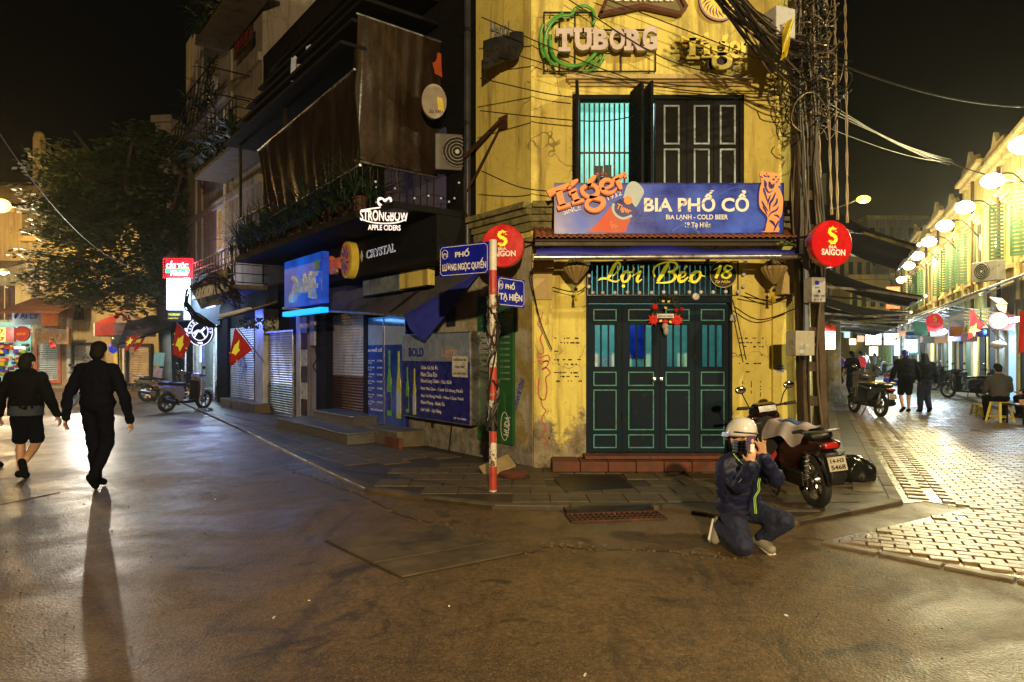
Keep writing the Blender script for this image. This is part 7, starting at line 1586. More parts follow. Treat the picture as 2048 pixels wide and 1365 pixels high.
for k in range(10):
 x1 = -.4 - k * W if k else 6.5; x0 = -.4 - (k + 1) * W; nm = labs[k] if k < 9 else 'last'
 h = [7.9, 8.4, 7.7, 8.2, 7.8, 8.6, 7.9, 8.1, 8.3, 7.9][k]
 t = fthing(FR, 'yellow_townhouse', (x0 + x1) / 2, 'yellow old townhouse with green louvred shutters, %s along the right side of the lit street' % nm, 'building', 'old yellow townhouses on the right')
 wl_ = hwalls[(k * 2 + 1) % 3] if k else hwalls[1]
 m = MB(FR); m.box(x0 + .005, x1 - .005, 0, 5, 3.2, h); mk('upper_wall', m, wl_, t)
 m = MB(FR); m.box(x0 + .006, x1 - .006, .02, .3, 0, 3.199); mk('lower_wall', m, M['lime'] if k % 2 else M['farwall'], t)
 m = MB(FR); m.box(x0, x1, -.38, 4, h, h + .16); m.box(x0 + .01, x1 - .01, -.22, 0, h - .2, h - .002); mk('cornice', m, M['trim'], t, bevel=.03)
 m = MB(FR); zt = h + .162; m.prism([(x0 + .3, zt), (x1 - .3 if k else x0 + 3.9, zt), ((x1 - .8) if k else x0 + 3.4, zt + .35), ((x0 * .5 + x1 * .5 + .5) if k else x0 + 2.5, zt + .4), ((x0 * .5 + x1 * .5) if k else x0 + 2.1, zt + .8), ((x0 * .5 + x1 * .5 - .5) if k else x0 + 1.7, zt + .4), (x0 + .8, zt + .35)], -.25, -.1); mk('parapet_gable', m, M['trim'], t, bevel=.02)
 m = MB(FR)
 for xx in (x0 + .02, x0 + W - .3): m = MB(FR); m.box(xx, xx + .28, -.10, -.002, 3.2, h - .21); mk('wall_pilaster', m, M['trim'], t, bevel=.015)
 nwin = [x0 + W * .30, x0 + W * .72] if k else [x0 + W * .30, x0 + W * .72, x0 + W * 1.3]
 for xi, xc_ in enumerate(nwin):
  z0, z1 = 4.35, 6.5
  m = MB(FR); frame4(m, xc_ - .5, xc_ + .5, z0, z1, .09, -.07, -.003); w = mk('window', m, M['trim'], t, bevel=.01)
  m = MB(FR); m.box(xc_ - .41, xc_ + .41, -.02, -.003, z0 + .09, z1 - .09); mk('pane', m, M['lime'] if (k + xi) % 3 == 1 else M['glass'], w)
  m = MB(FR); m.box(xc_ - .72, xc_ + .72, -.30, -.003, z1 + .16, z1 + .28); m.box(xc_ - .6, xc_ + .6, -.16, -.003, z1 + .02, z1 + .158); mk('window_hood', m, M['trim'], w, bevel=.01)
  m = MB(FR); m.box(xc_ - .62, xc_ + .62, -.16, -.003, z0 - .14, z0 - .01); mk('window_sill', m, M['trim'], w, bevel=.01)
  if k < 7 and (k * 2 + xi) % 3: louvre(t, xc_ + .5, .44, z0 + .08, z1 - .08, R(-8)); louvre(t, xc_ - .5, -.44, z0 + .08, z1 - .08, R(50 + 20 * ((k * 3 + xi) % 2)))
 m = MB(FR); m.tube([FR.M.inverted() @ FR.w(x0 + W * .5, -.12, z) for z in (3.2, h)], .06, 7); mk('down_pipe', m, M['rust'], t, smooth=True)
 # ground floor : dark doors between pale piers
 nb = 3 if k else 6
 for b_ in range(nb):
  xa = x0 + .35 + b_ * (W - .3) / 3 + .12 * math.sin(k * 5 + b_ * 3); m = MB(FR); m.box(xa, xa + .95, -.02, .018, .12, 2.5)
  if (k + b_) % 4 == 2: mk('lit_doorway', m, glow('lit_doorway_%d' % k, ((.4, .75, 1), (1, .75, .4), (.7, 1, .9))[k % 3], .8), t)
  elif xa + .95 < x1: mk('shop_door', m, [M['darkwood'], M['greenshut'], M['shut'], M['blackwall']][(k + b_) % 4], t, bevel=.01)
  m = MB(FR); m.box(xa - .32, xa - .06, -.06, .018, .12, 2.9); mk('shop_pier', m, [M['lime'], M['trim'], M['farwall']][(k + b_) % 3], t, bevel=.01)
 # sheet awning over the footway
 aw_ = fthing(FR, 'sheet_awning', (x0 + x1) / 2, 'sloping corrugated sheet awning on the right side, %s along the street' % nm, 'awning', 'corrugated awnings on the right', y=-1, z=3)
 n = int((x1 - x0) / .16); m = MB(FR); vs = []; d = 2.25 + .12 * math.sin(k * 2.1); zo = 2.95 + .05 * math.sin(k * 3)
 for i in range(n + 1):
  x = x0 + .03 + (x1 - x0 - .06) * i / n; dz = .022 * (i % 2)
  vs += [(x, -.05, 3.85 + dz), (x, -d, zo + dz), (x, -.05, 3.83 + dz), (x, -d, zo - .02 + dz)]
 m.add(vs, [(4 * i, 4 * i + 1, 4 * i + 5, 4 * i + 4) for i in range(n)] + [(4 * i + 6, 4 * i + 7, 4 * i + 3, 4 * i + 2) for i in range(n)] + [(4 * i + 1, 4 * i + 3, 4 * i + 7, 4 * i + 5) for i in range(n)]); mk('corrugated_sheet', m, M['corr'], aw_)
 m = MB(FR)
 for x in (x0 + .3, x0 + 1.6, x0 + 2.9, x0 + 4.1): m.bar((x, -.03, 3.75), (x, -d + .05, zo - .08), .05); m.bar((x, -.03, 2.7), (x, -d + .5, zo + .12), .035)
 m.box(x0 + .05, x1 - .05, -d + .02, -d + .06, zo - .10, zo - .04); mk('awning_frame', m, M['alu'], aw_)
# street lamps on brackets at the eaves
LP = [(2046, 290, 16.1), (1985, 362, 19.4), (1930, 415, 22.8), (1890, 452, 26.2), (1858, 484, 30.0), (1835, 512, 34.2), (1818, 532, 38.5), (1803, 560, 46)]
rlab = ['cut by the right edge of the picture', 'second from the right edge, largest glow', 'third from the right edge', 'fourth from the right edge', 'fifth from the right edge', 'sixth from the right edge', 'second from the far end', 'farthest one']
for i, (u, v, Y) in enumerate(LP):
 p = P(u, v, Y); lx = FR.M.inverted() @ p; t = thing('wall_street_lamp', p, 'glowing bracket lamp on the right-hand eaves, %s' % rlab[i], 'street lamp', 'bracket lamps on the right-hand houses')
 m = MB(); r_ = .29; m.ball(p, (r_, r_, r_ * .7), 12, 8); mk('lamp_globe', m, rlamp, t, smooth=True)  # oversized globe: the glare round the lamp is put into its size
 m = MB(FR); m.tube(smoothpts([(lx.x, -.02, lx.z - .5), (lx.x, lx.y * .5, lx.z + .15), (lx.x, lx.y, lx.z + .12)], 4), .025, 6); m.lathe([(.0, .19), (.16, .15), (.24, .09)], (lx.x, lx.y, lx.z), 'z', 12); mk('lamp_bracket', m, M['iron'], t)
 lamp('lamp_light', 'POINT', p - Vector((0, 0, .25)) + FR.n * -.1, 720 if i < 6 else 480, (1.0, .84, .40), .15, parent=t)
# yellow lamp on a long arm further back, left
ol2 = thing('street_lamp', FRL.w(13, .5, 0), 'lone orange-yellow lamp on an arm over the left awnings of the lit street', 'street lamp', 'street lamps'); p = P(1727, 399, 22.0)
m = MB(); m.ball(p, (.22, .18, .12)); mk('lamp_bulb', m, glow('sodium_yellow', (1.0, .74, .10), 3), ol2, smooth=True)
m = MB(); m.tube([P(1660, 420, 22.5), P(1700, 406, 22.2), p + Vector((0, 0, .1))], .03, 6); m.tube([P(1660, 420, 22.5), Vector((P(1660, 420, 22.5).x, 22.5, 0))], .07, 8); mk('lamp_arm', m, M['iron'], ol2); lamp('lamp_light', 'POINT', p - Vector((0, 0, .25)), 260, (1, .72, .15), .15, parent=ol2)
# bright stall lights under the awnings
SL = [(2030, 640, 17.5, 'right of the pale round sign'), (1885, 664, 26, 'between the round red sign and the doors'), (1790, 672, 36, 'far stall bulb before the end of the street'), (1755, 668, 48, 'farthest, at the street end')]
for i, (u, v, Y, lb_) in enumerate(SL):
 p = P(u, v, Y); t = thing('stall_light', p, 'white tube light under the awnings, %s' % lb_, 'lamp', 'white stall lights')
 m = MB(FR); q = FR.M.inverted() @ p; m.tube([(q.x - .5, q.y, q.z), (q.x + .5, q.y, q.z)], .06 + .02 * i, 8); mk('light_tube', m, glow('stall_white', (.72, .92, 1.0), 45) if i == 0 else bpy.data.materials['stall_white'], t)
 m = MB(FR); m.bar((q.x, q.y, q.z + .08), (q.x, q.y, q.z + .5), .02); mk('hanger', m, M['iron'], t)
 lamp('stall_lamp', 'POINT', p + Vector((-.25, -.1, -.2)), (130, 250, 280, 380)[i], (.72, .90, 1.0), .12, parent=t)
lb2 = thing('lit_screen', P(1813, 685, 30), 'glowing white-cyan shop panel halfway down the right side', 'light box'); f = Fr((P(1813, 685, 30).x, 30, 0), (1, -.1))
m = MB(f); pb(m, f, 1806, 679, 1836, 706, 0, .1); mk('lit_panel', m, glow('cyan_white_panel', (.45, .85, 1), 1.5), lb2); m = MB(f); frame4(m, f.px(1803, 0, 0)[0], f.px(1839, 0, 0)[0], f.px(0, 709, 0)[1], f.px(0, 676, 0)[1], .09, -.05, .12); mk('panel_frame', m, M['alu'], lb2); lamp('panel_light', 'POINT', P(1818, 695, 29), 120, (.6, .9, 1), .3, parent=lb2)
lb3 = thing('lit_light_box', P(1656, 682, 13.5), 'white lit box with red top hanging beside the utility pole', 'light box'); f = Fr((P(1656, 682, 13.5).x, 13.5, 0), (1, .1))
m = MB(f); pb(m, f, 1639, 663, 1671, 699, 0, .3); mk('lit_box', m, glow('warm_white_box', (1, .93, .88), 3.5), lb3, bevel=.01); m = MB(f); pb(m, f, 1639, 652, 1671, 662.5, -.005, .3); a = f.px(1652, 655, 0); m.ball((a[0], -.03, a[1]), (.09, .05, .07)); mk('red_top', m, M['red'], lb3); lamp('box_light', 'POINT', P(1656, 705, 13.3), 25, (1, .9, .85), .2, parent=lb3)
# signs under the right awnings
saigon(P(1869, 643, 24), .26, R(-5), 'small round red BIA SAIGON sign under the right awnings', lit=.5, group='small round signs of the right-hand stalls', small=True)
pk = thing('round_beer_sign', P(1997, 642, 17.2), 'washed-out pale pink round lit sign beside the brightest stall light', 'sign'); f = Fr(P(1997, 642, 17.2), (1, -.1)); m = MB(f); m.lathe([(0, -.05), (.21, -.05), (.21, .05), (0, .05)], (0, 0, 0), 'y', 30); mk('sign_disc', m, glow('pale_pink', (1, .62, .66), 1.1), pk)
t = thing('hanging_signs', P(2005, 602, 17), 'orange and white lit sign boards under the nearest right awning', 'sign'); f = Fr((P(2005, 602, 17).x, 17, 0), (1, -.2)); m = MB(f)
m.prism([f.px(*q) for q in ((1980, 594), (2004, 597), (2016, 608), (1998, 608))], 0, .05); m.prism([f.px(*q) for q in ((1993, 609), (2014, 610), (2012, 626), (1999, 620))], 0, .05); mk('sign_board', m, glow('orange_white_sign', (1, .72, .45), 1.8), t)
tri_flag((P(1940, 618, 18.5), P(1969, 650, 18.6), P(1950, 670, 18.6), P(1934, 682, 18.5)), (P(1939, 616, 18.5), P(2010, 686, 19)), 'star flag hanging from the right awnings over the dark doorways', (.45, .62, .2, .3))
tri_flag((P(2038, 620, 16), P(2062, 640, 16), P(2060, 700, 16), P(2036, 708, 16)), (P(2040, 615, 16), P(2080, 690, 16.4)), 'red flag cut by the right edge of the picture', None)
m = MB(); f = Fr((P(1945, 668, 20).x, 20, 0), (.9, -.45)); m = MB(f); a = f.px(1922, 684, 0); b = f.px(1955, 668, 0); m.box(a[0], b[0], 0, .06, a[1], b[1]); mk('shop_board', m, mat('dark_red_shop_board', (.14, .02, .02), .5), None, 'dark red name board over the doorway behind the flag', 'sign')
m = MB(); m.ball(P(1968, 665, 18), (.07, .06, .08)); mk('plastic_bag', m, mat('blue_bag', (.03, .1, .5), .4), None, 'small blue bag hanging under the awning left of the pale round sign', 'bag', smooth=True)
m = MB(); m.ball(P(1997, 690, 17.5), (.19, .15, .10)); mk('wall_fan', m, M['white'], None, 'pale wall fan on a pier below the pink round sign', 'fan', smooth=True)
acunit(P(1968, 543, 19.5), R(-75), 'air conditioner hung on the yellow wall above the nearest awnings', 1.0)
f = Fr((P(1784, 595, 36).x, 36, 0), (1, 0)); m = MB(f); pb(m, f, 1773, 574, 1800, 618, 0, .1); t = mk('brick_red_sign', m, mat('salmon_sign', (.5, .16, .08), .6, em=(1, .4, .2), es=.12), None, 'salmon-red hanging sign with white lines in the middle of the street', 'sign')
m = MB(f)
for k in range(6): pt(m, f, 'NHÀ HÀNG ẨM THỰC', 1776, 580 + k * 5, 1797, 582.5 + k * 5, -.03, .01)
mk('sign_lines', m, M['whiteclean'], t)
# left-hand side of the street: sloping fabric awnings on arms
AWL = [(1.0, 4.1, 3.94, 3.09, 1.42, 'blackfab', 'large dark fabric awning nearest the utility pole'), (4.4, 7.2, 3.35, 2.62, 1.9, 'blackfab', 'second dark awning with white folding arms'), (7.6, 10.5, 3.0, 2.5, 2.0, 'greyfab', 'third, striped grey awning on the left of the lit street'), (10.9, 14.5, 3.0, 2.45, 2.3, 'blackfab', 'fourth awning on the left of the lit street'), (15, 20, 3.1, 2.5, 2.5, 'greyfab', 'fifth awning on the left of the lit street'), (20.5, 28, 3.2, 2.5, 2.6, 'blackfab', 'farthest awning on the left of the lit street')]
for s0, s1, z0, z1, d, mt, lb_ in AWL:
 t = thing('fabric_awning', FRL.w((s0 + s1) / 2, -.5, z1), lb_, 'awning', 'fabric awnings on the left of the lit street', FRL.rot)
 m = MB(FRL); m.grid(lambda i, j: (s0 + (s1 - s0) * i, -.02 - d * j, z0 + (z1 - z0) * j - .10 * math.sin(3.14 * j) + .03 * math.sin(i * 12) * j), 24, 8); mk('awning_fabric', m, M[mt], t, smooth=2)
 m = MB(FRL); m.tube([(s0, -d - .02, z1), (s1, -d - .02, z1)], .03, 8)
 for x in (s0 + .2, s1 - .2): m.bar((x, -.02, z0 - .45), (x + .3, -d * .55, z0 - .55), .045); m.bar((x + .3, -d * .55, z0 - .55), (x, -d, z1 - .03), .045)
 mk('folding_arm', m, M['alu'], t)
# houses on the left side beyond the corner building
for k, (a, b, h, c_) in enumerate(((9.05, 14, 6.0, 'farwall'), (14.05, 20, 7.2, 'cream'), (20.05, 28, 6.4, 'farwall'), (28.05, 40, 7.5, 'cream'))):
 t = fthing(FRL, 'street_house', (a + b) / 2, 'shadowed narrow house on the left side of the lit street, %s past the corner building' % ('first', 'second', 'third', 'fourth')[k], 'building', 'houses on the left of the lit street')
 m = MB(FRL); m.box(a, b, 0, 5, 0, h); mk('house_wall', m, M[c_], t); m = MB(FRL); m.box(a, b, -.3, 4, h + .001, h + .15); mk('house_eave', m, M['roofdk'], t)
 for j in range(int((b - a) / 2)): x = a + .5 + j * 2; m = MB(FRL); frame4(m, x, x + .9, 3.6, 5.2, .08, -.05, -.003); w = mk('window', m, M['greenshut'], t); m = MB(FRL); m.box(x + .08, x + .82, -.02, -.003, 3.68, 5.12); mk('pane', m, M['glass'], w)
# buildings closing the view
for k, (u0, u1, v0, Y, c_, lb_) in enumerate(((1640, 1745, 505, 62, 'farwall', 'hazy pale building with attic windows closing the lit street'), (1735, 1850, 440, 75, 'cream', 'tall hazy dark block beyond the end of the lit street'), (1700, 1810, 560, 58, 'lime', 'low hazy house at the end of the lit street'))):
 t = thing('distant_house', (P((u0 + u1) / 2, 708, Y).x, Y, 0), lb_, 'building'); a, b = P(u0, v0, Y), P(u1, v0, Y); m = MB(); m.box(a.x, b.x, Y, Y + 8, 0, a.z); mk('house_wall', m, M[c_], t)
 m = MB(); m.box(a.x - .3, b.x + .3, Y - .4, Y + 8, a.z + .002, a.z + .4); mk('house_cornice', m, M['trim'], t)
 n = 6;
 for i in range(n):
  for j in range(2): x = a.x + (b.x - a.x) * (i + .25) / n; z = a.z - 1.6 - j * 2.8; m = MB(); m.box(x, x + (b.x - a.x) * .5 / n, Y - .05, Y - .001, z - .7, z + .7); mk('window', m, M['glass'], t)
m = MB(); f = Fr((P(1724, 632, 40).x, 40, 0), (1, 0)); pt(m, f, 'Angelo', 1708, 628, 1756, 648, 0, .05); m.M = f.M
m = MB(f); pt(m, f, 'Angelo', 1726, 630, 1752, 646, 0, .05); mk('script_sign', m, M['goldlet'], None, 'faint script name sign over the far awnings of the lit street', 'sign')
m = MB(); m.lathe([(.22, 0), (.20, 1.5), (.19, 3.2)], tuple(G(1668, 806)), 'z', 14); mk('street_column', m, M['peel'], None, 'grey-green round column at the kerb under the white lit box', 'column', smooth=True)
for k, (u0, u1, v0, v1, Y, c_, e_) in enumerate(((1700, 1712, 678, 690, 44, (1, .8, .5), 3), (1733, 1762, 664, 690, 50, (1, .97, .85), 5), (1716, 1728, 672, 684, 40, (1, .3, .2), 1.5), (1770, 1788, 668, 690, 42, (.7, .95, 1), 4), (1690, 1700, 664, 676, 30, (.4, .6, 1), 1.2), (1740, 1756, 694, 712, 46, (1, .9, .6), 3), (1790, 1800, 680, 712, 34, (.5, .8, 1), 2.0))):
 f = Fr((P(u0, 700, Y).x, Y, 0), (1, 0)); t = thing('stall_sign', f.o, 'glowing stall sign far up the lit street, %s' % ('amber one left of centre', 'largest warm white one', 'red one', 'cold white one by the right stalls', 'blue one near the left awnings', 'low warm one', 'tall narrow cyan one')[k], 'light box', 'glowing stall signs'); m = MB(f); pb(m, f, u0, v0, u1, v1, 0, .1); mk('lit_face', m, glow('stall_glow_%d' % k, c_, e_), t); m = MB(f); a = f.px(u0, v0, 0); m.bar((a[0] + .1, .05, a[1]), (a[0] + .1, .05, a[1] + .8), .03); mk('hanger', m, M['iron'], t)
# small crowd of stall goods seen far down the street
m = MB(); rr = random.Random(61)
clr = [M['red'], M['greybox'], M['bluedk'], M['rust'], M['leafdk']]
for k in range(16):
 Y = rr.uniform(30, 46); side = rr.random() < .5
 q = FRL.w((Y - 9.2) * 1.09, -.6 - rr.random() * .5, 0) if side else FR.w(-(Y - 20) * 1.09, -1.2 - rr.random(), 0); m = MB(); s = rr.uniform(.15, .34); m.cbox(q + Vector((0, 0, s / 2 + .02)), (s, s, s), (0, 0, rr.uniform(0, 3))); mk('stall_crate', m, clr[k % 5], None, '%s stall box far up the lit street, %s side, about %d metres away' % (('red', 'pale grey', 'dark blue', 'rusty brown', 'dark green')[k % 5], 'left' if side else 'right', Y), 'crate', 'crates of the far stalls')
for k in range(16):
 x = .5 - k * 1.35 + .4 * math.sin(k * 7); y = -.5 - .45 * (k % 3); z = 2.25 + .2 * math.sin(k * 4); w = .35 + .2 * abs(math.sin(k * 3)); f = Fr(FR.w(x, y, 0), (FR.x * .5 + Vector((.8, 0, 0)))[:2])
 t = thing('stall_board', FR.w(x, y, z), '%s stall board hung under the right awnings, %s' % (('red', 'blue', 'pale', 'dark green', 'amber')[k % 5], labs[min(k // 2, 8)] + (' pair, nearer one' if k % 2 == 0 else ' pair, farther one')), 'sign', 'boards under the right awnings'); m = MB(f); m.box(-w / 2, w / 2, 0, .04, z, z + w * (.7 if k % 2 else 1.3))
 mk('board_panel', m, [M['redsign'], M['bluesign'], M['white'], M['greenp'], M['orange']][k % 5], t, bevel=.005)
 m = MB(f); m.bar((0, .02, z + w * .6), (0, .02, z + w * 1.5 + .3), .015); mk('hanger', m, M['iron'], t)
# yellow stools and low table
def stool(c, s, hgt, lab, rz=0.0, grp='yellow plastic stools'):
 t = thing('plastic_stool', c, lab, 'stool', grp, rz=rz); T = MW[t.name]
 m = MB(T); m.box(-s * .72, s * .72, -s * .72, s * .72, hgt - .025, hgt); mk('seat', m, M['yellowplastic'], t, bevel=.012)
 for a in (-1, 1):
  for b in (-1, 1): m = MB(T); m.bar((a * s * .64, b * s * .64, hgt - .02), (a * s, b * s, 0), .045, .045); mk('leg', m, M['yellowplastic'], t)
 m = MB(T)
 for a in (-1, 1): m.bar((a * s * .9, -s * .9, hgt * .3), (a * s * .9, s * .9, hgt * .3), .03); m.bar((-s * .9, a * s * .9, hgt * .3), (s * .9, a * s * .9, hgt * .3), .03)
 mk('stretcher', m, M['yellowplastic'], t); return t
stool(G(2000, 846), .19, .48, 'tall yellow plastic stool under the seated person', .2)
stool(G(1957, 832), .13, .30, 'low yellow plastic stool left of the seated person, seen end-on', .5)
stool(G(1968, 836), .13, .28, 'second low yellow stool beside it, holding a pale cup', .3)
m = MB(); g_ = G(1962, 832); m.lathe([(.05, .31), (.08, .36), (.075, .37), (0, .33)], tuple(g_), 'z', 12); mk('cup', m, M['white'], None, 'pale round cup on the low yellow stool', 'cup', smooth=True)
st_ = thing('snack_table', G(2062, 850), 'low table with glasses beside the seated person at the right edge', 'table'); m = MB(MW[st_.name]); m.box(-.4, .3, -.3, .3, .42, .46); mk('table_top', m, M['steelbrown'], st_, bevel=.01)
for a in (-.35, .25):
 for b in (-.25, .25): m = MB(MW[st_.name]); m.bar((a, b, 0), (a, b, .42), .03); mk('table_leg', m, M['iron'], st_)
for k in range(4): m = MB(MW[st_.name]); m.lathe([(.03, .462), (.035, .56), (0, .55)], (-.3 + k * .15, -.1 + .1 * (k % 2), 0), 'z', 10); mk('glass', m, M['skyprint'] if k % 2 else M['orange'], None, 'small glass on the low snack table, %s from the left' % ('first', 'second', 'third', 'fourth')[k], 'glass', 'glasses on the snack table', smooth=True)
# haze that the lamps light up
hz = MB(); hz.box(-75, 75, -12, 95, -1.0, 16.0); hm = bpy.data.materials.new('night_haze'); hm.use_nodes = True; nt = hm.node_tree; nt.nodes.remove(nt.nodes['Principled BSDF'])
vp = nt.nodes.new('ShaderNodeVolumePrincipled'); vp.inputs['Color'].default_value = (.8, .82, .8, 1); vp.inputs['Density'].default_value = HAZE; vp.inputs['Anisotropy'].default_value = .8; nt.links.new(vp.outputs[0], nt.nodes['Material Output'].inputs['Volume'])
if HAZE > 0: mk('haze', hz, hm, kind='stuff')
# =================================================================== utility pole and its cables
pl_ = thing('utility_pole', P(1628, 915, 8.5) * Vector((1, 1, 0)), 'dark weathered utility pole smothered in cables at the corner', 'utility pole')
pb0, pb1 = Vector((P(1628, 915, 8.5).x, 8.5, 0)), P(1598, -120, 8.7)
ax = (pb1 - pb0); cm = mat('weathered_pole_concrete', (.075, .05, .032), .8, var=.4, dirt=(.03, .02, .015), dscale=4, bump=.6, bscale=30)
for s in (-1, 1): m = MB(); m.bar(pb0 + Vector((s * .11, 0, 0)), pb1 + Vector((s * .08, 0, 0)), .085, .22, up=(0, 1, 0)); mk('pole_flange', m, cm, pl_, bevel=.01)
for k in range(16): c = pb0.lerp(pb1, (k + .3) / 16); m = MB(); m.cbox(c, (.14, .16, .12)); mk('pole_web', m, cm, pl_)
rr = random.Random(101)
def onpole(z): return pb0.lerp(pb1, z / pb1.z)
m = MB(); m2 = MB(); m3 = MB()
for k in range(20):
 a = rr.uniform(2.6, 6.6); r = rr.uniform(.13, .2); z0 = rr.choice((rr.uniform(.2, 1.4), rr.uniform(1.5, 2.6), rr.uniform(2.2, 3))); pts = []
 for i in range(18): z = z0 + (6.6 - z0) * i / 17; a += rr.uniform(-.12, .12); q = r * (1 + .25 * math.sin(i * .8 + k)); pts.append(onpole(z) + Vector((q * math.cos(a), q * math.sin(a) * .9, 0)))
 (m if k % 3 else m2).tube(pts, rr.uniform(.008, .018), 5)
mk('riser_cables', m, M['cable'], pl_, smooth=True); mk('riser_cables', m2, M['cable2'], pl_, smooth=True)
m = MB();
for k in range(130):   # loops and loose ends tangled at the top
 c = onpole(rr.gauss(5.25, .42)) + Vector((rr.gauss(.05, .13), -.15 + rr.gauss(0, .1), 0)); R0 = rr.uniform(.05, .24); a = rr.uniform(0, 6); tl = rr.uniform(-.6, .6); n = 10; sp = rr.uniform(2, 6)
 pts = [c + Vector((R0 * math.cos(a + sp * i / n), .1 * math.sin(i + tl), R0 * rr.uniform(.8, 1.1) * math.sin(a + sp * i / n))) for i in range(n)]
 (m if k % 4 else m3).tube(smoothpts(pts, 2), rr.uniform(.004, .010), 4)
mk('tangled_cables', m, M['cable'], pl_); mk('tangled_cables', m3, M['cable3'], pl_)
def cables(name, lab, specs, mt='cable'):
 t = None; m = MB()
 for p0, p1, sag, r in specs: m.tube(catn(p0, p1, sag, 14), r, 5)
 return mk(name, m, M[mt], None, lab, 'cables', smooth=True)
sp_l = []; sp2_l = []
for k in range(38):
 a = P(1405 + rr.uniform(-24, 50), -60 + rr.uniform(-20, 20), 7.0 + rr.uniform(-.3, .3)); b = onpole(5.35 + rr.gauss(-.1, .26)) + Vector((rr.uniform(-.12, .05), -.12 + rr.uniform(-.1, .1), 0)); (sp_l if k % 3 else sp2_l).append((a, b, rr.uniform(.02, .28), rr.uniform(.006, .014)))
cables('cable_bundle', 'thick black cable bundle sweeping from the top down to the utility pole', sp_l); cables('cable_bundle', 'paler brown cables within the thick bundle above the gold Tiger sign', sp2_l, 'cable2')
rg = onpole(4.75)
cables('street_cable', 'loose group of cables running from the pole to the right-hand houses', [(rg + Vector((0, -.1, rr.uniform(-.25, .15))), P(1905 + rr.uniform(-6, 6), 325 + rr.uniform(-6, 8), 21.5), rr.uniform(.05, .22), .006) for k in range(6)] + [(P(1905, 327, 21.5), P(2080, 368, 17), .1, .022)])
cables('street_cable', 'single thick cable crossing the dark sky from the pole top to the right', [(onpole(5.45), P(2100, 214, 11.0), .22, .013)])
for k, (u, v1, dx) in enumerate(((1634, 380, 12), (1655, 430, 14), (1670, 440, 9), (1691, 446, 6))):
 m = MB(); t_ = [P(u - dx * .2, -60, 9.6), P(u, 60, 9.6), P(u + 2, 200, 9.6), P(u + dx * .6, v1, 9.6)]; sm_ = smoothpts(t_, 14)
 for ph in (0, math.pi): m.tube([p + Vector((.012 * math.cos(i * .9 + ph), .012 * math.sin(i * .9 + ph), 0)) for i, p in enumerate(sm_)], .010, 4)
 mk('twisted_cable', m, M['cable3'], None, 'twisted hanging cable right of the pole, %s from it' % ('nearest', 'second', 'third', 'farthest')[k], 'cable', 'twisted cables hanging right of the pole')
fc = [((963, 35), (1290, 167), (1560, 190)), ((1190, -10), (1410, 76), (1570, 140)), ((960, 157), (1085, 186), (1145, 195)), ((960, 222), (1180, 243), (1290, 228)), ((962, 342), (1040, 375), (1112, 384)), ((1130, -5), (1330, 118), (1500, 160)), ((1000, 100), (1180, 150), (1430, 178))]
for k, q in enumerate(fc): m = MB(); m.tube(smoothpts([P(u, v, 8.95 if u > 1060 else 9.0) for u, v in q], 8), .008, 5); mk('wall_cable', m, M['cable'], None, 'thin dark cable slung across the yellow facade, %s' % ('long one under TUBORG to the pole', 'from the bow-tie sign down to the bundle', 'short one left of the lintel', 'sagging before the open shutters', 'ending at the beer banner', 'crossing the TUBORG letters', 'from the Hanoi sign to the lintel')[k], 'cable', smooth=True)
m = MB()
for q in (((1105, 575), (1150, 585), (1172, 574)), ((1490, 586), (1540, 604), (1585, 590)), ((1465, 600), (1475, 640), (1492, 720)), ((1470, 615), (1520, 640), (1590, 618)), ((1060, 545), (1080, 640), (1104, 700)), ((1480, 592), (1550, 600), (1600, 570))): m.tube(smoothpts([P(u, v, 9.0) for u, v in q], 6), .008, 5)
mk('wall_wires', m, M['cable'], cb, smooth=True)
m = MB(); m.tube(catn(P(-20, 238, 16), P(262, 535, 22), .6), .012, 5); mk('wire_span', m, M['cable3'], None, 'single pale wire slanting across the street tree at upper left', 'cable')
# boxes on the pole
def box_thing(nm, u0, v0, u1, v1, Y, d, mt, lab, cat, yaw=0.0):
 c = P((u0 + u1) / 2, (v0 + v1) / 2, Y); t = thing(nm, c, lab, cat, rz=yaw); w, h = (u1 - u0) / F * Y, (v1 - v0) / F * Y; T = MW[t.name]; m = MB(T); m.box(-w / 2, w / 2, 0, d, -h / 2, h / 2); mk('box_case', m, M[mt], t, bevel=.012); return t, T, w, h
t, T, w, h = box_thing('meter_box', 1622, 555, 1654, 605, 8.1, .16, 'greybox', 'upright grey meter box with blue logo on the utility pole', 'electric box', .25)
m = MB(T); m.box(-.3 * w, -.02 * w, -.004, -.001, .2 * h, .36 * h); m.text('EVN', -.28 * w, .0, .06 * h, .12 * h, -.004, .002); mk('blue_logo', m, M['bluebanner'], t)
m = MB(T); m.lathe([(.018, -.004), (.018, -.002)], (0, 0, -.06 * h), 'y', 12); m.text('0983 229', -.35 * w, .4 * w, -.30 * h, -.2 * h, -.004, .002); m.text('6 9 8', -.35 * w, .2 * w, -.42 * h, -.35 * h, -.004, .002); mk('box_marks', m, M['blackmatt'], t)
t, T, w, h = box_thing('junction_box', 1588, 662, 1634, 712, 8.1, .18, 'creambox', 'cream junction box with stickers tilted on the utility pole', 'electric box', .3)
m = MB(T); m.box(-.3 * w, -.1 * w, -.003, -.001, -.4 * h, -.25 * h); m.box(0, .15 * w, -.003, -.001, -.15 * h, -.02 * h); m.box(-.25 * w, -.15 * w, -.003, -.001, -.1 * h, .05 * h); mk('stickers', m, M['skyprint'], t)
m = MB(T); m.box(w / 2 - .002, w / 2 + .03, .02, .05, -.1 * h, .0); mk('box_latch', m, M['alu'], t)
t, T, w, h = box_thing('transformer_box', 1548, 14, 1596, 74, 8.0, .3, 'greybox', 'pale grey equipment box high on the pole among the cables', 'electric box', .35)
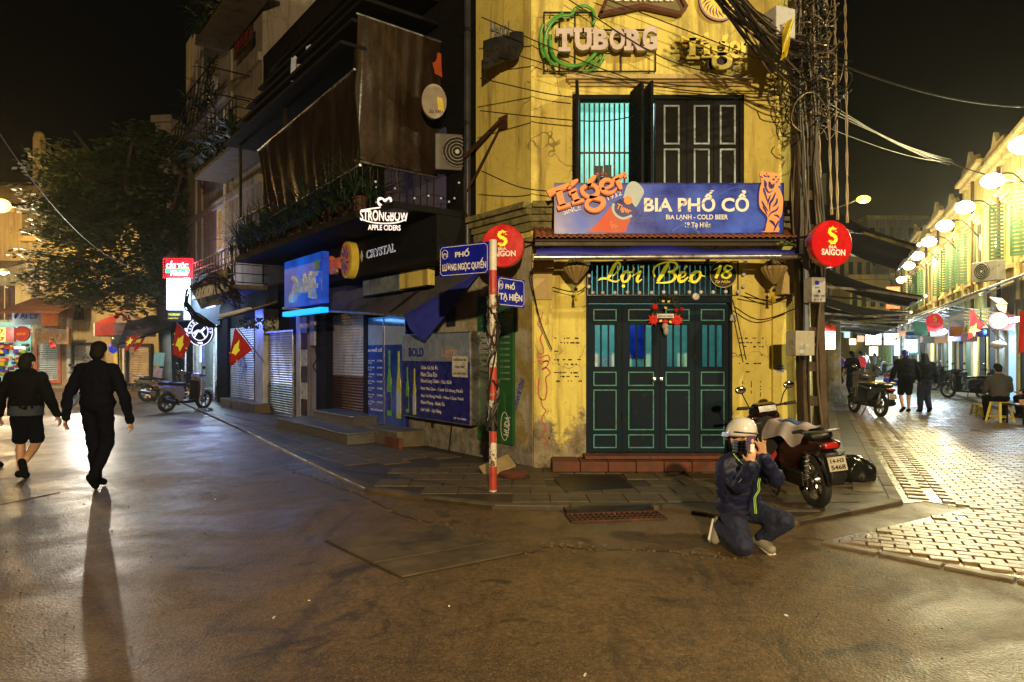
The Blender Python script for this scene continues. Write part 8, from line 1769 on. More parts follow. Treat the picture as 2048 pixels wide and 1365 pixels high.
m = MB(); m.tube([P(1612, 480, 8.3), P(1613, 700, 8.3)], .035, 8); mk('conduit', m, mat('blue_grey_conduit', (.12, .15, .22), .5), pl_)
m = MB(); f = Fr((P(1578, 75, 7.9).x, 7.9, 0), (1, 0)); m.grid(lambda i, j: f.w(*(lambda p: (p[0], .05 * math.sin(7 * i + 5 * j), p[1]))(Vector(f.px(1572 + 18 * i, 40, 0)).lerp(Vector(f.px(1560 + 10 * i, 118, 0)), j))), 8, 12); mk('plastic_bag', m, mat('yellow_bag', (.55, .45, .03), .4), None, 'yellow plastic bag caught on a cable below the grey box', 'bag', smooth=2)
# brick rung ladder opening shows wall; rubbish at kerb
gbg = thing('rubbish_bag', G(1712, 980), 'glossy black rubbish bag slumped on the kerb behind the scooter', 'rubbish bag'); c = Vector(G(1714, 972)) + Vector((0, .12, 0))
def bagf(i, j):
 a = 2 * math.pi * i; e = math.pi * j; r = .21 * math.sin(e) ** .7 * (1 + .10 * math.sin(5 * a + 3 * j * 4) + .05 * math.sin(11 * a + 8 * j)); return c + Vector((r * 1.25 * math.cos(a) - .05 * math.cos(e), r * math.sin(a), .17 + .17 * math.cos(e) * (1 + .08 * math.sin(7 * a))))
m = MB(); m.grid(bagf, 48, 22); mk('bag_body', m, mat('black_poly', (.01, .01, .011), .18, bump=.6, bscale=16), gbg, smooth=2)
m = MB(); m.tube(smoothpts([c + Vector((-.15, 0, .28)), c + Vector((-.2, .0, .42)), c + Vector((-.26, 0, .5))], 4), .008, 5); fronds(m, c + Vector((-.12, 0, .32)), 8, .12, rr, .5, .02); mk('dead_twig', m, M['leaf'], gbg)
m = MB(); q = G(1676, 968); m.lathe([(.0, -.09), (.05, -.09), (.085, -.05), (.085, .06), (.06, .09), (.0, .09)], (0, 0, 0), 'x', 18, Matrix.Translation(q + Vector((0, 0, .10))) @ Matrix.Rotation(1.2, 4, 'Z')); mk('tin_can', m, M['white'], None, 'white tin lying on its side between scooter and rubbish bag', 'can', smooth=True)
# =================================================================== scooters
def scooter(paint, lab, seat='black', plate='14-H3 5468', plate_m='creambox', fancy=True):
 t = thing('scooter', (0, 0, 0), lab, 'scooter'); K = 14 if fancy else 10
 def wheel(x, nm):
  m = MB(); m.tube([(x + .235 * math.cos(a * 6.283 / 26), 0, .285 + .235 * math.sin(a * 6.283 / 26)) for a in range(26)], .05, 8, closed=True); w = mk(nm, m, M['rubber'], t, smooth=True)
  m = MB(); m.tube([(x + .19 * math.cos(a * 6.283 / 24), 0, .285 + .19 * math.sin(a * 6.283 / 24)) for a in range(24)], .014, 6, closed=True); m.cyl((x, -.05, .285), (x, .05, .285), .05, n=12)
  for k in range(6): a = k * math.pi / 3; m.bar((x, 0, .285), (x + .19 * math.cos(a), 0, .285 + .19 * math.sin(a)), .022, .03)
  mk('rim', m, M['alu'], w, smooth=True)
  m = MB(); m.lathe([(.09, .03), (.095, .034), (.09, .038)], (x, 0, .285), 'y', 18); mk('brake_disc', m, M['chrome'], w)
 wheel(.64, 'front_wheel'); wheel(-.60, 'rear_wheel')
 def P_(nm, poly, w, mt, bev=.03, par=None): m = MB(); m.prism(poly, -w / 2, w / 2); return mk(nm, m, mt, par or t, bevel=bev, smooth=True)
 P_('front_fender', [(.38, .50), (.46, .56), (.64, .60), (.82, .53), (.92, .40), (.86, .42), (.76, .50), (.62, .545), (.48, .50)], .14, paint, .02)
 m = MB()
 for s in (-.085, .085): m.bar((.64, s, .285), (.44, s, .72), .035)
 m.tube([(.46, 0, .60), (.34, 0, .98)], .03, 8); mk('front_fork', m, M['black'], t)
 P_('leg_shield', [(.30, .28), (.36, .26), (.50, .52), (.50, .70), (.44, .86), (.38, .93), (.30, .90), (.34, .70), (.33, .48)], .38, paint, .05)
 P_('inner_shield', [(.24, .30), (.31, .30), (.33, .60), (.29, .84), (.24, .84), (.27, .6)], .34, M['black'], .03)
 P_('floorboard', [(-.22, .24), (.34, .24), (.36, .31), (-.20, .31)], .30, M['black'], .02)
 P_('side_body', [(-.95, .66), (-.98, .73), (-.80, .76), (-.30, .72), (-.16, .64), (-.12, .46), (-.18, .30), (-.34, .30), (-.42, .44), (-.60, .56)], .25, paint, .06)
 P_('seat', [(-.86, .755), (-.84, .83), (-.62, .85), (-.38, .80), (-.12, .80), (-.05, .76), (-.10, .71), (-.30, .725)], .25, M[seat], .05)
 P_('handlebar_cover', [(.22, .94), (.26, 1.03), (.36, 1.05), (.48, .98), (.50, .90), (.40, .88), (.28, .89)], .24, paint, .05)
 m = MB(); m.ball((.49, 0, .95), (.04, .09, .06), 12, 8); mk('headlight', m, M['skyprint'], t, smooth=True)
 m = MB(); m.tube([(.26, -.34, 1.02), (.32, -.12, 1.0), (.32, .12, 1.0), (.26, .34, 1.02)], .014, 6); mk('handlebar', m, M['black'], t)
 for s in (-1, 1):
  m = MB(); m.cyl((.27, s * .23, 1.012), (.25, s * .36, 1.02), .02, n=8); m.bar((.31, s * .20, 1.01), (.33, s * .35, 1.0), .012); mk('hand_grip', m, M['rubber'], t)
  m = MB(); m.tube(smoothpts([(.30, s * .20, 1.02), (.30, s * .25, 1.14), (.27, s * .29, 1.20)], 3), .007, 5); m.ball((.26, s * .30, 1.23), (.02, .07, .045), 12, 6); mk('mirror', m, M['black'], t, smooth=True)
  m = MB(); m.ball((.245, s * .30, 1.23), (.008, .058, .036), 12, 6); mk('mirror_glass', m, M['chrome'], t, smooth=True)
 m = MB(); m.tube(smoothpts([(-.70, -.12, .82), (-.98, -.10, .86), (-1.02, 0, .87), (-.98, .10, .86), (-.70, .12, .82)], 4), .014, 6); mk('grab_rail', m, M['alu'], t, smooth=True)
 m = MB(); m.cbox((-.965, 0, .71), (.07, .15, .06)); mk('tail_light', m, mat('tail_light_red', (.4, .01, .01), .2, coat=.5) if 'tail_light_red' not in bpy.data.materials else bpy.data.materials['tail_light_red'], t, bevel=.02)
 P_('rear_fender', [(-.88, .66), (-.98, .64), (-1.06, .44), (-1.04, .32), (-1.0, .36), (-.94, .56)], .15, M['black'], .015)
 T = Matrix.Translation((-1.06, 0, .54)) @ Matrix.Rotation(-math.pi / 2, 4, 'Z') @ Matrix.Rotation(R(-14), 4, 'X'); m = MB(T); m.box(-.095, .095, -.004, .004, -.07, .07); pn = mk('number_plate', m, M[plate_m], t, bevel=.004)
 m = MB(T); a, b = plate.split(' '); m.text(a, -.07, .07, .01, .05, -.008, .002, off=.02); m.text(b, -.075, .075, -.055, -.01, -.008, .002, off=.02); mk('plate_number', m, M['blackmatt'], pn)
 m = MB(); m.cbox((-.42, .06, .32), (.40, .16, .17)); m.cbox((-.60, .09, .29), (.14, .06, .12)); m.cyl((-.30, -.12, .33), (-.30, .14, .33), .09); mk('engine', m, M['iron'], t, bevel=.02)
 m = MB(); m.tube([(-.30, -.13, .22), (-.45, -.15, .25), (-.50, -.15, .29), (-.86, -.16, .38)], [.02, .025, .05, .06], 10); mk('muffler', m, M['black'], t, smooth=True); m = MB(); m.cyl((-.50, -.158, .32), (-.80, -.17, .40), .035, n=8); mk('heat_shield', m, M['alu'], t)
 m = MB(); m.tube([(-.66 + .03 * math.cos(i * 1.3) - .06 * i / 30, .11 + .03 * math.sin(i * 1.3), .32 + .3 * i / 30) for i in range(31)], .007, 4); m.cyl((-.64, .11, .30), (-.72, .11, .62), .014, n=6); mk('shock_absorber', m, M['alu'], t)
 m = MB(); m.bar((-.15, .10, .27), (-.20, .24, .02), .02); m.bar((-.20, .22, .02), (-.14, .26, .015), .03, .01); mk('side_stand', m, M['iron'], t)
 return t
def place(o, loc, rz, lean=0.0, label=None, group=None, scale=None):
 if label: o['label'] = label
 if group: o['group'] = group
 o.location = loc; o.rotation_euler = (R(lean), 0, rz)
 if scale: o.scale = (scale,) * 3
 return o
redp = mat('dark_red_scooter_paint', (.022, .003, .004), .25, coat=.7); blkp = mat('black_scooter_paint', (.012, .012, .014), .25, coat=.7); silp = mat('silver_scooter_paint', (.42, .42, .45), .3, .4, coat=.6); whp = mat('pinkish_scooter_paint', (.5, .36, .36), .3, coat=.5); rdb = mat('bright_red_scooter_paint', (.5, .02, .015), .3, coat=.5)
s1 = scooter(redp, 'dark red and black scooter with towel on the seat, plate 14-H3 5468'); rear = G(1637, 1018)
hd = R(97); place(s1, Vector(rear) + Vector((math.cos(hd) * .62, math.sin(hd) * .62, 0)), hd, -6, scale=.97)
Ms = Matrix.Translation(s1.location) @ s1.rotation_euler.to_matrix().to_4x4() @ Matrix.Scale(.97, 4)
tw_ = thing('towel', Ms @ Vector((-.4, 0, .9)), 'pink and white striped towel draped over the near scooter seat', 'towel')
def tow(i, j):
 x = -.75 + .85 * i; y = -.30 + .6 * j; z = .875 - .9 * max(0, abs(y) - .12) ** 1.1 * (1.2 + .3 * math.sin(i * 9)) + .012 * math.sin(i * 17 + j * 7); return Ms @ Vector((x + .03 * math.sin(j * 9), y * .62, z))
m = MB(); m.grid(tow, 26, 22); mk('towel_cloth', m, mat('pink_white_towel', (.55, .42, .42), .9, c2=(.62, .62, .68), scale=5, bump=.5, bscale=120), tw_, smooth=2)
m = MB(); m.grid(lambda i, j: tow(.38 + .5 * i, .30 + .3 * j) + Vector((0, -.006, .012)), 10, 10); mk('towel_blue_patch', m, mat('blue_terry', (.05, .12, .4), .9), tw_, smooth=2)
bb = thing('padded_jacket', Ms @ Vector((.12, 0, .8)), 'dark red and black padded jacket hung over the near scooter front', 'jacket')
for nm, mt, dz in (('jacket_back', 'blackmatt', .0), ('jacket_lining', 'red', -.10)):
 m = MB(); m.grid(lambda i, j: Ms @ Vector((.30 - .42 * i - dz * .5, -.25 + .5 * j, .90 + dz - .28 * i - .16 * (2 * abs(j - .5)) ** 2 + .02 * math.sin(j * 15 + i * 5))), 14, 14); mk(nm, m, M[mt], bb, smooth=2)
m = MB()
s2 = scooter(blkp, 'black scooter parked sideways at the kerb with yellow cloth on its seat', plate='29-X5 1234', plate_m='white'); a, b = G(1697, 826), G(1757, 836)
hd = math.atan2((a - b).y, (a - b).x); mid = (a + b) / 2; place(s2, mid + Vector((.1, 0, 0)), hd, 5)
sd_ = Matrix.Translation(s2.location) @ s2.rotation_euler.to_matrix().to_4x4(); m = MB(); m.grid(lambda i, j: sd_ @ Vector((-.72 + .5 * i, -.12 + .24 * j, .868 + .01 * math.sin(9 * i) - .04 * (2 * abs(j - .5)) ** 2)), 8, 6); mk('seat_cloth', m, M['yellowplastic'], None, 'yellow cloth laid on the black scooter seat', 'cloth', smooth=2)
m = MB(); m.grid(lambda i, j: sd_ @ Vector((.30 - .05 * i, -.30 + .6 * j, 1.12 - .42 * i + .03 * math.sin(12 * j))), 8, 12); mk('hanging_jacket', m, mat('brown_jacket', (.05, .04, .02), .8), None, 'brown jacket hung over the black scooter handlebars', 'jacket', smooth=2)
s3 = scooter(silp, 'silver scooter parked side-on at the left pavement edge', plate='29-Y1 3374'); a, b = G(405, 819), G(331, 826); hd = math.atan2((a - b).y, (a - b).x); place(s3, (Vector(a) + Vector(b)) / 2, hd, 6)
GR = 'scooters parked along the streets'
copytree(s2, Vector(G(318, 806)) + Vector((0, .6, 0)), R(28), 'dark scooter parked just behind the silver one on the left', GR)
sw = scooter(whp, 'pinkish white scooter parked before the far lit shop, at the left edge', fancy=False); place(sw, G(20, 776), R(15), 4, group=GR)
copytree(sw, G(66, 776), R(160), 'pinkish white scooter before the orange-posted shutter, behind the shorter walker', GR)
copytree(s2, G(1932, 799), R(112), 'black scooter seen from behind with white plate, nearest of the right-hand row', GR); copytree(s2, G(1896, 783), R(110), 'second dark scooter of the right-hand row, seen from behind', GR); copytree(s2, G(1880, 776), R(105), 'third dark scooter of the right-hand row, half behind the couple', GR); copytree(s3, G(1774, 752), R(100), 'silver-backed scooter parked far down the lit street left of the couple', GR); copytree(s2, G(1990, 800), R(60), 'dark scooter against the doors behind the seated person', GR)
sr = scooter(rdb, 'bright red scooter parked far up the left kerb behind the black one', fancy=False); place(sr, G(1672, 768), R(240), 5, group=GR)
mb2 = copytree(s2, G(172, 812), R(-92), 'motorbike with lit headlight coming towards us behind the tall walker')
hl = P(183, 768, 19.6)
t = thing('bike_headlight', hl, 'glaring motorbike headlight seen between the tall walker and his partner', 'headlight'); m = MB(); m.ball(hl, .07); mk('headlight_lens', m, glow('headlight_white', (1, .92, .8), 25), t, smooth=True)
lamp('headlight_beam', 'SPOT', hl + Vector((0, -.12, 0)), 1700, (1, .90, .74), .05, target=(-3.2, 2.0, 0.0), spot=46, blend=.6, parent=t)
# =================================================================== people
def cap(m, a, b, r0, r1, n=10):
 a, b = Vector(a), Vector(b); d = (b - a); L = d.length
 if L < 1e-4: return m.ball(a, r0, 10, 8)
 pts = []; rs = []; u = d / L
 for k in range(4): t = k / 4 * math.pi / 2; pts.append(a - u * r0 * math.cos(t)); rs.append(max(.002, r0 * math.sin(t)))
 pts += [a, b]; rs += [r0, r1]
 for k in range(1, 5): t = k / 4 * math.pi / 2; pts.append(b + u * r1 * math.sin(t)); rs.append(max(.002, r1 * math.cos(t)))
 return m.tube(pts, rs, n)
tex = bpy.data.textures.new('cloth_folds', 'CLOUDS'); tex.noise_scale = .085
def blob(name, m, mt, par, vox=.014, sm=4, fold=0.0):
 o = mk(name, m, mt, par); r = o.modifiers.new('skin', 'REMESH'); r.mode = 'VOXEL'; r.voxel_size = vox; r.use_smooth_shade = True
 s = o.modifiers.new('smooth', 'SMOOTH'); s.factor = .5; s.iterations = sm
 if fold: d = o.modifiers.new('folds', 'DISPLACE'); d.texture = tex; d.strength = fold; d.mid_level = .5; d.texture_coords = 'LOCAL'
 return o
def hand(m, w, d, up, side, curl=.3, k=1.0, spread=.25):
 """palm and five fingers: w wrist, d pointing direction, up the back of the hand, side +1/-1 for the thumb"""
 w = Vector(w); d = Vector(d).normalized(); up = Vector(up); up = (up - d * up.dot(d)).normalized(); s = d.cross(up) * side
 pc = w + d * .05 * k;
 for t in (-.024, -.008, .008, .024): cap(m, w + s * t * .7 * k, w + d * .082 * k + s * t * k, .014 * k, .012 * k, 8)
 for i, (t, L) in enumerate(((.030, .066), (.010, .075), (-.010, .070), (-.029, .055))):
  b = w + d * .085 * k + s * t * k; dd = (d + s * t / .03 * spread * .5).normalized(); dn = (dd - up * curl).normalized(); e = b + dn * L * .5 * k; d2 = (dn - up * curl * 1.4).normalized(); cap(m, b, e, .0095 * k, .0085 * k, 7); cap(m, e, e + d2 * L * .5 * k, .0085 * k, .007 * k, 7)
 b = w + d * .02 * k + s * .028 * k; e = b + (d * .5 + s * .9 - up * curl * .4).normalized() * .035 * k; cap(m, b, e, .013 * k, .011 * k, 8); cap(m, e, e + (d * .9 + s * .35 - up * curl * .5).normalized() * .032 * k, .011 * k, .008 * k, 8)
def person(J, lab, top, bottom, hairc='hair', shorts=False, vox=.016, cat='person', hairlen=0.0, shoes='blackcloth', face=(0, 1, 0), bulk=1.0, grp=None, hat=None, skirt=False, handk=1.0, curl=.5, base=None, longsleeve=True):
 g = lambda k: Vector(J[k]); bc = base or ((g('aL') + g('aR')) / 2 * Vector((1, 1, 0))); t = thing('person', bc, lab, 'person', grp)
 hd, nk, pv = g('head'), g('neck'), g('pelvis'); fd = Vector(face).normalized(); upv = (hd - nk).normalized(); sd = fd.cross(upv).normalized(); ch = pv.lerp(nk, .68)
 m = MB(); Hm = Matrix((( sd.x, fd.x, upv.x, hd.x), (sd.y, fd.y, upv.y, hd.y), (sd.z, fd.z, upv.z, hd.z), (0, 0, 0, 1)))
 m.ball((0, 0, .01), (.074, .092, .105), 18, 14, Hm); m.ball((0, .025, -.055), (.054, .062, .06), 14, 10, Hm); m.ball((0, .096, -.01), (.014, .022, .026), 8, 6, Hm); m.ball((0, .088, -.055), (.026, .012, .010), 8, 6, Hm)
 for s in (-1, 1): m.ball((s * .076, -.005, -.01), (.012, .022, .032), 8, 6, Hm); m.ball((s * .03, .083, .018), (.018, .012, .008), 8, 6, Hm)
 cap(m, nk + (nk - hd) * .2, hd - upv * .05, .055, .052)
 cap(m, pv, nk.lerp(pv, .1), .09, .10)
 for s in 'LR':
  cap(m, g('s' + s), g('e' + s), .046, .038); cap(m, g('e' + s), g('w' + s), .038, .024); wd = (g('w' + s) - g('e' + s)); hdv = Vector(J.get('hd' + s, wd)); hand(m, g('w' + s), hdv, J.get('hu' + s, (1 if s == 'R' else -1, 0, .0)), J.get('hs' + s, 1 if s == 'R' else -1), J.get('cu' + s, curl), handk, J.get('sp' + s, .2))
  cap(m, g('h' + s), g('k' + s), .078, .052); mid = g('k' + s).lerp(g('a' + s), .3); cap(m, g('k' + s), mid, .050, .056); cap(m, mid, g('a' + s), .056, .034); cap(m, g('a' + s), g('t' + s), .036, .026); cap(m, nk.lerp(pv, .06), g('s' + s), .05, .05); cap(m, pv, g('h' + s), .09, .085)
 blob('body', m, M['skin'], t, vox, 3)
 b = bulk; m = MB(); axx = (g('sR') - g('sL')).normalized(); upt = (nk - pv).normalized(); fwd = upt.cross(axx).normalized()
 Tm = lambda c: Matrix(((axx.x, fwd.x, upt.x, c.x), (axx.y, fwd.y, upt.y, c.y), (axx.z, fwd.z, upt.z, c.z), (0, 0, 0, 1)))
 Lt = (nk - pv).length
 m.ball((0, 0, 0), (.178 * b, .118 * b, .22), 20, 14, Tm(pv + upt * Lt * .70)); m.ball((0, 0, 0), (.165 * b, .125 * b, .20), 20, 14, Tm(pv + upt * Lt * .40)); m.ball((0, 0, 0), (.178 * b, .135 * b, .15), 20, 14, Tm(pv + upt * Lt * .12)); cap(m, nk - upt * .06, nk + upt * .0, .085, .068)
 for s in 'LR':
  e = g('e' + s); w = g('w' + s); cap(m, nk.lerp(g('s' + s), .3) - upt * .03, g('s' + s), .075, .075 * b); cap(m, g('s' + s), e, .073 * b, .058 * b)
  if longsleeve: cap(m, e, e.lerp(w, .95), .058 * b, .043 * b)
 blob('jacket' if longsleeve else 'shirt', m, M[top] if isinstance(top, str) else top, t, vox, 4, .036)
 m = MB(); m.ball((0, 0, 0), (.170 * b, .130 * b, .12), 16, 12, Tm(pv + upt * .02))
 for s in 'LR':
  k_, a_ = g('k' + s), g('a' + s); cap(m, pv, g('h' + s), .10, .10)
  if shorts: cap(m, g('h' + s), g('h' + s).lerp(k_, .86), .10, .088)
  else: cap(m, g('h' + s), k_, .10, .074 * b); cap(m, k_, a_.lerp(k_, .08), .074 * b, .054 * b)
 blob('shorts' if shorts else 'trousers', m, M[bottom], t, vox, 4, .03)
 for s in 'LR':
  m = MB(); a_, t_ = g('a' + s), g('t' + s); dd = (t_ - a_).normalized(); cap(m, a_ - dd * .035 - (Vector((0, 0, .025)) if dd.z > -.5 else Vector((0, 0, 0))), a_.lerp(t_, .5), .048, .046); cap(m, a_.lerp(t_, .4), t_, .048, .040); shorts or cap(m, a_, a_ + (g('k' + s) - a_).normalized() * .06, .048, .050)
  blob('shoe', m, M[shoes], t, .012, 3)
  if vox < .012:
   m = MB(); n_ = Vector((0, 0, -.034)) if s == 'R' else Vector((-.038, .02, 0)); m.bar(a_ + n_ - dd * .04, t_ + n_ + dd * .02, .07, .018, up=n_.normalized()); mk('shoe_sole', m, M['white'], t, bevel=.006)
 m = MB(); m.ball((0, -.012, .035), (.086, .098, .098), 18, 12, Hm); m.ball((0, -.045, -.02), (.078, .068, .085), 14, 10, Hm)
 if hairlen: m.ball((0, -.055, -.14), (.09, .06, .07 + hairlen), 14, 10, Hm); m.ball((0, -.02, -.05), (.094, .09, .12), 14, 10, Hm)
 if hat: m.ball((0, -.005, .05), (.095, .105, .09), 16, 10, Hm); m.ball((0, .10, .03), (.07, .07, .012), 12, 6, Hm)
 blob('cap' if hat else 'hair', m, M[hat or hairc], t, .012, 2, .0 if hat else .02)
 return t, Hm
def stand(c, h=1.70, face=0.0, step=0.0, arm=.0, w=1.0, elb=.06):
 """a joint set for someone standing or walking; face: heading angle from +Y"""
 k = h / 1.70; D = {};
 def s_(n, x, y, z): D[n] = (x * w, y, z)
 s_('head', 0, .03, 1.585); s_('neck', 0, 0, 1.42); s_('pelvis', 0, 0, .95)
 for s, q in (('L', -1), ('R', 1)):
  st = step * q; s_('s' + s, q * .175, 0, 1.375); s_('e' + s, q * (.22 + elb), -.02 - arm * q * .5, 1.11); s_('w' + s, q * (.24 + elb * 1.5), .05 - arm * q, .87)
  s_('h' + s, q * .085, 0, .90); s_('k' + s, q * .095, .04 + st * .5 + (.10 if st < 0 else 0), .49); s_('a' + s, q * .095, st, .085 + (max(0, -st) * .35)); s_('t' + s, q * .11, st + .13, .035 + (0 if st >= 0 else .0)); D['hu' + s] = (q, 0, 0)
 ca, sa = math.cos(face), math.sin(face); o = {}
 for n, p in D.items(): x, y, z = p; o[n] = (x * ca - y * sa, x * sa + y * ca, z) if n[:2] == 'hu' else (c[0] + (x * ca - y * sa) * k, c[1] + (x * sa + y * ca) * k, z * k)
 return o, (-sa, ca, 0)
# tall walker
c = Vector(G(192, 978)) + Vector((-.02, .06, 0)); J, fc_ = stand(c, 1.71, .03, .16, .04, 1.02, .10)
J['wL'] = (c.x - .40, c.y + .05, .80); J['eL'] = (c.x - .32, c.y - .04, 1.08); J['wR'] = (c.x + .33, c.y + .10, .76); J['eR'] = (c.x + .33, c.y - .02, 1.06)
J['aL'] = (c.x - .02, c.y + .02, .09); J['tL'] = (c.x - .02, c.y + .16, .04); J['kL'] = (c.x - .07, c.y + .06, .5); J['aR'] = (c.x + .03, c.y - .16, .13); J['tR'] = (c.x + .03, c.y - .08, .035); J['kR'] = (c.x + .08, c.y + .06, .50)
person(J, 'tall man in dark navy jacket and trousers walking away down the left street', 'navydk', 'navydk', vox=.014, face=(-.1, 1, 0), bulk=1.12)
# shorter walker in shorts
c = Vector(G(52, 960)); J, fc_ = stand(c, 1.57, .0, .14, .02, 1.12, .08)
J['aL'] = (c.x - .07, c.y, .09); J['tL'] = (c.x - .09, c.y + .14, .035); J['kL'] = (c.x - .09, c.y + .03, .46); J['aR'] = (c.x + .10, c.y - .20, .22); J['tR'] = (c.x + .11, c.y - .17, .085); J['kR'] = (c.x + .10, c.y + .06, .46)
person(J, 'short-haired person in black jumper, navy shorts and flip-flops walking away', 'blackcloth', 'navydk', shorts=True, vox=.014, bulk=1.18)
m = MB(); pv = Vector(J['pelvis']); m.lathe([(.205, -.07), (.205, .05)], tuple(pv), 'z', 20, Matrix.Translation(pv) @ Matrix.Scale(.78, 4, (0, 1, 0)) @ Matrix.Translation(-pv)); mk('shirt_hem', m, mat('blue_grey_shirt', (.03, .04, .075), .8), bpy.data.objects['person.001'], smooth=True)
# cut by the left edge
J, fc_ = stand(G(-38, 940), 1.6, 0, .1); J['wR'] = (Vector(J['wR']) + Vector((.1, .1, 0)))[:]
person(J, 'walker in dark top almost wholly cut by the left picture edge', 'blackcloth', 'white', vox=.02, longsleeve=False)
# rider of the lit motorbike
b0 = Vector(G(172, 812)) + Vector((0, .25, 0)); J = {'head': b0 + Vector((-.02, -.18, 1.42)), 'neck': b0 + Vector((-.02, -.08, 1.27)), 'pelvis': b0 + Vector((0, .12, .85))}
for s, q in (('L', 1), ('R', -1)): J.update({'s' + s: b0 + Vector((q * .17, -.06, 1.22)), 'e' + s: b0 + Vector((q * .28, -.24, 1.04)), 'w' + s: b0 + Vector((q * .28, -.45, 1.03)), 'h' + s: b0 + Vector((q * .1, .10, .83)), 'k' + s: b0 + Vector((q * .16, -.28, .68)), 'a' + s: b0 + Vector((q * .14, -.22, .34)), 't' + s: b0 + Vector((q * .14, -.36, .33))})
person(J, 'motorbike rider in dark jacket and green helmet behind the tall walker', 'blackcloth', 'blackcloth', vox=.022, face=(0, -1, 0), hat='leaf', base=b0)
# the couple on the paved street
c = Vector(G(1812, 826)); J, f_ = stand(c, 1.66, R(-8), .10, .0, 1.12, .06); person(J, 'man in dark jacket, shorts and blue cap walking away beside a woman', 'blackcloth', 'blackcloth', shorts=True, vox=.016, hat='bluedk', face=(.3, 1, 0), bulk=1.25, grp='couple walking away on the brick street')
c = Vector(G(1850, 826)); J, f_ = stand(c, 1.58, R(-8), -.08, .0, 1.0, .05); person(J, 'woman with long black hair, dark coat and grey jeans walking away', 'blackcloth', 'denim', vox=.016, hairlen=.12, bulk=1.2, grp='couple walking away on the brick street')
# farther people on the lit street
redc, whc = 'flag', 'white'
for (u, v, h, fa, top, bot, lab, kw) in ((1704, 797, 1.66, .1, 'blackcloth', 'blackcloth', 'man in black T-shirt standing behind the black parked scooter', dict(longsleeve=False)), (1722, 775, 1.68, .4, redc, 'denim', 'person in red shirt beyond the man in black T-shirt', dict(longsleeve=False)), (1730, 752, 1.66, 3.0, whc, 'denim', 'person in white top and dark shorts far down the lit street', dict(shorts=True)), (1681, 768, 1.6, 2.0, 'purple', 'blackcloth', 'person in purple top at the left kerb near the red scooter', {}), (1750, 756, 1.6, 1.2, 'skyprint', 'blackcloth', 'person in pale blue shirt far off in the middle of the street', {})):
 J, f_ = stand(G(u, v), h, fa, .08); person(J, lab, top, bot, vox=.03, face=f_, **kw)
# seated people: hips on the stool, seen from behind
def seated(c, fa, seat_h, lab, top, vox=.018, bot='blackcloth', base=None):
 ca, sa = math.cos(fa), math.sin(fa); c = Vector(c); W_ = lambda x, y, z: c + Vector((x * ca - y * sa, x * sa + y * ca, z)); J = {'head': W_(0, .16, seat_h + .78), 'neck': W_(0, .08, seat_h + .60), 'pelvis': W_(0, 0, seat_h + .12)}
 for s, q in (('L', -1), ('R', 1)): J.update({'s' + s: W_(q * .18, .06, seat_h + .54), 'e' + s: W_(q * .25, .16, seat_h + .28), 'w' + s: W_(q * .14, .36, seat_h + .24), 'h' + s: W_(q * .1, .02, seat_h + .10), 'k' + s: W_(q * .18, .40, seat_h + .08), 'a' + s: W_(q * .16, .36, .09), 't' + s: W_(q * .17, .5, .035)})
 return person(J, lab, top, bot, vox=vox, face=(-sa, ca, 0), base=c * Vector((1, 1, 0)), bulk=1.1)
seated(G(2000, 846), R(-20), .46, 'person in grey top sitting with back to us on a yellow stool', mat('grey_cardigan', (.06, .06, .065), .9, bump=.3))
seated(Vector(G(2078, 838)), R(70), .40, 'person in dark top seated at the snack table, cut by the right edge', 'blackcloth')
seated(Vector(G(1905, 772)), R(60), .72, 'person in black sitting sideways on a parked scooter by the doors', 'blackcloth', .03)
# ---- the kneeling photographer
J = {'head': P(1481, 880, 5.42), 'neck': P(1475, 922, 5.44), 'pelvis': P(1478, 1018, 5.62), 'sL': P(1452, 941, 5.5), 'sR': P(1512, 934, 5.55), 'eL': P(1481, 971, 5.28), 'wL': P(1502, 927, 5.12), 'eR': P(1553, 958, 5.35), 'wR': P(1527, 912, 5.18),
  'hL': P(1463, 1022, 5.60), 'kL': P(1486, 1098, 5.28), 'aL': P(1436, 1076, 5.66), 'tL': P(1430, 1090, 5.60), 'hR': P(1498, 1020, 5.58), 'kR': P(1568, 1042, 5.30), 'aR': P(1520, 1085, 5.46), 'tR': P(1542, 1098, 5.34)}
J['kL'].z = .085; J['tL'].z = .045; J['aL'].z = .15; J['aR'].z = .085; J['tR'].z = .04
J['hdL'] = (.03, -.1, 1); J['huL'] = (-.3, -1, 0); J['hsL'] = -1; J['cuL'] = 1.0; J['hdR'] = (-.22, -.1, 1); J['huR'] = (.5, .8, 0); J['hsR'] = 1; J['cuR'] = .12; J['spR'] = .7
kp, Hm = person(J, 'man kneeling on one knee with white helmet, checked mask and navy jacket, photographing', 'navy', 'denim', vox=.009, shoes='shoe', face=(.25, -1, .10), base=Vector((P(1485, 1090, 5.45).x, 5.45, 0)), bulk=1.10, handk=.92)
o = [q for q in kp.children if q.name.startswith('hair')][0]; o.name = 'hair'
hm_ = mat('white_helmet_shell', (.66, .66, .68), .22, coat=.6, var=.03)
m = MB(Hm); n = 28; vs = []; prof = [(.0, .150), (.05, .143), (.09, .118), (.115, .078), (.124, .035), (.124, .005), (.118, -.01)]
for r, z in prof:
 for k in range(n): a = 6.283 * k / n; fr2 = 1 if math.sin(a) < .3 else 1; vs.append((r * .92 * math.cos(a), r * 1.12 * math.sin(a) - .01, z - (.035 if math.sin(a) < 0 and z < .05 else 0) * (-math.sin(a)) + .034))
m.add(vs, [(i * n + k, i * n + (k + 1) % n, (i + 1) * n + (k + 1) % n, (i + 1) * n + k) for i in range(len(prof) - 1) for k in range(n)]); hs = mk('helmet', m, hm_, kp, smooth=2); md = hs.modifiers.new('thick', 'SOLIDIFY'); md.thickness = .012
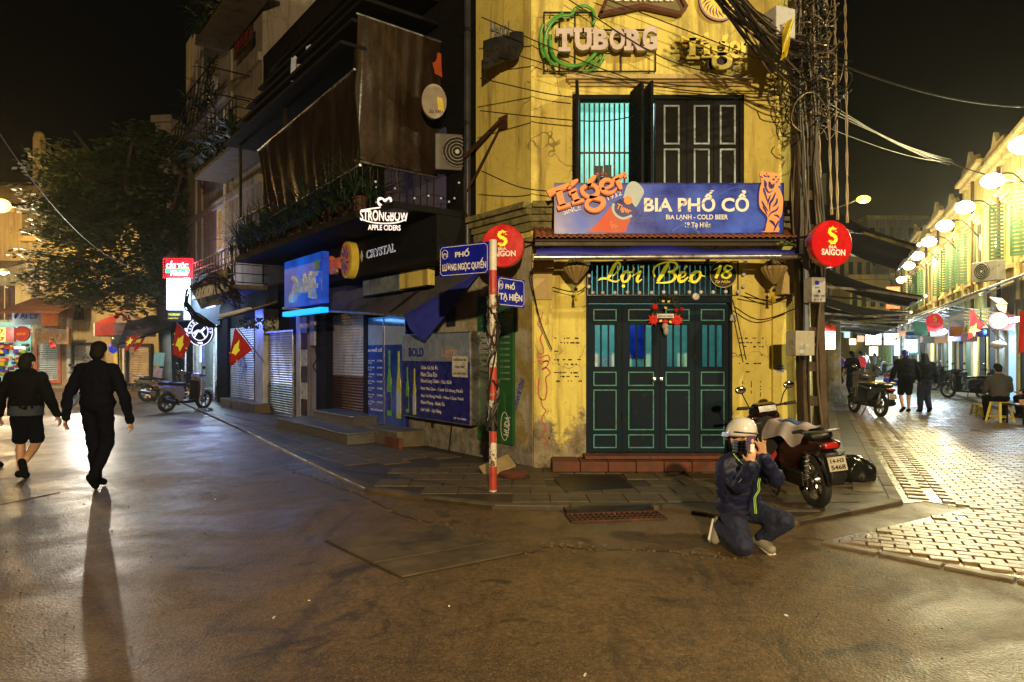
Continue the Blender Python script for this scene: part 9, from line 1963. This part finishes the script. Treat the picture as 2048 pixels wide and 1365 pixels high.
m = MB(Hm); m.grid(lambda i, j: (-.105 + .21 * i, .055 + .10 * math.sin(math.pi * i) ** .6 * (.55 + .55 * j), .066 - .012 * j), 16, 4); mk('helmet_peak', m, M['black'], kp, smooth=2)
m = MB(Hm)
for s in (-1, 1): m.grid(lambda i, j: (s * (.112 + .006), -.09 + .10 * i, .022 + .035 * j - .0), 4, 2)
m.grid(lambda i, j: (.016 + .04 * i, .1 + .004 - .02 * j, .102 + .026 * j), 2, 2); mk('helmet_stripe', m, M['bluebanner'], kp)
cm_ = NT('checked_mask_cloth'); wv = []
for ax_i in (0, 2):
 sx = cm_.math('MULTIPLY', cm_.sep()[ax_i], 42.0); fr3 = cm_.math('FRACT', sx); wv.append(cm_.ramp(fr3, .72, .80))
cm_.link(cm_.mix(cm_.math('MULTIPLY', cm_.math('ADD', wv[0], wv[1]), .5), (.015, .03, .13), (.30, .38, .6)), cm_.b.inputs['Base Color']); cm_.b.inputs['Roughness'].default_value = .9
m = MB(Hm); m.grid(lambda i, j: ((.083 - .012 * j) * math.cos(math.pi * (.02 + .96 * i)), .018 + (.100 + .02 * math.sin(math.pi * j) - .02 * j) * math.sin(math.pi * (.02 + .96 * i)), -.006 - .095 * j), 24, 12); mk('face_mask', m, cm_.m, kp, smooth=2)
m = MB(Hm)
for s in (-1, 1): m.tube([(s * .032 + .026 * math.cos(a * .45), .1085, .018 + .019 * math.sin(a * .45)) for a in range(14)], .0022, 5, closed=True); m.bar((s * .058, .107, .02), (s * .078, .0, .015), .003)
m.bar((-.008, .112, .02), (.008, .112, .02), .003); mk('glasses', m, M['rust'], kp)
m = MB(Hm)
for s in (-1, 1): m.ball((s * .031, .088, .018), (.013, .008, .007), 10, 6)
mk('eyes', m, M['blackmatt'], kp, smooth=True)
for s in (-1, 1): m = MB(Hm); m.tube([(s * .095, -.0, .0), (s * .075, .03, -.08), (s * .02, .05, -.125)], .005, 5); mk('chin_strap', m, M['blackmatt'], kp)
ph = thing('phone', P(1503, 889, 5.05), 'purple-cased phone held up before the kneeling man face', 'phone'); f = Fr((P(1503, 889, 5.05).x, 5.05, 0), (1, -.1)); m = MB(f); pb(m, f, 1494, 872, 1510, 899, 0, .012); mk('phone_body', m, mat('violet_phone_case', (.06, .03, .12), .3), ph, bevel=.004)
m = MB(f); pb(m, f, 1501, 889, 1509, 905, -.010, -.003); mk('phone_label', m, M['whiteclean'], ph); m = MB(f); a = f.px(1505, 883, 0); m.ball((a[0], -.004, a[1]), (.012, .003, .018), 10, 6); mk('case_picture', m, M['skin'], ph)
fj = Fr((P(1500, 950, 5.30).x, 5.36, 0), (1, 0)); lz = glow('lime_zip', (.5, .85, .1), .12); m = MB(fj)
zp = smoothpts([Vector(fj.px(*q, 0)) for q in ((1504, 950), (1503, 962), (1505, 974), (1499, 988), (1500, 1002), (1503, 1022))], 4); ys_ = [-.13 - .03 * math.sin(i * .12) for i in range(len(zp))]
for o_ in (-.006, .006): m.tube([(p.x + o_, -.165 + .0035 * i, p.y) for i, p in enumerate(zp)], .0032, 5)
mk('jacket_zip', m, lz, kp)
m = MB(); e, w = Vector(J['eL']), Vector(J['wL']); m.bar(e.lerp(w, .1) + Vector((-.04, -.045, .01)), e.lerp(w, .35) + Vector((-.035, -.05, 0)), .006, .003); mk('sleeve_trim', m, M['skyprint'], kp)
m = MB(); a = J['neck'] + Vector((-.02, -.08, .02)); m.tube(smoothpts([a + Vector((-.04, 0, .05)), a, a + Vector((.05, -.02, -.05))], 4), .004, 5); mk('collar_trim', m, lz, kp)
